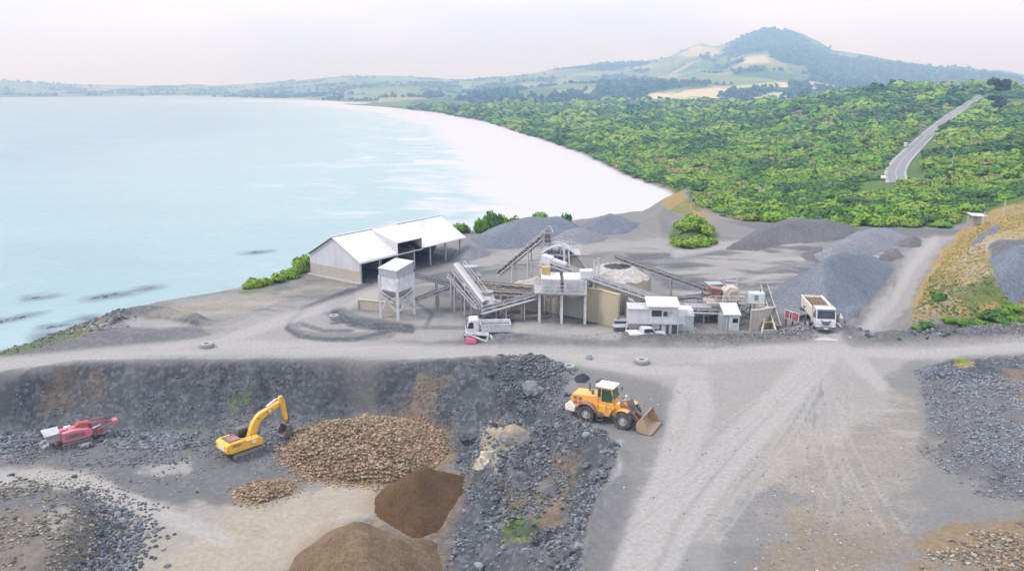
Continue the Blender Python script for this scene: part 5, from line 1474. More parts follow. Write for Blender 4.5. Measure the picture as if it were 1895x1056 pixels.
# ------------------------------------------------------------------ conveyors
def conveyor(label, p, q, w=0.9, depth=0.55, legs=(), cover=None, rail=0, fm='white_dusty', head=False, bays=None, bm='belt'):
    p, q = V3(p), V3(q)
    g0 = gz(p.x, p.y)
    t_ = thing('conveyor', label, 'conveyor', (p.x, p.y, g0), 0, 'belt conveyors of the crushing plant')
    off = Vector((p.x, p.y, g0)); A, B = p - off, q - off
    d = (B - A); Ln = d.length; d.normalize()
    s = d.cross(Vector((0, 0, 1))); s.normalize(); up = s.cross(d)
    n = bays or max(4, int(Ln / 1.3))
    m = MB()
    for e in (-1, 1):
        o = s * (e * w / 2)
        m.bar(A + o, B + o, 0.09, 0.12, up); m.bar(A + o - up * depth, B + o - up * depth, 0.09, 0.12, up)
        for k in range(n + 1):
            x = A + d * (Ln * k / n) + o
            m.bar(x - up * 0.05, x - up * (depth - 0.05), 0.06, 0.06, d)
            if k < n:
                y = A + d * (Ln * (k + 1) / n) + o
                m.bar(x - up * 0.05, y - up * (depth - 0.05), 0.05, 0.05, s)
    for k in range(n + 1):
        x = A + d * (Ln * k / n)
        m.bar(x - s * (w / 2 - 0.05) - up * depth, x + s * (w / 2 - 0.05) - up * depth, 0.06, 0.06, up)
    m.build('frame', M[fm], t_)
    m = MB(); m.bar(A + up * 0.09, B + up * 0.09, w * 0.78, 0.05, up); m.bar(A - up * 0.22, B - up * 0.22, w * 0.74, 0.04, up)
    m.build('belt', M[bm], t_)
    for e in (A, B):
        m = MB(); m.cyl(e - s * w * 0.45 - up * 0.06, e + s * w * 0.45 - up * 0.06, 0.2, 12); m.build('drum', M['steel_dark'], t_)
    m = MB()
    for k in range(n * 2):
        x = A + d * (Ln * (k + 0.5) / (n * 2)) + up * 0.02
        m.cyl(x - s * w * 0.42, x + s * w * 0.42, 0.05, 6)
    m.build('roller', M['steel_dark'], t_)
    if cover:
        m = MB()
        ring = lambda e: [e + s * (w / 2 + 0.06) + up * 0.12, e + s * (w / 2 + 0.06) + up * 0.42, e + s * w * 0.25 + up * 0.62, e - s * w * 0.25 + up * 0.62, e - s * (w / 2 + 0.06) + up * 0.42, e - s * (w / 2 + 0.06) + up * 0.12]
        m.loft([ring(A + d * Ln * cover[0]), ring(A + d * Ln * cover[1])]); m.build('cover', M['steel'] if cover[1] > 0.5 else M['white_dusty'], t_, smooth=False)
    if rail:
        m = MB(); o = s * (rail * (w / 2 + 0.7))
        m.bar(A + s * (rail * (w / 2 + 0.4)) - up * 0.3, B + s * (rail * (w / 2 + 0.4)) - up * 0.3, 0.7, 0.05, up)
        m.build('walkway', M['steel'], t_)
        m = MB()
        m.bar(A + o + up * 0.75, B + o + up * 0.75, 0.05, 0.05, up); m.bar(A + o + up * 0.25, B + o + up * 0.25, 0.04, 0.04, up)
        for k in range(0, n + 1, 1):
            x = A + d * (Ln * k / n) + o
            m.bar(x - up * 0.28, x + up * 0.75, 0.05, 0.05, d)
        m.build('handrail', M['white'], t_)
    for tt in legs:
        x = A + d * (Ln * tt) - up * depth
        zg = gz(x.x + off.x, x.y + off.y) - g0 - 0.1
        m = MB()
        for e in (-1, 1):
            m.bar(Vector((x.x, x.y, x.z)) + s * (e * w * 0.45), Vector((x.x, x.y, zg)) + s * (e * w * 0.62), 0.16, 0.16, d)
        if x.z - zg > 1.6:
            z1, z2 = zg + (x.z - zg) * 0.25, zg + (x.z - zg) * 0.8
            m.bar(Vector((x.x, x.y, z1)) - s * w * 0.56, Vector((x.x, x.y, z2)) + s * w * 0.46, 0.07, 0.07, d)
            m.bar(Vector((x.x, x.y, z2)) - s * w * 0.46, Vector((x.x, x.y, z2)) + s * w * 0.46, 0.09, 0.09, d)
        m.build('leg', M[fm], t_)
    if head:
        c = B if head == 2 else A
        m = MB(); m.box(c + up * 0.1, (w * 1.25, 1.3, 1.25), 0, Matrix((d, s, up)).transposed()); m.build('head_chute', M['white'], t_, bevel=0.05)
    return t_
conveyor('dark short conveyor sloping from the loadout bin top to the low transfer point', PT(768, 506, 105.5), PT(843, 525, 108), 0.8, 0.5, (0.55, 0.95), fm='steel')
conveyor('thin low conveyor below the one at the loadout bin top', PT(770, 552, 104), PT(848, 524, 107), 0.7, 0.4, (0.5,), fm='steel')
conveyor('wide covered conveyor standing steeply above the parked tipper truck', PT(900, 566, 100.5), PT(843, 492, 106), 0.95, 0.6, (0.55, 0.9), cover=(0.05, 1.0), rail=1)
conveyor('bare conveyor climbing steeply left of the covered one', PT(886, 566, 101.2), PT(832, 505, 106.6), 0.7, 0.5, (0.85,))
conveyor('long steep conveyor climbing to the top of the screen tower', PT(921, 503, 119), PT(1013, 427, 113), 0.85, 0.6, (0.3, 0.62), rail=-1)
conveyor('upper of two level conveyors in front of the tan gravel bin', PT(884, 521, 107), PT(990, 530, 105), 0.8, 0.6, (0.1, 0.55), fm='tan_steel')
conveyor('lower of two level conveyors in front of the tan gravel bin', PT(898, 536, 105), PT(984, 541, 104), 0.8, 0.5, (0.35, 0.8), fm='tan_steel')
conveyor('gently rising conveyor with a handrail from the white crusher to the loading platform', PT(888, 573, 100), PT(986, 546, 102.5), 0.9, 0.55, (0.45, 0.8), rail=1)
conveyor('longest pale conveyor running down from the screen tower towards the cabin', PT(1012, 482, 106.5), PT(1274, 570, 100), 1.15, 0.75, (0.72, 0.95), rail=1, head=True, cover=(0.0, 0.14), bm='belt_dusty', fm='white')
conveyor('second pale conveyor with handrails just below the longest one', PT(1003, 508, 105.5), PT(1092, 525, 103), 1.0, 0.6, (0.1, 0.9), rail=1, bm='belt_dusty', fm='white')
conveyor('thin dark conveyor spanning high across the back of the plant to the surge bin', PT(1338, 543, 105), PT(1140, 473, 112), 0.75, 0.5, (0.12, 0.46, 0.8), fm='steel')
conveyor('thin nearly level conveyor behind the control cabin', PT(1190, 557, 104.5), PT(1338, 541, 106), 0.7, 0.4, (0.25, 0.7), fm='steel')
conveyor('steep narrow conveyor with a timber trestle left of the red panels', PT(1439, 602, 97), PT(1414, 526, 103.5), 0.85, 0.55, (), rail=0)
conveyor('low flat conveyor from the pale container to the tan crusher', PT(1268, 570, 101), PT(1352, 573, 101), 1.1, 0.6, (0.4, 0.75), rail=1)

def trestle():
    a, b = V3(G(1409, 618)), V3(G(1437, 616)); top = V3(PT(1419, 567, 100))
    t_ = thing('trestle', 'pale timber A frame trestle holding up the steep narrow conveyor', 'trestle', a)
    O = Vector((0, 0, 0)); u = b - a; tp = top - a
    for p in (O, u):
        m = MB(); m.bar(p, tp + (p - O) * 0.12, 0.2); m.build('leg', M['wood'], t_)
    m = MB()
    for k in (0.12, 0.42): m.bar(O.lerp(tp, k), u.lerp(tp + u * 0.12, k), 0.12)
    m.build('cross_bar', M['wood'], t_)
trestle()

# ------------------------------------------------------------------ surge bins and walls of concrete
def frustum(name, label, cat, px, py, z0, y, r0, r1, h, m, crater=0.0):
    c = PT(px, py, y); zg = gz(c[0], c[1])
    t_ = thing(name, label, cat, (c[0], c[1], zg))
    prof = [(r0, -0.3), (r0 * 0.985, 0.3), (r1 + (r0 - r1) * 0.35, h * 0.66), (r1, h)]
    mb = MB(); n = 40; rings = []
    rj = np.random.default_rng(int(px))
    for rr_, hh in prof:
        rings.append([Vector((rr_ * math.cos(i * 2 * math.pi / n), rr_ * math.sin(i * 2 * math.pi / n), hh)) for i in range(n)])
    mb.loft(rings, False)
    return t_, mb, n
def surge_bin():
    c = PT(1140, 560, 110.5); zg = 0.0
    t_ = thing('surge_bin', 'big tan surge bin heaped with gravel round a dark crater', 'bin', (c[0], c[1], zg))
    n = 48
    def ring(r, h, sx=1.0): return [Vector((r * sx * math.cos(i * 2 * math.pi / n), r * math.sin(i * 2 * math.pi / n), h + 0.12 * math.sin(i * 1.7) * (0.4 if r < 3 else 1) * (h > 1))) for i in range(n)]
    MB().loft([ring(4.9, -0.2), ring(4.75, 3.9)], True).build('drum_wall', M['yellow_concrete'], t_, smooth=True)
    m = MB(); m.loft([ring(4.7, 3.91), ring(4.0, 4.4), ring(2.9, 5.0), ring(2.3, 5.3), ring(1.9, 5.2)], False); m.build('gravel_fill', M['pile_tan'], t_, smooth=True)
    m = MB(); m.loft([ring(1.9, 5.2), ring(1.2, 4.5), ring(0.4, 3.9), ring(0.05, 3.8)], False); m.build('crater', M['pile_dark'], t_, smooth=True)
surge_bin()
def slab_wall(name, label, pts, h, th, m, cap=None, bays=0):
    """upright wall along ground points (photo positions)"""
    W_ = [V3(G(*p)) for p in pts]; o = W_[0]
    t_ = thing(name, label, 'wall', o)
    mb = MB(); hs = h if isinstance(h, (list, tuple)) else [h] * len(W_)
    for i in range(len(W_) - 1):
        a, b = W_[i] - o, W_[i + 1] - o
        d = (b - a).normalized(); nrm = Vector((-d.y, d.x, 0)) * th
        mb.prism([a + Vector((0, 0, -0.2)), b + Vector((0, 0, -0.2)), b + Vector((0, 0, hs[i + 1])), a + Vector((0, 0, hs[i]))], nrm)
    mb.build('panel', M[m], t_)
    mb = MB()
    for i in range(len(W_) - 1):
        a, b = W_[i] - o, W_[i + 1] - o
        d = (b - a).normalized(); nrm = Vector((-d.y, d.x, 0))
        mb.bar(a + Vector((0, 0, hs[i] + 0.07)) + nrm * th / 2, b + Vector((0, 0, hs[i + 1] + 0.07)) + nrm * th / 2, th + 0.12, 0.14)
        k_ = max(1, int((b - a).length / 2.4))
        for k in range(k_ + 1):
            x = a.lerp(b, k / k_); hh = hs[i] + (hs[i + 1] - hs[i]) * k / k_
            mb.bar(x - nrm * 0.06 + Vector((0, 0, -0.1)), x - nrm * 0.06 + Vector((0, 0, hh - 0.02)), 0.22, 0.13, d)
    mb.build('rib', M[cap or m], t_)
    return t_
slab_wall('retaining_wall', 'tall yellowed concrete wall holding the front of the surge bin', [(1086, 594), (1104, 597), (1143, 606)], [4.3, 4.4, 4.2], 0.4, 'yellow_concrete')
slab_wall('retaining_wall', 'tan concrete wall under the loading platform', [(905, 572), (1000, 575), (1080, 590)], [3.0, 3.7, 3.9], 0.4, 'concrete')
slab_wall('retaining_wall', 'square tan concrete bay wall left of the steep narrow conveyor', [(1388, 612), (1402, 612), (1432, 600)], [2.6, 2.6, 2.2], 0.35, 'concrete')
slab_wall('retaining_wall', 'long low tan kerb wall behind the loadout bin', [(664, 571), (704, 576), (740, 580)], [1.2, 1.3, 1.2], 0.4, 'concrete')
def gravel_wedge():
    o, g_ = pile('gravel_pile', 'tan dusty gravel heap filling the bin behind the loading platform', 'gravel pile', [(890, 560), (915, 545), (1000, 535), (1075, 548), (1080, 585), (1000, 571), (906, 570)], 0, 4.4, M['pile_tan'], 0.75, 0.4, 0.10, 0.7, 'stockpiles of loose material')
gravel_wedge()
pile('gravel_pile', 'small tan grey gravel heap under the end of the tower chute', 'gravel pile', [(1040, 545), (1062, 520), (1092, 525), (1096, 548), (1066, 556)], 0, 3.3, M['pile_tan'], 0.8, 0.4, 0.1, 0.85, 'stockpiles of loose material')

# ------------------------------------------------------------------ loading platform with white bins
def platform():
    P = [V3(G(998, 597)), V3(G(1039, 599)), V3(G(1082, 600))]
    o = P[0]
    t_ = thing('loading_platform', 'white steel loading platform with panelled bins on tall white legs', 'platform', o)
    back = Vector((0.1, 3.6, 0))
    L_ = [p - o for p in P]; H = 4.0
    for p in L_:
        for bk in (Vector(), back):
            m = MB(); m.bar(p + bk + Vector((0, 0, -0.1)), p + bk + Vector((0, 0, H if p != L_[2] else H + 1.9)), 0.32, 0.32); m.build('leg', M['white'], t_)
    a, b = L_[0] + Vector((-0.7, 0, 0)), L_[2]
    m = MB(); m.bar(a + Vector((0, -0.25, H + 0.0)), b + Vector((0.2, -0.25, H + 0.0)), 0.25, 0.3); m.bar(a + back + Vector((0, 0, H)), b + back + Vector((0, 0, H)), 0.25, 0.3)
    m.build('deck_beam', M['white_dusty'], t_)
    m = MB(); m.prism([a + Vector((0, -0.9, H + 0.16)), b + Vector((0, -0.9, H + 0.16)), b + back + Vector((0, 0, H + 0.16)), a + back + Vector((0, 0, H + 0.16))], (0, 0, 0.08)); m.build('deck', M['steel'], t_)
    for i in range(2):
        p, q = L_[i], L_[i + 1]
        p2, q2 = p + Vector((0.22, 0, 0)), q + Vector((-0.22, 0, 0))
        m = MB(); m.loft([[p2 + Vector((0, 0, H + 0.25)), q2 + Vector((0, 0, H + 0.25)), q2 + back + Vector((0, 0, H + 0.25)), p2 + back + Vector((0, 0, H + 0.25))],
                          [p2 + Vector((0, -0.35, H + 2.0)), q2 + Vector((0, -0.35, H + 2.0)), q2 + back + Vector((0, 0, H + 2.0)), p2 + back + Vector((0, 0, H + 2.0))]])
        bn = m.build('bin_panel', M['white'], t_)
        m = MB()
        for k in range(4):
            z = H + 0.5 + 0.42 * k; yy = -0.02 - 0.35 * (z - H - 0.25) / 1.75
            m.bar(p2 + Vector((0.02, yy - 0.03, z)), q2 + Vector((-0.02, yy - 0.03, z)), 0.08, 0.05)
        m.build('rail', M['white_dusty'], bn)
        c = (p + q) / 2 + back * 0.5
        m = MB(); m.loft([[c + Vector((sx_ * 1.1, sy_ * 1.3, H - 0.16)) for sx_, sy_ in ((-1, -1), (1, -1), (1, 1), (-1, 1))], [c + Vector((sx_ * 0.3, sy_ * 0.35, H - 1.0)) for sx_, sy_ in ((-1, -1), (1, -1), (1, 1), (-1, 1))]]); m.build('chute', M['tan_steel'], t_)
    m = MB()
    for z in (0.55, 1.05): m.bar(a + Vector((-0.2, -0.88, H + 0.24 + z)), L_[1] + Vector((0.4, -0.88, H + 0.24 + z)), 0.05)
    for k in range(7):
        x = (a + Vector((-0.2, -0.88, H + 0.24))).lerp(L_[1] + Vector((0.4, -0.88, H + 0.24)), k / 6); m.bar(x, x + Vector((0, 0, 1.05)), 0.05)
    m.build('handrail', M['white'], t_)
    m = MB(); c = L_[0] + Vector((0.9, 2.2, H + 2.02)); m.box(c + Vector((0, 0, 0.5)), (1.1, 1.0, 1.0)); m.build('motor_box', M['ochre'], t_, bevel=0.03)
    m = MB(); c = L_[2] + Vector((0.1, 0.5, H + 2.05)); m.box(c + Vector((0, 0, 0.55)), (1.6, 1.4, 1.0)); m.build('transfer_box', M['white'], t_, bevel=0.03)
platform()

# ------------------------------------------------------------------ screen tower
def tower():
    y = 112.0
    base = PT(1030, 560, y); o = Vector((base[0], y, 0))
    t_ = thing('screen_tower', 'tall dusty screen tower with a sagging grey hood at the head of the steep conveyor', 'screen tower', o)
    loc = lambda px, py, yy=y: V3(PT(px, py, yy)) - o
    x0, x1 = loc(1006, 500).x, loc(1052, 500).x
    for x in (x0, (x0 + x1) / 2, x1):
        for dy in (-1.6, 1.6):
            m = MB(); m.bar((x, dy, -0.1), (x, dy, 7.0), 0.24); m.build('leg', M['steel'], t_)
    m = MB()
    for dy in (-1.6, 1.6):
        m.bar((x0, dy, 0.8), ((x0 + x1) / 2, dy, 3.6), 0.12); m.bar(((x0 + x1) / 2, dy, 3.6), (x1, dy, 0.8), 0.12); m.bar((x0, dy, 6.8), ((x0 + x1) / 2, dy, 4.0), 0.12); m.bar((x1, dy, 6.8), ((x0 + x1) / 2, dy, 4.0), 0.12)
    m.build('cross_brace', M['steel'], t_)
    m = MB()
    for z in (4.0, 6.9): m.prism([(x0 - 0.5, -2.2, z), (x1 + 1.6, -2.2, z), (x1 + 1.6, 2.2, z), (x0 - 0.5, 2.2, z)], (0, 0, 0.12))
    m.build('deck', M['steel'], t_)
    m = MB(); m.prism([(x0 + 0.1, -1.5, 4.3), (x1 - 0.2, -1.5, 4.3), (x1 + 0.6, -1.5, 5.6), (x0 + 0.1, -1.5, 6.6)], (0, 3.0, 0)); m.build('screen_box', M['tan_steel'], t_)
    # arched hood
    rg = []
    for k in range(9):
        u_ = k / 8; x = x0 - 0.3 + (x1 + 1.3 - x0 + 0.3) * u_; z = 7.05 + 1.25 * math.sin(math.pi * min(1, u_ * 1.05)) ** 0.8 - 0.5 * u_
        rg.append((x, z))
    m = MB()
    for (xa, za), (xb, zb) in zip(rg[:-1], rg[1:]):
        m.prism([(xa, -2.0, za), (xb, -2.0, zb), (xb, 2.0, zb), (xa, 2.0, za)], (0, 0, 0.12))
    m.build('hood', M['white_dusty'], t_)
    for k, (xa, za) in enumerate(rg[1:-1:3]):
        m = MB(); m.bar((xa, -1.9, 7.0), (xa, -1.9, za), 0.12); m.bar((xa, 1.9, 7.0), (xa, 1.9, za), 0.12); m.build('hood_post', M['steel'], t_)
    # head frame of the steep conveyor
    m = MB(); hx0 = loc(1013, 430).x
    for dx in (-0.7, 0.7):
        for dy in (-0.9, 0.9): m.bar((hx0 + dx, dy, 7.0), (hx0 + dx * 0.6, dy, 10.0), 0.12)
    for z in (8.0, 9.0, 9.9):
        for dy in (-0.9, 0.9): m.bar((hx0 - 0.75, dy, z), (hx0 + 0.75, dy, z), 0.08)
        for dx in (-0.7, 0.7): m.bar((hx0 + dx, -0.9, z), (hx0 + dx, 0.9, z), 0.08)
    m.bar((hx0 + 0.6, -0.9, 8.6), (hx0 + 3.0, -0.9, 8.35), 0.08); m.bar((hx0 + 0.6, 0.9, 8.6), (hx0 + 3.0, 0.9, 8.35), 0.08)
    m.build('head_frame', M['steel'], t_)
    m = MB(); m.box((hx0 + 0.1, 0, 9.1), (1.0, 1.2, 1.3)); m.build('drive_unit', M['steel_dark'], t_, bevel=0.05)
    m = MB()
    for z in (0.5, 1.0):
        m.bar((hx0 + 1.2, -2.1, 7.0 + 1.2 + z), (x1 + 1.5, -2.1, 6.9 + 0.6 + z), 0.05)
    for k in range(6):
        u_ = k / 5; m.bar((hx0 + 1.2 + (x1 + 0.3 - hx0) * u_, -2.1, 7.6), (hx0 + 1.2 + (x1 + 0.3 - hx0) * u_, -2.1, 9.2 - 0.6 * u_), 0.05)
    m.build('handrail', M['white'], t_)
    m = MB(); m.prism([(x1 + 0.2, -1.3, 6.6), (x1 + 1.2, -1.3, 6.6), (x1 + 4.0, -1.3, 2.6), (x1 + 0.4, -1.3, 2.9)], (0, 2.4, 0)); m.build('chute', M['tan_steel'], t_)
    m = MB(); m.bar((x1 + 1.25, -1.4, 6.6), (x1 + 4.1, -1.4, 2.5), 0.2); m.build('chute_edge', M['white'], t_)
    m = MB()
    m.bar((x1 - 0.9, -2.3, 8.6), (x1 - 0.6, -2.3, 3.2), 0.3); m.bar((x1 - 0.2, -2.3, 7.6), (x1 + 0.1, -2.3, 3.4), 0.22); m.build('duct', M['white'], t_)
tower()
def long_screen():
    y = 107.5; o = V3(PT(1040, 560, y)); o.z = 0
    t_ = thing('vibrating_screen', 'long dark sided screen deck slung under the top of the longest conveyor', 'screen', o)
    loc = lambda px, py: V3(PT(px, py, y)) - o
    a, b, c, d = loc(1012, 487), loc(1088, 512), loc(1088, 522), loc(1006, 512)
    m = MB(); m.prism([a, b, c, d], (0, 1.6, 0)); m.build('screen_box', M['bin_grey'], t_)
    m = MB(); m.bar(d + Vector((0, -0.12, 0)), c + Vector((0, -0.12, 0)), 0.2, 0.22); m.bar(a + Vector((0, -0.12, 0)), b + Vector((0, -0.12, 0)), 0.18, 0.18)
    for k in range(6):
        m.bar(d.lerp(c, k / 5) + Vector((0, -0.1, 0)), a.lerp(b, k / 5) + Vector((0, -0.1, 0)), 0.1)
    m.build('side_frame', M['white_dusty'], t_)
    for k in (0.08, 0.92):
        p = d.lerp(c, k); m = MB(); m.bar(p, (p.x, p.y, -0.1), 0.22); m.bar(p + Vector((0, 1.5, 0)), (p.x, p.y + 1.5, -0.1), 0.22); m.build('leg', M['white_dusty'], t_)
long_screen()
def posts(px, py, y, h, label):
    p = V3(PT(px, py, y)); z = gz(p.x, p.y)
    t_ = thing('vent_pipe', label, 'pipe', (p.x, p.y, z), 0, 'upright pipes beside the surge bin')
    m = MB(); m.cyl((0, 0, -0.1), (0, 0, h), 0.17, 10); m.build('pipe', M['white'], t_, smooth=True)
    m = MB(); m.cyl((0, 0, h - 0.02), (0.1, 0, h + 0.18), 0.24, 10); m.build('cap', M['steel'], t_, smooth=True)
posts(1099, 560, 107, 6.6, 'left of two upright white pipes beside the surge bin crater')
posts(1106, 560, 107.6, 6.8, 'right of two upright white pipes beside the surge bin crater')

# ------------------------------------------------------------------ crushers
def crusher_white():
    o = V3(G(902, 590)); 
    t_ = thing('crusher', 'white cone crusher on a braced stand behind the parked tipper truck', 'crusher', o)
    m = MB()
    for x in (-1.2, 1.2):
        for yy in (-1.0, 1.0): m.bar((x, yy, -0.1), (x, yy, 1.7), 0.2)
    m.bar((-1.2, -1.0, 0.2), (1.2, -1.0, 1.6), 0.1); m.bar((1.2, -1.0, 0.2), (-1.2, -1.0, 1.6), 0.1)
    for x in (-1.2, 1.2): m.bar((x, -1.0, 1.55), (x, 1.0, 1.55), 0.16)
    m.bar((-1.2, 1.0, 1.55), (1.2, 1.0, 1.55), 0.16); m.build('stand', M['steel'], t_)
    MB().box((0, 0, 1.8), (3.4, 2.6, 0.2)).build('deck', M['white_dusty'], t_)
    m = MB(); m.lathe((0, 0, 1.9), (0, 0, 1), [(0.05, 0), (1.15, 0), (1.25, 0.5), (0.95, 1.0), (0.8, 1.35), (0.05, 1.35)], 20); m.build('body', M['white'], t_, smooth=True)
    m = MB(); m.lathe((0, 0, 3.25), (0, 0, 1), [(0.5, 0), (0.75, 0.55), (0.85, 0.55), (0.6, 0)], 20); m.build('feed_cone', M['steel'], t_, smooth=True)
    m = MB(); m.box((1.35, -0.6, 2.35), (0.7, 0.7, 0.8)); m.build('motor', M['bin_grey'], t_, bevel=0.05)
    m = MB()
    for z in (0.5, 1.0):
        m.bar((-1.7, -1.25, 1.9 + z), (1.7, -1.25, 1.9 + z), 0.05)
    for k in range(5): m.bar((-1.7 + 0.85 * k, -1.25, 1.9), (-1.7 + 0.85 * k, -1.25, 2.9), 0.05)
    m.build('handrail', M['white_dusty'], t_)
crusher_white()
def crusher_tan():
    o = V3(G(1350, 596)) + Vector((0, 2.6, 0))
    t_ = thing('crusher', 'tan dust caked jaw crusher on a raised deck above the small white hut', 'crusher', o)
    m = MB()
    for x in (-2.2, 0, 1.7):
        for yy in (-1.2, 1.2): m.bar((x, yy, -0.1), (x, yy, 2.0), 0.22)
    m.bar((-2.2, -1.2, 0.3), (0, -1.2, 1.9), 0.12)
    for yy in (-1.2, 1.2): m.bar((-2.2, yy, 1.88), (1.7, yy, 1.88), 0.2)
    for x in (-2.2, 0, 1.7): m.bar((x, -1.2, 1.7), (x, 1.2, 1.7), 0.14)
    m.build('stand', M['steel_dark'], t_)
    MB().box((-0.3, 0, 2.1), (4.8, 3.0, 0.22)).build('deck', M['tan_steel'], t_)
    m = MB(); m.side([(-0.6, 2.2), (1.5, 2.2), (1.7, 3.0), (1.4, 4.1), (0.2, 4.3), (-0.6, 3.6)], -1.0, 1.0); m.build('body', M['tan_steel'], t_, bevel=0.08)
    m = MB(); m.lathe((0.75, -1.05, 3.1), (0, -1, 0), [(0.05, 0), (0.85, 0), (0.85, 0.28), (0.6, 0.28), (0.6, 0.16), (0.05, 0.16)], 24); m.build('flywheel', M['tan_steel'], t_, smooth=True)
    m = MB(); m.loft([[(-2.3, -1.0, 4.2), (-0.7, -1.0, 3.9), (-0.7, 1.0, 3.9), (-2.3, 1.0, 4.2)], [(-2.0, -0.6, 3.0), (-0.9, -0.6, 2.9), (-0.9, 0.6, 2.9), (-2.0, 0.6, 3.0)]]); m.build('feed_hopper', M['maroon'], t_)
    m = MB(); m.lathe((2.1, -0.7, 2.9), (0, -1, 0), [(0.05, 0), (0.65, 0), (0.65, 0.2), (0.05, 0.2)], 20); m.build('belt_guard', M['white_dusty'], t_, smooth=True)
    m = MB()
    for z in (0.5, 1.0):
        m.bar((-2.6, -1.45, 2.2 + z), (2.0, -1.45, 2.2 + z), 0.06); m.bar((0.2, 1.3, 3.6 + z), (1.9, 1.3, 3.6 + z), 0.06)
    for k in range(6): m.bar((-2.6 + 0.92 * k, -1.45, 2.2), (-2.6 + 0.92 * k, -1.45, 3.2), 0.06)
    m.build('handrail', M['cream'], t_)
    m = MB(); m.bar((0.1, 0.6, 4.2), (-0.8, 0.2, 5.2), 0.2); m.bar((1.6, 0.8, 4.0), (1.6, 0.8, 5.1), 0.12); m.build('upstand', M['white_dusty'], t_)
crusher_tan()

# ------------------------------------------------------------------ control cabin and huts
def window(parent, c, w, h, nrm=(0, -1, 0), frame='white'):
    n = Vector(nrm); s = Vector((-n.y, n.x, 0)); c = Vector(c)
    m = MB()
    for e in (-1, 1):
        m.bar(c + s * (e * w / 2) + Vector((0, 0, -h / 2 - 0.04)), c + s * (e * w / 2) + Vector((0, 0, h / 2 + 0.04)), 0.08, 0.1, n)
        m.bar(c - s * (w / 2 - 0.04) + Vector((0, 0, e * h / 2)), c + s * (w / 2 - 0.04) + Vector((0, 0, e * h / 2)), 0.1, 0.08)
    f = m.build('window', M[frame], parent)
    m = MB(); m.bar(c - s * (w / 2 - 0.03) - n * 0.015, c + s * (w / 2 - 0.03) - n * 0.015, 0.05, h - 0.05); m.build('pane', M['glass'], f)
def cabin():
    a, b = V3(G(1162, 624)), V3(G(1252, 626))
    o = a; u = b - a; Lx = u.length; rz = math.atan2(u.y, u.x)
    t_ = thing('control_cabin', 'white two storey control cabin with a flat white roof and outside stairs', 'cabin', o, rz)
    D = 2.6; H1 = 1.9; H2 = 2.05
    # ground floor store
    MB().box((Lx * 0.16, D / 2, H1 / 2), (Lx * 0.32 - 0.02, D, H1)).build('store_room', M['bin_grey'], t_)
    MB().box((Lx * 0.66, D / 2, H1 / 2), (Lx * 0.68 - 0.02, D, H1)).build('ground_floor', M['dark_wall_and_shade'], t_)
    for x in (Lx * 0.72, Lx * 0.86): 
        m = MB(); m.box((x, -0.03, 0.9), (0.55 if x < Lx * 0.8 else 0.32, 0.08, 1.75)); m.build('door', M['white'], t_)
    MB().box((Lx * 0.79, -0.02, 0.88), (0.5, 0.06, 1.7)).build('doorway', M['steel_dark'], t_)
    MB().box((Lx * 0.55, -0.05, 1.45), (1.05, 0.08, 0.55)).build('sign_board', M['white'], t_, bevel=0.01)
    m = MB(); m.lathe((Lx * 0.4, -0.02, 1.35), (0, -1, 0), [(0.02, 0), (0.19, 0), (0.19, 0.06), (0.02, 0.06)], 16); m.build('round_plate', M['cream'], t_)
    m = MB()
    for k in range(9): m.box((0.12 + k * 0.23, -0.015, H1 / 2), (0.05, 0.04, H1 - 0.06))
    m.build('cladding_rib', M['bin_grey'], t_)
    # upper rooms
    x0, x1 = -0.1, Lx * 0.40
    MB().box(((x0 + x1) / 2, D / 2, H1 + 0.06 + H2 / 2 - 0.2), (x1 - x0 - 0.01, D + 0.2, H2 - 0.4)).build('side_room', M['clad'], t_)
    MB().box(((x0 + x1) / 2, D / 2 - 0.05, H1 + H2 - 0.28), (x1 - x0 + 0.1, D + 0.4, 0.09)).build('side_roof', M['white_dusty'], t_)
    xa, xb = Lx * 0.40, Lx * 1.0
    up_ = MB().box(((xa + xb) / 2, D / 2, H1 + 0.06 + H2 / 2), (xb - xa - 0.01, D + 0.1, H2)).build('upper_room', M['white'], t_)
    m = MB(); m.prism([(xa - 0.25, -0.55, H1 + H2 + 0.10), (xb + 0.2, -0.55, H1 + H2 + 0.10), (xb + 0.2, D + 0.4, H1 + H2 + 0.42), (xa - 0.25, D + 0.4, H1 + H2 + 0.42)], (0, 0, 0.1)); m.build('roof', M['roof'], t_)
    window(up_, (xa + 1.0, -0.07, H1 + 1.25), 1.3, 0.85); window(up_, (xa + 2.05, -0.07, H1 + 1.2), 0.6, 0.7)
    m = MB(); m.box((xb - 0.8, -0.11, H1 + 1.35), (0.32, 0.12, 0.26)); m.build('lamp_box', M['bin_grey'], up_)
    MB().box((Lx / 2, -0.3, H1 + 0.03), (Lx + 0.5, 0.55, 0.07)).build('balcony', M['steel'], t_)
    # stairs on the right
    m = MB()
    for e in (-0.4, 0.4):
        m.bar((xb + 0.35, 0.6 + e, H1 + 0.05), (xb + 2.7, 0.6 + e, 0.0), 0.07, 0.24)
    for k in range(9): m.box((xb + 0.35 + 2.35 * (k + 0.5) / 9, 0.6, H1 - (H1) * (k + 0.5) / 9 + 0.04), (0.28, 0.72, 0.05))
    st = m.build('stairs', M['steel'], t_)
    m = MB()
    for z in (0.5, 0.95): m.bar((xb + 0.35, 0.15, H1 + z), (xb + 2.7, 0.15, z - 0.05), 0.05)
    for k in range(5): m.bar((xb + 0.35 + 2.35 * k / 4, 0.15, H1 - H1 * k / 4), (xb + 0.35 + 2.35 * k / 4, 0.15, H1 - H1 * k / 4 + 0.95), 0.05)
    m.build('handrail', M['pale_green'], st)
    m = MB()
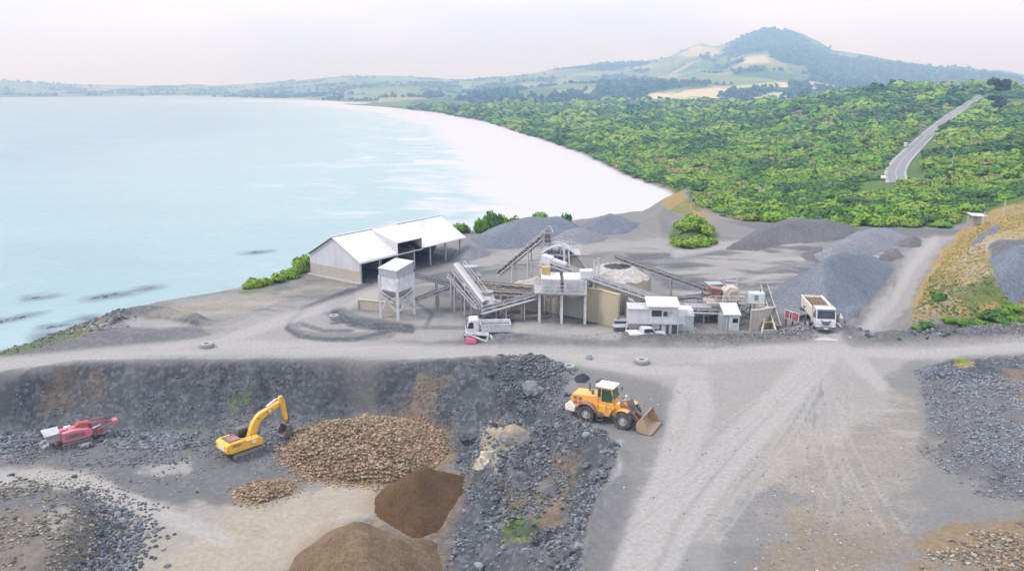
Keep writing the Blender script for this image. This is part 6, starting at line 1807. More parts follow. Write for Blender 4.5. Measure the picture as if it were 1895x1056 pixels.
    for k in range(6): m.bar((xb + 0.02, -0.5, H1 + 0.2 + 0.2 * k), (xb + 0.8, -0.5, H1 + 0.2 + 0.2 * k), 0.05)
    for x in (xb + 0.02, xb + 0.8): m.bar((x, -0.5, 0), (x, -0.5, H1 + 1.25), 0.06)
    m.build('landing_rail', M['white'], t_)
    m = MB()
    m.bar((-0.25, -0.2, -0.1), (-0.25, -0.2, H1), 0.14); m.bar((Lx * 0.34, -0.2, -0.1), (Lx * 0.34, -0.2, H1), 0.1); m.build('post', M['white'], t_)
cabin()
def container():
    a = V3(G(1258, 618)); 
    t_ = thing('container', 'pale green steel container with a white top right of the control cabin', 'container', a + Vector((0, 1.2, 0)), 0.02)
    MB().box((0.95, 1.2, 1.0), (1.95, 2.4, 2.0)).build('body', M['pale_green'], t_, bevel=0.03)
    m = MB()
    for k in range(9): m.box((0.09 + k * 0.215, -0.015, 0.98), (0.06, 0.05, 1.8))
    m.build('rib', M['pale_green'], t_)
    m = MB(); m.loft([[(-0.05, -0.08, 2.0), (1.98, -0.08, 2.0), (1.98, 2.45, 2.0), (-0.05, 2.45, 2.0)], [(0.0, 0.25, 2.75), (1.85, 0.25, 2.75), (1.85, 2.3, 2.75), (0, 2.3, 2.75)]]); m.build('top', M['white'], t_)
container()
def hut(px0, px1, py, label, h=1.9, d=1.7, base='bin_grey'):
    a, b = V3(G(px0, py)), V3(G(px1, py)); w = (b - a).length
    t_ = thing('hut', label, 'hut', a)
    MB().box((w * 0.21, d / 2, h * 0.5), (w * 0.42 - 0.02, d, h)).build('side_room', M[base], t_)
    bd = MB().box((w * 0.71, d / 2, h * 0.5 + 0.03), (w * 0.58 - 0.02, d + 0.06, h + 0.06)).build('body', M['white'], t_)
    window(bd, (w * 0.76, -0.055, h * 0.68), w * 0.34, h * 0.36)
    m = MB(); m.prism([(w * 0.1, -0.25, h + 0.12), (w + 0.15, -0.25, h + 0.12), (w + 0.15, d + 0.8, h + 0.95), (w * 0.1, d + 0.8, h + 0.95)], (0, 0, 0.09)); m.build('roof', M['clad'], t_)
    m = MB(); m.bar((w * 0.3, -0.03, 0.05), (w * 0.3, -0.03, h), 0.08); m.build('corner_post', M['white'], t_)
hut(1334, 1367, 611, 'small white hut with a tilted grey roof below the tan crusher')
def genset():
    o = V3(PT(1392, 573, 100.5)); o.z = 2.55
    t_ = thing('generator', 'pale green generator box on top of the square tan bay wall', 'generator', o)
    MB().box((0.7, 1.0, 0.62), (1.9, 1.3, 1.2)).build('body', M['pale_green'], t_, bevel=0.04)
    m = MB()
    for k in range(5): m.box((0.55, 0.34, 0.35 + 0.14 * k), (0.5, 0.05, 0.07))
    m.build('grille', M['steel_dark'], t_)
    m = MB(); m.cyl((1.2, 1.0, 1.2), (1.2, 1.0, 1.75), 0.07, 8); m.build('exhaust', M['steel_dark'], t_)
    MB().box((0.7, 1.0, -0.04), (2.4, 2.0, 0.12)).build('slab', M['grey_concrete'], t_)
genset()
def deflector():
    o = V3(PT(1182, 600, 104.5)); o.z = 0
    t_ = thing('chute', 'tilted grey steel chute hanging out of the surge bin', 'chute', o)
    loc = lambda px, py: V3(PT(px, py, 104.5)) - o
    m = MB(); m.prism([loc(1145, 557), (loc(1172, 560)), loc(1181, 566), loc(1165, 574)], (0, 0.25, 0)); 
    m = MB(); m.prism([loc(1157, 553), loc(1172, 557), loc(1181, 567), loc(1165, 575)], (0, 0.9, 0.1)); m.build('plate', M['clad'], t_)
    m = MB(); m.bar(loc(1160, 556) + Vector((0, 0.3, 0)), loc(1157, 540) + Vector((0, 0.3, 0)), 0.5); m.bar(loc(1157, 575) + Vector((0, -0.3, 0)), (loc(1157, 575).x, -0.3, -0.1), 0.22); m.bar(loc(1157, 545) + Vector((0, -0.3, 0)), loc(1157, 575) + Vector((0, -0.3, 0)), 0.22); m.build('support', M['white_dusty'], t_)
deflector()
def red_hopper():
    o = V3(G(1452, 603)); rz = R(-62)
    t_ = thing('feed_hopper', 'feed hopper with faded red side panels in white frames beside the white tipper truck', 'hopper', o, rz)
    for x in (0.2, 2.7):
        for y in (0, 1.5):
            m = MB(); m.bar((x, y, -0.1), (x, y, 1.25), 0.18); m.build('leg', M['steel_dark'], t_)
    MB().box((1.45, 0.75, 1.3), (3.0, 1.9, 0.14)).build('deck', M['steel'], t_)
    m = MB(); m.box((0.5, -0.1, 2.0), (1.0, 0.06, 1.15)); m.box((2.15, -0.1, 2.0), (1.35, 0.06, 1.15)); m.build('side_panel', M['red_dark'], t_)
    m = MB()
    for x in (-0.02, 1.0, 1.45, 2.85): m.bar((x, -0.14, 1.36), (x, -0.14, 2.66), 0.1)
    m.bar((0.04, -0.14, 2.62), (2.8, -0.14, 2.62), 0.09); m.build('panel_frame', M['white'], t_)
    m = MB(); m.box((1.4, 1.6, 2.0), (2.8, 0.06, 1.15)); m.build('side_panel', M['steel'], t_)
    m = MB(); m.loft([[(0.1, 0, 2.3), (2.8, 0, 2.3), (2.8, 1.5, 2.3), (0.1, 1.5, 2.3)], [(0.7, 0.4, 1.38), (2.2, 0.4, 1.38), (2.2, 1.1, 1.38), (0.7, 1.1, 1.38)]], True); m.build('hopper', M['steel_dark'], t_)
    m = MB(); m.cyl((2.2, 1.6, 2.6), (2.2, 1.6, 3.2), 0.04, 6); m.lathe((2.2, 1.6, 3.35), (0, 0, 1), [(0.02, -0.18), (0.18, -0.05), (0.18, 0.12), (0.02, 0.2)], 10); m.build('beacon', M['steel_dark'], t_)
    t_.scale = (0.8, 0.8, 0.85)
red_hopper()
def kerb(label, pts, h, w, m, name='kerb_wall'):
    W_ = [V3(G(*p)) for p in pts]; o = W_[0]
    t_ = thing(name, label, 'barrier', o)
    mb = MB()
    for a, b in zip(W_[:-1], W_[1:]): mb.bar(a - o + Vector((0, 0, h / 2 - 0.05)), b - o + Vector((0, 0, h / 2 - 0.05)), w, h)
    mb.build('beam', M[m], t_, bevel=0.03)
    mb = MB()
    for a, b in zip(W_[:-1], W_[1:]):
        for k in range(4):
            x = (a - o).lerp(b - o, (k + 0.5) / 4); mb.box(x + Vector((0, 0, 0.05)), (w + 0.3, w + 0.3, 0.26))
    mb.build('footing', M['grey_concrete'], t_)
kerb('low concrete guard beam along the weighbridge right of the white tipper truck', [(1549, 602), (1574, 631)], 0.5, 0.35, 'grey_concrete')
kerb('tan concrete block wall behind the weighbridge beam', [(1546, 583), (1556, 603)], 1.1, 0.5, 'concrete')
def weighbridge():
    a, b = V3(G(1524, 632)), V3(G(1492, 586)); d = (b - a)
    o = a; t_ = thing('weighbridge', 'flat grey weighbridge deck under the white tipper truck', 'weighbridge', o, math.atan2(d.y, d.x) - math.pi / 2)
    L_ = d.length
    MB().box((0, L_ / 2, 0.09), (3.3, L_, 0.16)).build('deck', M['grey_concrete'], t_)
    m = MB()
    for e in (-1.72, 1.72): m.box((e, L_ / 2, 0.1), (0.14, L_, 0.22))
    m.build('edge_rail', M['steel'], t_)
weighbridge()

# ------------------------------------------------------------------ smaller steelwork round the plant
def support_frame(px, py, w, d, h, label, rz=0.0, box=False):
    o = V3(G(px, py)); o.z = gz(o.x, o.y)
    t_ = thing('support_frame', label, 'steel frame', o, rz, 'grey steel frames round the plant')
    for x in (-w / 2, w / 2):
        for y in (-d / 2, d / 2):
            m = MB(); m.bar((x, y, -0.1), (x, y, h), 0.15); m.build('leg', M['steel'], t_)
    for y in (-d / 2, d / 2):
        m = MB(); m.bar((-w / 2, y, 0.2), (w / 2, y, h * 0.62), 0.08); m.bar((w / 2, y, 0.2), (-w / 2, y, h * 0.62), 0.07)
        m.build('cross_brace', M['steel_dark'], t_)
    MB().box((0, 0, h + 0.05), (w + 0.5, d + 0.5, 0.12)).build('deck', M['steel'], t_)
    for y in (-d / 2 - 0.2, d / 2 + 0.2):
        m = MB()
        for z in (0.5, 1.0): m.bar((-w / 2 - 0.2, y, h + z), (w / 2 + 0.2, y, h + z), 0.05)
        for k in range(4):
            x = -w / 2 - 0.2 + (w + 0.4) * k / 3; m.bar((x, y, h + 0.1), (x, y, h + 1.0), 0.05)
        m.build('handrail', M['white_dusty'], t_)
    if box:
        m = MB(); m.loft([[(-w * 0.3, -d * 0.3, h + 0.12), (w * 0.3, -d * 0.3, h + 0.12), (w * 0.3, d * 0.3, h + 0.12), (-w * 0.3, d * 0.3, h + 0.12)], [(-w * 0.45, -d * 0.45, h + 1.3), (w * 0.45, -d * 0.45, h + 1.3), (w * 0.45, d * 0.45, h + 1.3), (-w * 0.45, d * 0.45, h + 1.3)]]); m.build('hopper', M['bin_grey'], t_)
support_frame(850, 560, 2.0, 2.0, 2.6, 'open steel frame at the low transfer point left of the covered conveyor')
support_frame(872, 545, 2.2, 1.8, 3.0, 'steel frame with a small grey hopper behind the covered conveyor', 0.3, True)
support_frame(935, 566, 2.4, 1.8, 2.0, 'low steel frame under the two level conveyors')
support_frame(1290, 590, 2.6, 1.8, 1.7, 'steel frame right of the pale green container')
support_frame(1318, 575, 2.4, 2.0, 2.6, 'steel frame with a grey hopper left of the tan crusher', 0.1, True)
support_frame(1378, 590, 1.8, 1.8, 2.3, 'narrow steel frame right of the small white hut')
def waste_bin(px, py, label, rz):
    o = V3(G(px, py)); o.z = gz(o.x, o.y)
    t_ = thing('waste_bin', label, 'bin', o, rz, 'dark bins left of the cabin')
    m = MB(); m.loft([[(-0.7, -0.5, 0.08), (0.7, -0.5, 0.08), (0.7, 0.5, 0.08), (-0.7, 0.5, 0.08)], [(-0.95, -0.6, 1.0), (0.95, -0.6, 1.0), (0.95, 0.6, 1.0), (-0.95, 0.6, 1.0)]]); m.build('body', M['steel_dark'], t_)
    m = MB(); m.box((0, 0, 1.04), (2.0, 1.3, 0.08)); m.build('lid', M['bin_grey'], t_)
    m = MB()
    for x in (-0.6, 0.6): m.box((x, 0, 0.05), (0.15, 0.9, 0.12))
    m.build('skid', M['steel_dark'], t_)
waste_bin(1148, 622, 'dark steel bin just left of the control cabin', 0.1)
waste_bin(1150, 606, 'dark steel bin behind the one left of the control cabin', -0.1)

# ------------------------------------------------------------------ poles, shelter, tyres
def pole(px, py, y, h, label, arm=True, group='power poles'):
    p = V3(PT(px, py, y)); z = gz(p.x, p.y)
    t_ = thing('power_pole', label, 'pole', (p.x, p.y, z), 0.4, group)
    m = MB(); m.cyl((0, 0, -0.4), (0, 0, h), 0.15, 8, 0.1); m.build('shaft', M['pole'], t_, smooth=True)
    if arm:
        m = MB(); m.bar((-0.9, 0, h - 0.4), (0.9, 0, h - 0.4), 0.1)
        for k in (-0.8, 0, 0.8): m.cyl((k, 0, h - 0.35), (k, 0, h - 0.12), 0.04, 6)
        m.build('cross_arm', M['pole'], t_)
pole(1857, 400, 158, 3.6, 'taller bare pole on the bank crest at the right edge', False, None)
pole(1822, 400, 160, 2.9, 'shorter bare pole beside the pale shelter on the bank crest', False, None)
pole(1757, 345, 300, 7.0, 'thin power pole standing in the scrub below the road bend')
def shelter():
    p = V3(PT(1810, 392, 163)); z = gz(p.x, p.y)
    t_ = thing('shelter', 'small pale flat roofed shelter half hidden in the scrub at the right', 'shelter', (p.x, p.y, z))
    m = MB(); m.prism([(-1.6, -0.9, 2.3), (1.6, -0.9, 2.1), (1.6, 1.2, 2.4), (-1.6, 1.2, 2.6)], (0, 0, 0.1)); m.build('roof', M['pale_green'], t_)
    MB().box((0, 0.9, 1.1), (2.8, 0.1, 2.2)).build('rear_wall', M['clad'], t_)
    for x in (-1.4, 1.4):
        m = MB(); m.bar((x, -0.7, -0.2), (x, -0.7, 2.2), 0.1); m.build('post', M['pole'], t_)
shelter()
def big_tyre(px, py, label, n=1, rad=0.78):
    p = V3(G(px, py, 0)); z = gz(p.x, p.y)
    t_ = thing('old_tyre', label, 'tyre', (p.x, p.y, z - 0.04), px * 0.1, 'old tyres lying flat in the yard')
    for k in range(n):
        m = MB(); h = 0.55; z0 = k * (h + 0.01)
        m.lathe((0.06 * k, 0.04 * k, z0), (0, 0, 1), [(rad * 0.42, 0.06), (rad * 0.55, 0.0), (rad * 0.92, 0.02), (rad, 0.12), (rad, h - 0.12), (rad * 0.92, h - 0.02), (rad * 0.55, h), (rad * 0.42, h - 0.06)], 28)
        ty = m.build('tyre', M['old_tyre'], t_, smooth=True)
        if k == n - 1:
            m = MB()
            for i in range(20):
                a = i * math.pi / 10
                m.box((0.06 * k + math.cos(a) * rad * 0.99, 0.04 * k + math.sin(a) * rad * 0.99, z0 + h / 2), (0.09, 0.12, h * 0.62), a)
            m.build('tread', M['old_tyre'], ty)
            m = MB(); m.cyl((0.06 * k, 0.04 * k, z0 + h * 0.15), (0.06 * k, 0.04 * k, z0 + h * 0.4), rad * 0.41, 18); m.build('dirt_fill', M['pile_black'], ty)
big_tyre(1188, 672, 'big pale tyre lying flat on the road above the wheel loader')
big_tyre(383, 642, 'big pale tyre lying flat on the road at the left near the pond wall')
big_tyre(1053, 684, 'half buried pale tyre at the tip of the pit lip', 1, 0.72)
big_tyre(618, 596, 'stack of two pale tyres inside the loop of wheel tracks', 2, 0.62)
# ------------------------------------------------------------------ vehicles (local frame: x forward, y left, z up)
def wheel(parent, c, r, w, rimm='rim', lugs=0, side=-1):
    c = Vector(c); m = MB(); h = w / 2
    m.lathe(c, (0, 1, 0), [(r * 0.52, -h * 0.8), (r * 0.62, -h), (r * 0.93, -h), (r, -h * 0.72), (r, h * 0.72), (r * 0.93, h), (r * 0.62, h), (r * 0.52, h * 0.8)], 28)
    if lugs:
        for i in range(lugs):
            a = 2 * math.pi * i / lugs
            for e in (-1, 1):
                aa = a + (0.5 * 2 * math.pi / lugs if e > 0 else 0)
                d = Vector((math.cos(aa), 0, math.sin(aa)))
                m.bar(c + d * r * 1.0 + Vector((0, e * h * 0.1, 0)), c + d * r * 1.0 + Vector((0, e * h * 0.95, 0)), r * 0.11, r * 0.10, d)
    wh = m.build('wheel', M['tyre'], parent, smooth=True)
    m = MB(); s = side
    m.lathe(c, (0, s, 0), [(0.02, -h * 0.5), (r * 0.54, -h * 0.5), (r * 0.56, h * 0.62), (r * 0.5, h * 0.68), (r * 0.44, h * 0.30), (r * 0.26, h * 0.30), (r * 0.24, h * 0.75), (0.02, h * 0.78)], 24)
    m.build('rim', M[rimm], wh, smooth=True)
    m = MB()
    for i in range(8):
        a = i * math.pi / 4; d = Vector((math.cos(a), 0, math.sin(a))) * r * 0.34
        m.cyl(c + d + Vector((0, s * h * 0.30, 0)), c + d + Vector((0, s * h * 0.42, 0)), r * 0.04, 6)
    m.build('wheel_nut', M['steel_dark'], wh)
    return wh

# ---- wheel loader
def loader():
    rear, front = V3(G(1087, 779)), V3(G(1151, 792))
    d = front - rear; rz = math.atan2(d.y, d.x)
    WB = 3.55; TR = 1.12; r = 0.82
    # near wheels touch the ground at rear/front; vehicle centre lies TR to the left of them
    left = Vector((-math.sin(rz), math.cos(rz), 0))
    o = (rear + front) / 2 + left * TR; o.z = gz(o.x, o.y) + 0.02
    t_ = thing('wheel_loader', 'orange yellow wheel loader with a cream cab roof and its bucket lowered on the yard', 'wheel loader', o, rz)
    hx = WB / 2
    for x in (-hx, hx):
        for y in (-TR, TR): wheel(t_, (x, y, r), r, 0.66, lugs=18, side=1 if y > 0 else -1)
    # rear frame: hood, counterweight
    m = MB(); m.side([(-3.55, 1.0), (-3.55, 1.95), (-3.35, 2.35), (-1.05, 2.5), (-0.75, 2.3), (-0.75, 1.15), (-1.0, 0.95), (-2.7, 0.9)], -0.82, 0.82); m.build('engine_hood', M['orange'], t_, bevel=0.08)
    m = MB(); m.side([(-3.95, 0.75), (-3.95, 1.25), (-3.55, 1.6), (-2.95, 1.2), (-2.95, 0.7)], -1.15, 1.15); m.build('counterweight', M['cream'], t_, bevel=0.06)
    m = MB()
    for y in (-0.84, 0.84):
        for x in (-3.05, -2.55):
            for z in (1.55, 2.0): m.box((x, y, z), (0.34, 0.03, 0.3))
    m.build('vent_grille', M['maroon'], t_)
    m = MB()
    for y in (-0.3, 0.3): m.box((-3.57, y, 1.85), (0.04, 0.4, 0.5))
    m.build('rear_grille', M['steel_dark'], t_)
    for y in (-0.98, 0.98):
        m = MB(); m.box((-3.58, y * 0.75, 1.5), (0.06, 0.22, 0.16)); m.build('tail_light', M['red'], t_)
    m = MB(); m.cyl((-2.1, 0.35, 2.35), (-2.1, 0.35, 3.1), 0.09, 10); m.cyl((-2.1, 0.35, 3.1), (-2.22, 0.35, 3.2), 0.09, 10); m.build('exhaust', M['steel_dark'], t_, smooth=True)
    m = MB(); m.cyl((-1.5, -0.4, 2.4), (-1.5, -0.4, 2.75), 0.13, 10); m.cyl((-1.5, -0.4, 2.75), (-1.5, -0.4, 2.85), 0.18, 10); m.build('air_intake', M['steel_dark'], t_)
    # mudguards over rear wheels
    for s in (-1, 1):
        m = MB(); arc = []
        for k in range(9):
            a = R(165 - 150 * k / 8); arc.append((-hx + math.cos(a) * (r + 0.16), r + math.sin(a) * (r + 0.16)))
        for p, q in zip(arc[:-1], arc[1:]): m.prism([(p[0], s * 0.8, p[1]), (q[0], s * 0.8, q[1]), (q[0], s * 1.5, q[1]), (p[0], s * 1.5, p[1])], (0, 0, 0.05))
        m.build('mudguard', M['maroon'], t_)
        m = MB(); arc = []
        for k in range(6):
            a = R(150 - 90 * k / 5); arc.append((hx + math.cos(a) * (r + 0.14), r + math.sin(a) * (r + 0.14)))
        for p, q in zip(arc[:-1], arc[1:]): m.prism([(p[0], s * 0.8, p[1]), (q[0], s * 0.8, q[1]), (q[0], s * 1.46, q[1]), (p[0], s * 1.46, p[1])], (0, 0, 0.05))
        m.build('mudguard', M['orange'], t_)
    # body below the cab with steps
    m = MB(); m.side([(-1.0, 0.75), (-1.0, 1.75), (0.35, 1.75), (0.55, 1.3), (0.35, 0.75)], -0.95, 0.95); m.build('side_tank', M['orange'], t_, bevel=0.05)
    m = MB(); m.side([(-1.0, 1.75), (-0.9, 2.0), (0.55, 2.0), (0.8, 1.55), (0.55, 1.3)], -0.8, 0.8); m.build('platform', M['orange'], t_, bevel=0.04)
    m = MB()
    for s in (-1, 1):
        for k in range(3): m.box((-0.45, s * 1.18, 0.45 + 0.34 * k), (0.5, 0.3, 0.05))
        for e in (-0.72, -0.18): m.bar((e, s * 1.28, 0.4), (e, s * 1.28, 1.2), 0.05)
    m.build('step', M['steel_dark'], t_)
    m = MB(); m.cyl((0.35, 0, 0.5), (0.35, 0, 1.5), 0.3, 12); m.build('pivot', M['steel_dark'], t_)
    # cab
    cb = MB(); cb.side([(-0.95, 2.0), (-1.0, 2.9), (-0.92, 3.35), (0.42, 3.35), (0.68, 2.35), (0.55, 2.0)], -0.72, 0.72); c_ = cb.build('cab', M['orange'], t_, bevel=0.05)
    for s in (-1, 1):
        m = MB(); m.prism([(-0.5, s * 0.735, 2.08), (-0.5, s * 0.735, 3.25), (0.36, s * 0.735, 3.25), (0.58, s * 0.735, 2.38), (0.46, s * 0.735, 2.08)], (0, s * 0.012, 0)); m.build('side_window', M['glass_green'], c_)
        m = MB(); m.prism([(-0.88, s * 0.735, 2.45), (-0.86, s * 0.735, 3.25), (-0.6, s * 0.735, 3.25), (-0.6, s * 0.735, 2.45)], (0, s * 0.012, 0)); m.build('side_window', M['glass_green'], c_)
    m = MB(); m.prism([(0.445, -0.64, 3.28), (0.445, 0.64, 3.28), (0.68, 0.64, 2.4), (0.68, -0.64, 2.4)], (0.012, 0, 0.004)); m.build('windscreen', M['glass_green'], c_)
    m = MB(); m.prism([(-0.965, -0.6, 3.25), (-0.965, 0.6, 3.25), (-1.01, 0.6, 2.6), (-1.01, -0.6, 2.6)], (-0.014, 0, 0)); m.build('rear_window', M['glass'], c_)
    m = MB(); m.box((-0.24, 0, 3.44), (1.75, 1.62, 0.17)); m.build('cab_roof', M['cream'], c_, bevel=0.06)
    for s in (-1, 1):
        m = MB(); m.bar((0.55, s * 0.75, 2.9), (0.75, s * 1.15, 3.0), 0.04); m.box((0.76, s * 1.2, 2.85), (0.05, 0.24, 0.36)); m.build('mirror', M['steel_dark'], c_)
    m = MB(); m.bar((-0.75, -0.98, 1.3), (-0.75, -0.98, 2.7), 0.04); m.bar((0.05, -0.98, 1.3), (0.05, -0.98, 2.3), 0.04); m.build('grab_rail', M['maroon'], t_)
    # front frame and boom
    m = MB(); m.side([(0.45, 0.7), (0.45, 1.7), (0.95, 2.15), (1.45, 2.05), (2.15, 1.2), (2.15, 0.7)], -0.55, 0.55); m.build('front_frame', M['orange'], t_, bevel=0.05)
    for s in (-1, 1):
        m = MB(); m.side([(1.0, 2.2), (1.25, 2.3), (2.2, 1.75), (3.15, 0.75), (3.05, 0.45), (2.8, 0.5), (2.0, 1.35), (1.0, 1.9)], s * 0.48 - 0.07, s * 0.48 + 0.07); m.build('lift_arm', M['maroon'], t_, bevel=0.02)
        m = MB(); m.cyl((0.95, s * 0.66, 1.0), (1.7, s * 0.62, 1.25), 0.1, 10); m.cyl((1.7, s * 0.62, 1.25), (2.25, s * 0.6, 1.42), 0.055, 8); m.build('lift_ram', M['steel'], t_, smooth=True)
        m = MB(); m.box((1.25, s * 0.95, 2.25), (0.14, 0.26, 0.2)); m.bar((1.2, s * 0.6, 2.0), (1.22, s * 0.95, 2.2), 0.05); m.build('headlight', M['lamp'], t_)
    m = MB(); m.side([(1.7, 1.6), (2.0, 2.55), (2.25, 2.5), (2.55, 1.5), (2.4, 1.2), (2.1, 1.5)], -0.12, 0.12); m.build('tilt_lever', M['steel_dark'], t_, bevel=0.02)
    m = MB(); m.cyl((0.95, 0, 2.05), (1.7, 0, 2.35), 0.12, 10); m.cyl((1.7, 0, 2.35), (2.08, 0, 2.45), 0.06, 8); m.build('tilt_ram', M['steel'], t_, smooth=True)
    m = MB(); m.bar((2.5, 0, 1.4), (3.1, 0, 1.05), 0.16, 0.2); m.bar((1.2, -0.46, 1.95), (1.2, 0.46, 1.95), 0.2); m.bar((2.45, -0.46, 1.3), (2.45, 0.46, 1.3), 0.18); m.build('link', M['steel_dark'], t_)
    # bucket: open curved shell with side plates, cutting edge and teeth
    bw = 1.5
    prof = [(4.45, 0.06), (3.55, 0.10), (3.22, 0.28), (3.10, 0.62), (3.18, 1.0), (3.42, 1.35), (3.62, 1.52)]
    inn = [(4.45, 0.13), (3.58, 0.17), (3.30, 0.33), (3.19, 0.63), (3.27, 0.96), (3.48, 1.28), (3.66, 1.44)]
    bk = MB()
    for k in range(len(prof) - 1):
        bk.prism([(prof[k][0], -bw, prof[k][1]), (prof[k + 1][0], -bw, prof[k + 1][1]), (inn[k + 1][0], -bw, inn[k + 1][1]), (inn[k][0], -bw, inn[k][1])], (0, 2 * bw, 0))
    bo = bk.build('bucket', M['bucket'], t_)
    for s in (-1, 1):
        m = MB(); m.prism([(4.4, s * bw, 0.05), (3.55, s * bw, 0.09), (3.21, s * bw, 0.28), (3.09, s * bw, 0.62), (3.17, s * bw, 1.0), (3.41, s * bw, 1.36), (3.68, s * bw, 1.54)], (0, s * 0.05, 0))
        m.build('side_plate', M['bucket'], bo)
    m = MB()
    for k in range(9): 
        y = -bw + 0.1 + (2 * bw - 0.2) * k / 8
        m.prism([(4.42, y - 0.07, 0.05), (4.72, y - 0.03, 0.06), (4.72, y + 0.03, 0.06), (4.42, y + 0.07, 0.05)], (0, 0, 0.09))
    m.build('tooth', M['bucket_dark'], bo)
    m = MB(); m.bar((4.46, -bw, 0.1), (4.46, bw, 0.1), 0.12, 0.06); m.build('cutting_edge', M['steel'], bo)
    return t_
loader()

# ---- excavator
def track_set(t_, L_, w, ys, r, name='track', m_='track', links=44, z0=0.0):
    for y in ys:
        hl = L_ / 2 - r
        ring = []; n = 14
        for k in range(n + 1): a = -math.pi / 2 + math.pi * k / n; ring.append((hl + r * math.cos(a), r + r * math.sin(a)))
        for k in range(n + 1): a = math.pi / 2 + math.pi * k / n; ring.append((-hl + r * math.cos(a), r + r * math.sin(a)))
        m = MB(); m.side([(p[0] * 0.985, r + (p[1] - r) * 0.90) for p in ring], y - w / 2, y + w / 2)
        P = np.array(ring + ring[:1]); seg = np.linalg.norm(np.diff(P, axis=0), axis=1); cum = np.concatenate([[0], np.cumsum(seg)])
        for i in range(links):
            u_ = cum[-1] * i / links
            px, pz = np.interp(u_, cum, P[:, 0]), np.interp(u_, cum, P[:, 1]); qx, qz = np.interp((u_ + 0.01) % cum[-1], cum, P[:, 0]), np.interp((u_ + 0.01) % cum[-1], cum, P[:, 1])
            m.box((px * 0.995, y, r + (pz - r) * 0.96), (cum[-1] / links * 0.72, w + 0.02, 0.07), 0, Matrix.Rotation(-math.atan2(qz - pz, qx - px), 3, 'Y'))
        tr = m.build(name, M[m_], t_)
        m = MB()
        e = 1 if y > 0 else -1
        for x in np.linspace(-hl, hl, 6): m.cyl((x, y + e * (w / 2 - 0.02), r * 0.62), (x, y + e * (w / 2 + 0.04), r * 0.62), r * 0.34, 12)
        for x in (-hl, hl): m.cyl((x, y + e * (w / 2 - 0.02), r), (x, y + e * (w / 2 + 0.05), r), r * 0.62, 16)
        m.box((0, y + e * (w / 2 + 0.01), r * 1.15), (hl * 1.7, 0.06, r * 0.5))
        m.build('track_frame', M['steel_dark'], tr)
def excavator():
    a, b = V3(G(444, 858, PIT)), V3(G(489, 833, PIT))
    d = b - a; rz = R(47)
    left = Vector((-math.sin(rz), math.cos(rz), 0))
    o = (a + b) / 2 + left * 1.35; o.z = gz(o.x, o.y) + 0.03
    t_ = thing('excavator', 'yellow tracked excavator with its boom arched over the brown rock pile edge', 'excavator', o, rz)
    track_set(t_, 4.3, 0.62, (-1.28, 1.28), 0.45)
    MB().box((0, 0, 0.62), (2.4, 2.0, 0.5)).build('undercarriage', M['steel_dark'], t_)
    m = MB(); m.cyl((0, 0, 0.85), (0, 0, 1.12), 0.95, 24); m.build('slew_ring', M['steel_dark'], t_)
    # upper body
    m = MB(); m.side([(-2.55, 1.12), (-2.75, 1.4), (-2.75, 2.3), (-2.5, 2.42), (-1.0, 2.42), (-0.3, 2.2), (1.35, 2.2), (1.7, 1.9), (1.7, 1.12)], -1.45, -0.35); m.build('engine_side', M['yellow'], t_, bevel=0.06)
    m = MB(); m.side([(-2.55, 1.12), (-2.75, 1.4), (-2.75, 2.3), (-2.5, 2.42), (-0.9, 2.42), (-0.9, 1.12)], -0.34, 1.45); m.build('engine_house', M['yellow'], t_, bevel=0.06)
    m = MB(); m.box((0.4, 0.05, 1.3), (2.5, 0.9, 0.35)); m.build('deck', M['steel_dark'], t_)
    m = MB(); m.side([(-2.95, 1.2), (-3.02, 1.5), (-3.0, 2.25), (-2.72, 2.3), (-2.72, 1.15)], -1.4, 1.4); m.build('counterweight', M['yellow'], t_, bevel=0.1)
    m = MB(); m.box((-3.03, -0.1, 1.82), (0.04, 1.5, 0.62)); m.build('rear_panel', M['cream'], t_, bevel=0.015)
    m = MB(); m.box((-1.7, -0.05, 2.5), (1.5, 1.9, 0.16)); m.build('hood', M['maroon'], t_, bevel=0.05)
    m = MB()
    for k in range(6): m.box((-2.2 + 0.2 * k, -1.46, 2.05), (0.12, 0.03, 0.28))
    m.build('vent_grille', M['steel_dark'], t_)
    m = MB(); m.box((0.55, -1.46, 1.85), (0.5, 0.03, 0.42)); m.build('side_emblem_plate', M['cream'], t_)
    m = MB(); m.cyl((-1.35, 0.7, 2.5), (-1.35, 0.7, 3.0), 0.09, 10); m.build('exhaust', M['steel_dark'], t_)
    m = MB()
    for (x0, y0, x1, y1) in ((-2.5, -1.3, -2.5, 1.3), (-0.6, -1.35, 1.2, -1.35)):
        for z in (2.75,): m.bar((x0, y0, z), (x1, y1, z), 0.04)
        for k in (0, 0.5, 1): m.bar((x0 + (x1 - x0) * k, y0 + (y1 - y0) * k, 2.2), (x0 + (x1 - x0) * k, y0 + (y1 - y0) * k, 2.75), 0.04)
    m.build('guard_rail', M['steel_dark'], t_)
    c_ = MB().side([(-0.55, 1.2), (-0.55, 2.9), (-0.45, 3.0), (0.75, 3.0), (1.25, 2.2), (1.3, 1.2)], 0.5, 1.45).build('cab', M['steel_dark'], t_, bevel=0.05)
    for y, s in ((0.5, -1), (1.45, 1)):
        m = MB(); m.prism([(-0.42, y, 1.9), (-0.42, y, 2.85), (0.68, y, 2.85), (1.1, y, 2.15), (1.12, y, 1.9)], (0, s * 0.015, 0)); m.build('side_window', M['glass'], c_)
    m = MB(); m.prism([(0.79, 0.58, 2.93), (0.79, 1.37, 2.93), (1.26, 1.37, 2.2), (1.26, 0.58, 2.2)], (0.014, 0, 0.006)); m.build('windscreen', M['glass'], c_)
    m = MB(); m.box((0.12, 0.97, 3.04), (1.3, 0.98, 0.07)); m.build('cab_roof', M['steel_dark'], c_, bevel=0.02)
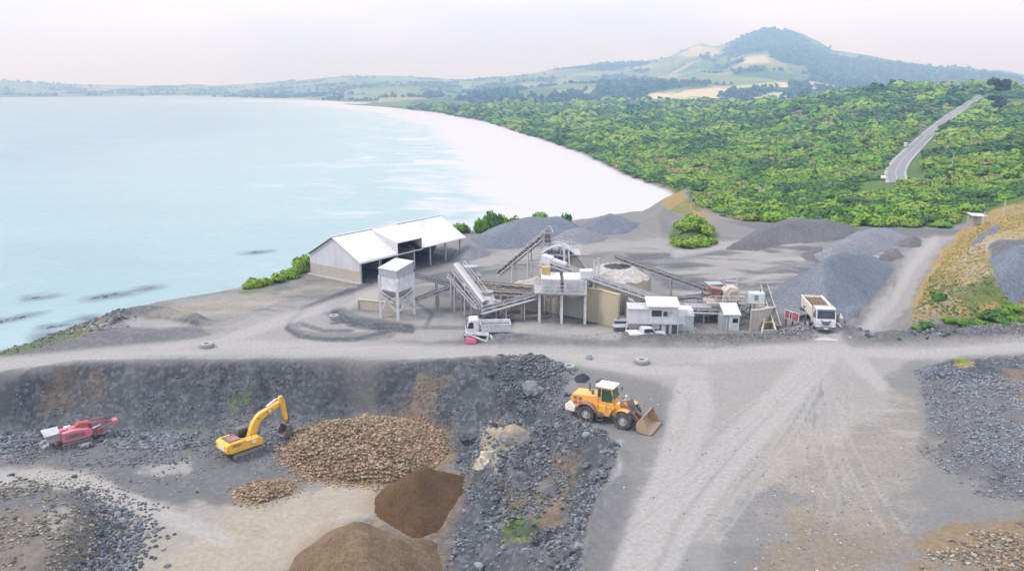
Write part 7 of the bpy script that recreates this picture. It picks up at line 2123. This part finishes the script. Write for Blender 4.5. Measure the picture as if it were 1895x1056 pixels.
    # boom in the machine's centre plane
    by = -0.1
    m = MB(); m.side([(0.55, 1.55), (0.30, 1.95), (0.75, 3.6), (1.25, 4.45), (1.75, 4.85), (4.3, 5.95), (4.62, 5.92), (4.68, 5.62), (4.45, 5.45), (2.25, 4.15), (1.75, 3.65), (1.15, 1.75), (0.85, 1.5)], by - 0.3, by + 0.3)
    bm_ = m.build('boom', M['yellow'], t_, bevel=0.04)
    for s in (-1, 1):
        m = MB(); m.cyl((1.25, by + s * 0.45, 1.5), (1.75, by + s * 0.42, 2.9), 0.11, 10); m.cyl((1.75, by + s * 0.42, 2.9), (2.1, by + s * 0.4, 4.05), 0.06, 8); m.build('boom_ram', M['steel_dark'], t_, smooth=True)
        m = MB()
        for x, z in ((1.55, 4.2), (2.75, 4.85), (3.3, 5.1), (4.3, 5.65)): m.cyl((x, by + s * 0.28, z), (x, by + s * 0.36, z), 0.11, 10)
        m.build('pin', M['bucket_dark'], bm_)
        m = MB(); m.box((3.05, by + s * 0.31, 4.98), (0.42, 0.02, 0.26), 0, Matrix.Rotation(R(-24), 3, 'Y')); m.build('side_plate', M['cream'], bm_)
    m = MB(); m.cyl((2.7, by, 5.5), (3.9, by, 6.25), 0.13, 10); m.cyl((3.9, by, 6.25), (4.55, by, 6.5), 0.07, 8); m.build('stick_ram', M['chrome'], t_, smooth=True)
    m = MB(); m.side([(4.35, 6.6), (4.75, 6.65), (5.1, 6.0), (5.75, 3.75), (5.7, 3.35), (5.45, 3.35), (4.75, 4.9), (4.3, 5.9)], by - 0.22, by + 0.22); m.build('stick', M['yellow'], t_, bevel=0.04)
    m = MB(); m.cyl((5.1, by, 6.05), (5.7, by, 4.6), 0.1, 10); m.cyl((5.7, by, 4.6), (5.98, by, 3.7), 0.055, 8); m.build('bucket_ram', M['steel_dark'], t_, smooth=True)
    m = MB(); m.side([(5.45, 3.7), (5.85, 3.75), (6.05, 3.0), (5.85, 2.75), (5.5, 2.8)], by - 0.2, by + 0.2); m.build('bucket_link', M['bucket_dark'], t_, bevel=0.03)
    bw = 0.72
    prof = [(5.35, 2.85), (5.85, 2.9), (6.2, 2.55), (6.25, 2.0), (5.95, 1.5), (5.4, 1.3), (4.95, 1.4)]
    cx_, cz_ = 5.55, 2.1
    inn = [(cx_ + (p[0] - cx_) * 0.88, cz_ + (p[1] - cz_) * 0.88) for p in prof]
    m = MB()
    for k in range(len(prof) - 1):
        m.prism([(prof[k][0], by - bw, prof[k][1]), (prof[k + 1][0], by - bw, prof[k + 1][1]), (inn[k + 1][0], by - bw, inn[k + 1][1]), (inn[k][0], by - bw, inn[k][1])], (0, 2 * bw, 0))
    for s in (-1, 1): m.prism([(p[0], by + s * bw, p[1]) for p in prof], (0, s * 0.04, 0))
    bo = m.build('bucket', M['bucket_dark'], t_)
    m = MB()
    for k in range(5): y = by - bw + 0.12 + (2 * bw - 0.24) * k / 4; m.prism([(5.0, y - 0.06, 1.36), (4.72, y - 0.025, 1.47), (4.72, y + 0.025, 1.47), (5.0, y + 0.06, 1.36)], (0, 0, 0.09))
    m.build('tooth', M['rim'], bo)
    # swing the whole boom down about its foot
    Rb = Matrix.Translation((0.7, 0, 1.7)) @ Matrix.Rotation(R(9), 4, 'Y') @ Matrix.Translation((-0.7, 0, -1.7))
    def swing(o):
        o.data.transform(Rb)
        for ch in o.children: swing(ch)
    for o in list(t_.children):
        if o.name.split('.')[0] in ('boom', 'boom_ram', 'stick_ram', 'stick', 'bucket_ram', 'bucket_link', 'bucket'): swing(o)
    t_.scale = (0.82, 0.82, 0.82)
    return t_
excavator()

# ---- red mobile crusher
def red_crusher():
    a, b = V3(G(116, 836, PIT)), V3(G(176, 818, PIT)); d = b - a; rz = R(40)
    o = (a + b) / 2 + Vector((-math.sin(rz), math.cos(rz), 0)) * 1.3; o.z = gz(o.x, o.y) + 0.03
    t_ = thing('mobile_crusher', 'red tracked mobile crusher with a white feed hopper below the pit wall', 'crusher', o, rz)
    track_set(t_, 4.0, 0.5, (-1.2, 1.2), 0.42, links=36)
    MB().box((0.6, 0, 1.0), (6.4, 1.5, 0.32)).build('chassis', M['red_dark'], t_)
    m = MB(); m.side([(-1.9, 0.95), (-2.0, 1.5), (-1.8, 2.35), (-0.4, 2.55), (1.6, 2.25), (2.1, 1.9), (2.15, 1.35), (1.6, 0.95)], -1.5, -0.55); m.build('engine_cover', M['red'], t_, bevel=0.08)
    m = MB(); m.side([(-1.9, 0.95), (-2.0, 1.5), (-1.8, 2.2), (1.2, 2.2), (1.6, 1.2), (1.4, 0.95)], 0.55, 1.5); m.build('engine_cover', M['red'], t_, bevel=0.08)
    m = MB(); m.box((-0.2, -1.51, 1.7), (2.6, 0.03, 0.75)); m.build('side_panel', M['maroon'], t_)
    m = MB()
    for k in range(7): m.box((-1.0 + 0.22 * k, -1.53, 1.75), (0.12, 0.03, 0.4))
    m.build('vent_grille', M['steel_dark'], t_)
    # hopper at the rear: flared white plates
    m = MB()
    for s in (-1, 1): m.prism([(-4.0, s * 1.5, 2.55), (-1.9, s * 1.35, 2.65), (-1.8, s * 0.6, 1.75), (-3.7, s * 0.6, 1.6)], (0, s * 0.07, 0.02))
    m.prism([(-4.0, -1.5, 2.55), (-4.0, 1.5, 2.55), (-3.7, 0.6, 1.6), (-3.7, -0.6, 1.6)], (-0.07, 0, 0)); m.build('feed_hopper', M['white'], t_)
    m = MB(); m.side([(-3.7, 1.2), (-3.7, 1.6), (-1.6, 1.75), (-1.6, 1.2)], -0.6, 0.6); m.build('feeder', M['white_dusty'], t_)
    m = MB()
    for y in (-0.9, 0.9): m.bar((-3.6, y, 1.2), (-4.5, y * 0.9, 0.75), 0.14, 0.3)
    m.build('rear_arm', M['white'], t_)
    m = MB(); m.cyl((-0.6, -0.2, 2.4), (-0.6, -0.2, 3.0), 0.16, 12); m.cyl((-1.0, 0.2, 2.4), (-1.0, 0.2, 2.75), 0.3, 12); m.build('dust_cap', M['cream'], t_, smooth=True)
    # crusher box and gear
    m = MB(); m.side([(0.3, 1.2), (0.2, 2.7), (0.6, 3.1), (2.1, 2.9), (2.4, 2.2), (2.0, 1.2)], -0.5, 0.52); m.build('crusher_box', M['red_dark'], t_, bevel=0.08)
    m = MB(); m.lathe((1.2, -0.55, 2.3), (0, -1, 0), [(0.05, 0), (0.6, 0), (0.6, 0.2), (0.05, 0.2)], 20); m.build('flywheel', M['maroon'], t_, smooth=True)
    m = MB()
    for y in (-0.7, 0.7):
        m.bar((0.4, y, 2.9), (4.4, y, 2.55), 0.1, 0.14); m.bar((2.2, y, 1.1), (4.4, y, 2.55), 0.09)
        for k in range(5): m.bar((2.2 + 0.5 * k, y, 1.3 + 0.27 * k), (2.2 + 0.5 * k, y, 2.75 - 0.045 * k), 0.06)
    m.build('gantry', M['red_dark'], t_)
    m = MB(); m.bar((1.8, 0, 0.9), (5.6, 0, 1.9), 0.9, 0.16); m.build('discharge_belt', M['belt'], t_)
    m = MB()
    for y in (-0.52, 0.52): m.bar((1.8, y, 0.95), (5.6, y, 1.95), 0.07, 0.28)
    m.build('belt_frame', M['maroon'], t_)
    m = MB(); m.box((5.55, 0, 1.95), (0.7, 1.2, 0.6)); m.build('head_box', M['red'], t_, bevel=0.05)
    m = MB(); m.bar((3.0, 0.8, 2.6), (5.4, 0.95, 2.6), 0.16); m.box((4.9, 0.8, 2.35), (0.9, 0.3, 0.35)); m.build('magnet_arm', M['steel_dark'], t_)
    m = MB(); m.cyl((2.3, -0.8, 1.9), (3.4, -0.8, 2.2), 0.09, 8); m.build('hydraulic_ram', M['chrome'], t_, smooth=True)
    t_.scale = (0.7, 0.7, 0.7)
red_crusher()

# ---- tipper trucks
def tipper(o, rz, label, axles, L_, bodym, cabm, load, hb=1.35, bw=1.22):
    """x forward; front axle first"""
    t_ = thing('tipper_truck', label, 'tipper truck', o, rz, 'white tipper trucks')
    r = 0.5; x_c = 0.0
    fr = axles[0] + 1.35
    for i, x in enumerate(axles):
        for y in (-bw + 0.17, bw - 0.17): wheel(t_, (x, y, r), r, 0.34 if i < (2 if len(axles) > 3 else 1) else 0.5, 'rim', 0, 1 if y > 0 else -1)
    m = MB()
    for y in (-0.42, 0.42): m.bar((fr - 0.4, y, 0.85), (axles[-1] - 0.9, y, 0.85), 0.12, 0.3)
    for x in axles: m.bar((x, -0.9, r), (x, 0.9, r), 0.16)
    m.build('chassis', M['steel_dark'], t_)
    # cab: tapering nose profile
    cz = 0.62
    c0 = fr - 1.95
    m = MB(); m.side([(c0, cz), (c0, 2.75), (c0 + 0.25, 2.95), (fr - 0.75, 2.95), (fr - 0.42, 2.7), (fr - 0.14, 1.75), (fr, 1.2), (fr - 0.02, cz)], -bw + 0.03, bw - 0.03)
    c_ = m.build('cab', M[cabm], t_, bevel=0.07)
    m = MB(); m.prism([(fr - 0.43, -bw + 0.22, 2.62), (fr - 0.43, bw - 0.22, 2.62), (fr - 0.155, bw - 0.16, 1.72), (fr - 0.155, -bw + 0.16, 1.72)], (0.035, 0, 0.01)); m.build('windscreen', M['glass'], c_)
    m = MB(); m.prism([(fr - 0.52, -bw + 0.12, 2.78), (fr - 0.52, bw - 0.12, 2.78), (fr - 0.22, bw - 0.1, 2.72), (fr - 0.22, -bw + 0.1, 2.72)], (0, 0, 0.05)); m.build('sun_visor', M['steel_dark'], c_)
    m = MB()
    for k in range(2):
        m.bar((fr - 0.12, -0.75 + k * 0.8, 1.66), (fr - 0.2, -0.2 + k * 0.8, 1.95), 0.03, 0.02)
    m.build('wiper', M['steel_dark'], c_)
    for s in (-1, 1):
        m = MB(); m.prism([(c0 + 0.75, s * (bw - 0.03), 1.75), (c0 + 0.75, s * (bw - 0.03), 2.6), (fr - 0.62, s * (bw - 0.03), 2.6), (fr - 0.36, s * (bw - 0.03), 1.75)], (0, s * 0.012, 0)); m.build('side_window', M['glass'], c_)
        m = MB(); m.bar((fr - 0.35, s * bw, 2.5), (fr - 0.2, s * (bw + 0.22), 2.5), 0.04); m.box((fr - 0.2, s * (bw + 0.24), 2.2), (0.1, 0.2, 0.62)); m.build('mirror', M['steel_dark'], c_)
        m = MB(); m.box((fr + 0.02, s * (bw - 0.33), 0.72), (0.1, 0.4, 0.2)); m.build('headlight', M['lamp'], c_, bevel=0.03)
        m = MB(); m.box((axles[0], s * (bw - 0.17), 1.14), (1.3, 0.36, 0.08)); m.build('mudguard', M[cabm], t_)
    # V shaped dark grille
    m = MB(); m.prism([(fr - 0.02, -0.62, 1.58), (fr - 0.02, -0.30, 1.42), (fr - 0.02, 0.30, 1.42), (fr - 0.02, 0.62, 1.58), (fr + 0.0, 0.42, 1.02), (fr + 0.0, 0.28, 0.92), (fr + 0.0, -0.28, 0.92), (fr + 0.0, -0.42, 1.02)], (0.03, 0, 0)); m.build('grille', M['steel_dark'], c_)
    m = MB(); m.box((fr + 0.03, 0, 0.55), (0.2, 2 * bw - 0.06, 0.42)); m.build('bumper', M['steel_dark'], c_, bevel=0.05)
    m = MB(); m.box((fr + 0.145, 0.0, 0.58), (0.02, 0.5, 0.13)); m.build('number_plate', M['plate'], c_)
    m = MB(); m.cyl((c0 - 0.12, bw - 0.2, 1.0), (c0 - 0.12, bw - 0.2, 3.0), 0.07, 8); m.build('exhaust', M['steel'], t_)
    m = MB(); m.box((c0 - 0.7, -bw + 0.3, 0.75), (1.0, 0.5, 0.5)); m.build('fuel_tank', M['steel'], t_, bevel=0.08)
    # tipping body
    b1 = c0 - 0.3; b0 = b1 - L_; z0 = 1.12; z1 = z0 + hb
    w0, w1 = bw - 0.05, bw + 0.04
    outer0 = [(b0, -w0, z0), (b1, -w0, z0), (b1, w0, z0), (b0, w0, z0)]; outer1 = [(b0 - 0.1, -w1, z1), (b1 + 0.05, -w1, z1), (b1 + 0.05, w1, z1), (b0 - 0.1, w1, z1)]
    k = 0.09
    inner1 = [(b0 - 0.1 + k, -w1 + k, z1), (b1 + 0.05 - k, -w1 + k, z1), (b1 + 0.05 - k, w1 - k, z1), (b0 - 0.1 + k, w1 - k, z1)]
    inner0 = [(b0 + k, -w0 + k, z0 + 0.2), (b1 - k, -w0 + k, z0 + 0.2), (b1 - k, w0 - k, z0 + 0.2), (b0 + k, w0 - k, z0 + 0.2)]
    m = MB(); m.loft([outer0, outer1, inner1, inner0]); bd = m.build('tipping_body', M[bodym], t_)
    m = MB()
    m.bar((b0 - 0.12, -w1 - 0.02, z1), (b1 + 0.05, -w1 - 0.02, z1), 0.12, 0.1); m.bar((b0 - 0.12, w1 + 0.02, z1), (b1 + 0.05, w1 + 0.02, z1), 0.12, 0.1)
    m.build('top_rail', M[bodym], bd)
    n_ = int(L_ / 0.9)
    for i in range(n_ + 1):
        x = b0 + 0.1 + (L_ - 0.2) * i / n_
        for s in (-1, 1):
            m = MB(); m.bar((x, s * (w0 + 0.03), z0), (x, s * (w1 + 0.03), z1 - 0.04), 0.09, 0.07, (1, 0, 0)); m.build('stake', M[bodym], bd)
    m = MB(); m.prism([(b1 + 0.06, -w1, z1), (b1 + 0.06, w1, z1), (b1 + 0.42, w1 - 0.05, z1 + 0.32), (b1 + 0.42, -w1 + 0.05, z1 + 0.32)], (0, 0, 0.05)); m.build('headboard', M[bodym], bd)
    nx, ny = 16, 9; V = []; rj = np.random.default_rng(3)
    for j in range(ny):
        for i in range(nx):
            u_, v_ = i / (nx - 1), j / (ny - 1)
            z = z1 + load + 0.22 * math.sin(math.pi * u_) * math.sin(math.pi * v_) + rj.normal() * 0.03
            V.append((b0 + 0.1 + (b1 - b0 - 0.2) * u_, (-w1 + 0.12) + 2 * (w1 - 0.12) * v_, z))
    me = np_mesh('load', np.array(V), grid_faces(ny, nx), M['pile_soil_pale'] if load > -0.25 else M['pile_dark'])
    lo = link('load', me, t_)
    m = MB(); m.box((b0 - 0.05, 0, 0.7), (0.1, 2.0, 0.2)); m.build('rear_bar', M['steel_dark'], t_)
    for s in (-1, 1):
        m = MB(); m.box((b0 - 0.11, s * 0.8, 0.72), (0.04, 0.3, 0.12)); m.build('tail_light', M['red'], t_)
        m = MB(); m.box((axles[-1] - 0.72, s * (bw - 0.25), 0.55), (0.03, 0.45, 0.55)); m.build('mud_flap', M['belt'], t_)
    return t_
f_, b_ = V3(G(1527, 614)), V3(G(1497, 578))
d_ = (f_ - b_); rz_ = math.atan2(d_.y, d_.x)
ob = V3(G(1526, 622)); ob.z = gz(ob.x, ob.y) + 0.18
tipper(ob - Vector((math.cos(rz_), math.sin(rz_), 0)) * 1.3, rz_, 'large white tipper truck facing the camera with a full load of brown gravel', [0.0, -1.75, -5.2, -6.5], 5.9, 'cream', 'white', -0.22, 1.5)
oa = V3(G(884, 629)); oa.z = gz(oa.x, oa.y) + 0.02
ta = tipper(oa + Vector((-0.4, 0.5, 0)), R(184), 'small white tipper truck parked side on below the covered conveyor', [0.0, -2.75, -3.95], 4.1, 'white', 'white', -0.45, 1.15)
ta.scale = (0.86, 0.86, 0.86)

# ---- light vehicles
def car(o, rz, label, m_='white', L_=4.6, h=1.75, kind='car', van=False, group=None, low=True):
    t_ = thing(kind, label, 'van' if van else 'car', o, rz, group)
    w = 0.88
    for x in (-L_ * 0.29, L_ * 0.31):
        for y in (-w + 0.08, w - 0.08): wheel(t_, (x, y, 0.33), 0.33, 0.22, 'rim', 0, 1 if y > 0 else -1)
    a = L_ / 2
    if van: pr = [(-a, 0.35), (-a, h - 0.15), (-a + 0.15, h), (a * 0.42, h), (a * 0.72, 1.12), (a * 0.98, 0.95), (a, 0.35)]
    else: pr = [(-a, 0.38), (-a, 0.95), (-a * 0.82, 1.05), (-a * 0.6, h), (a * 0.12, h), (a * 0.42, 1.05), (a * 0.95, 0.88), (a, 0.38)]
    m = MB(); m.side(pr, -w, w); b = m.build('body', M[m_], t_, bevel=0.08)
    for s in (-1, 1):
        m = MB(); x0, x1, x2 = (-a * 0.9, a * 0.36, a * 0.62) if van else (-a * 0.55, a * 0.08, a * 0.34)
        m.prism([(x0, s * w, 1.08), (x0 + 0.08, s * w, h - 0.2), (x1, s * w, h - 0.2), (x2, s * w, 1.1)], (0, s * 0.012, 0)); m.build('side_window', M['glass'], b)
    xa, xb = (a * 0.45, a * 0.72) if van else (a * 0.14, a * 0.415)
    m = MB(); m.prism([(xa, -w + 0.14, h - 0.1), (xa, w - 0.14, h - 0.1), (xb, w - 0.1, 1.14), (xb, -w + 0.1, 1.14)], (0.03, 0, 0.02)); m.build('windscreen', M['glass'], b)
    for s in (-1, 1):
        m = MB(); m.box((a * 0.985, s * 0.62, 0.72), (0.08, 0.3, 0.14)); m.build('headlight', M['lamp'], b)
        m = MB(); m.box((-a - 0.005, s * 0.72, 0.85), (0.03, 0.18, 0.22)); m.build('tail_light', M['red'], b)
    m = MB(); m.box((a * 0.99, 0, 0.45), (0.12, 2 * w - 0.1, 0.18)); m.build('bumper', M['steel_dark'], b, bevel=0.03)
    return t_
def on_road(px, py, z, label, van, rz, side, group):
    p = V3(G(px, py, z)); zz = gz(p.x, p.y) + 0.16
    car(Vector((p.x, p.y, zz)), rz, label, 'white', 5.6 if van else 4.4, 2.4 if van else 1.5, 'van' if van else 'car', van, group)
on_road(1676, 274, -3.5, 'white van parked on the gravel verge halfway up the hill road', True, R(58), 1, None)
on_road(1634, 331, -5.4, 'white car on the gravel shoulder at the foot of the hill road', False, R(70), 1, None)
pc = V3(G(1190, 636)); pc.z = gz(pc.x, pc.y)
def ute():
    p = V3(G(1192, 628)); 
    t_ = thing('pickup', 'white pickup with a cream tray cover behind the berm in front of the cabin', 'pickup', (p.x, p.y, 0.02), R(12))
    for x in (-1.3, 1.45):
        for y in (-0.75, 0.75): wheel(t_, (x, y, 0.36), 0.36, 0.24, 'rim', 0, 1 if y > 0 else -1)
    m = MB(); m.side([(-2.2, 0.45), (-2.2, 1.0), (2.35, 1.0), (2.45, 0.8), (2.45, 0.45)], -0.88, 0.88); b = m.build('body', M['white'], t_, bevel=0.06)
    m = MB(); m.side([(-0.5, 1.0), (-0.4, 1.65), (0.75, 1.65), (1.2, 1.02)], -0.82, 0.82); c = m.build('cab', M['white'], t_, bevel=0.08)
    for s in (-1, 1):
        m = MB(); m.prism([(-0.35, s * 0.82, 1.1), (-0.3, s * 0.82, 1.55), (0.65, s * 0.82, 1.55), (0.98, s * 0.82, 1.1)], (0, s * 0.012, 0)); m.build('side_window', M['glass'], c)
    m = MB(); m.prism([(0.8, -0.7, 1.6), (0.8, 0.7, 1.6), (1.18, 0.7, 1.08), (1.18, -0.7, 1.08)], (0.025, 0, 0.02)); m.build('windscreen', M['glass'], c)
    m = MB(); m.box((-1.4, 0, 1.04), (1.5, 1.62, 0.1)); m.build('tray_cover', M['cream'], t_, bevel=0.03)
ute()
def barrier():
    p = V3(G(888, 636)); 
    t_ = thing('drawbar_frame', 'white welded frame with a red end box lying in front of the small tipper truck', 'frame', (p.x, p.y, gz(p.x, p.y)), R(-6))
    m = MB(); m.bar((-1.6, 0, 1.15), (1.0, 0, 0.95), 0.2); m.bar((-1.6, 0, 1.1), (1.2, -0.3, 0.1), 0.16); m.bar((1.0, 0, 1.0), (0.85, -0.1, -0.2), 0.18); m.bar((1.25, 0, 1.0), (2.0, -0.2, -0.2), 0.18); m.bar((-1.6, 0.7, 1.1), (1.0, 0.7, 0.95), 0.14)
    m.bar((-1.6, -0.05, 1.1), (-1.6, 0.75, 1.1), 0.14); m.build('frame', M['white'], t_)
    m = MB(); m.side([(-1.7, -0.05), (-1.6, 0.62), (-0.7, 0.5), (-0.35, 0.2), (-0.5, -0.05)], -0.4, 0.4); m.build('end_box', M['red'], t_, bevel=0.05)
    m = MB(); m.box((-0.2, 0, 0.05), (0.5, 0.3, 0.3)); m.build('foot', M['steel_dark'], t_)
barrier()
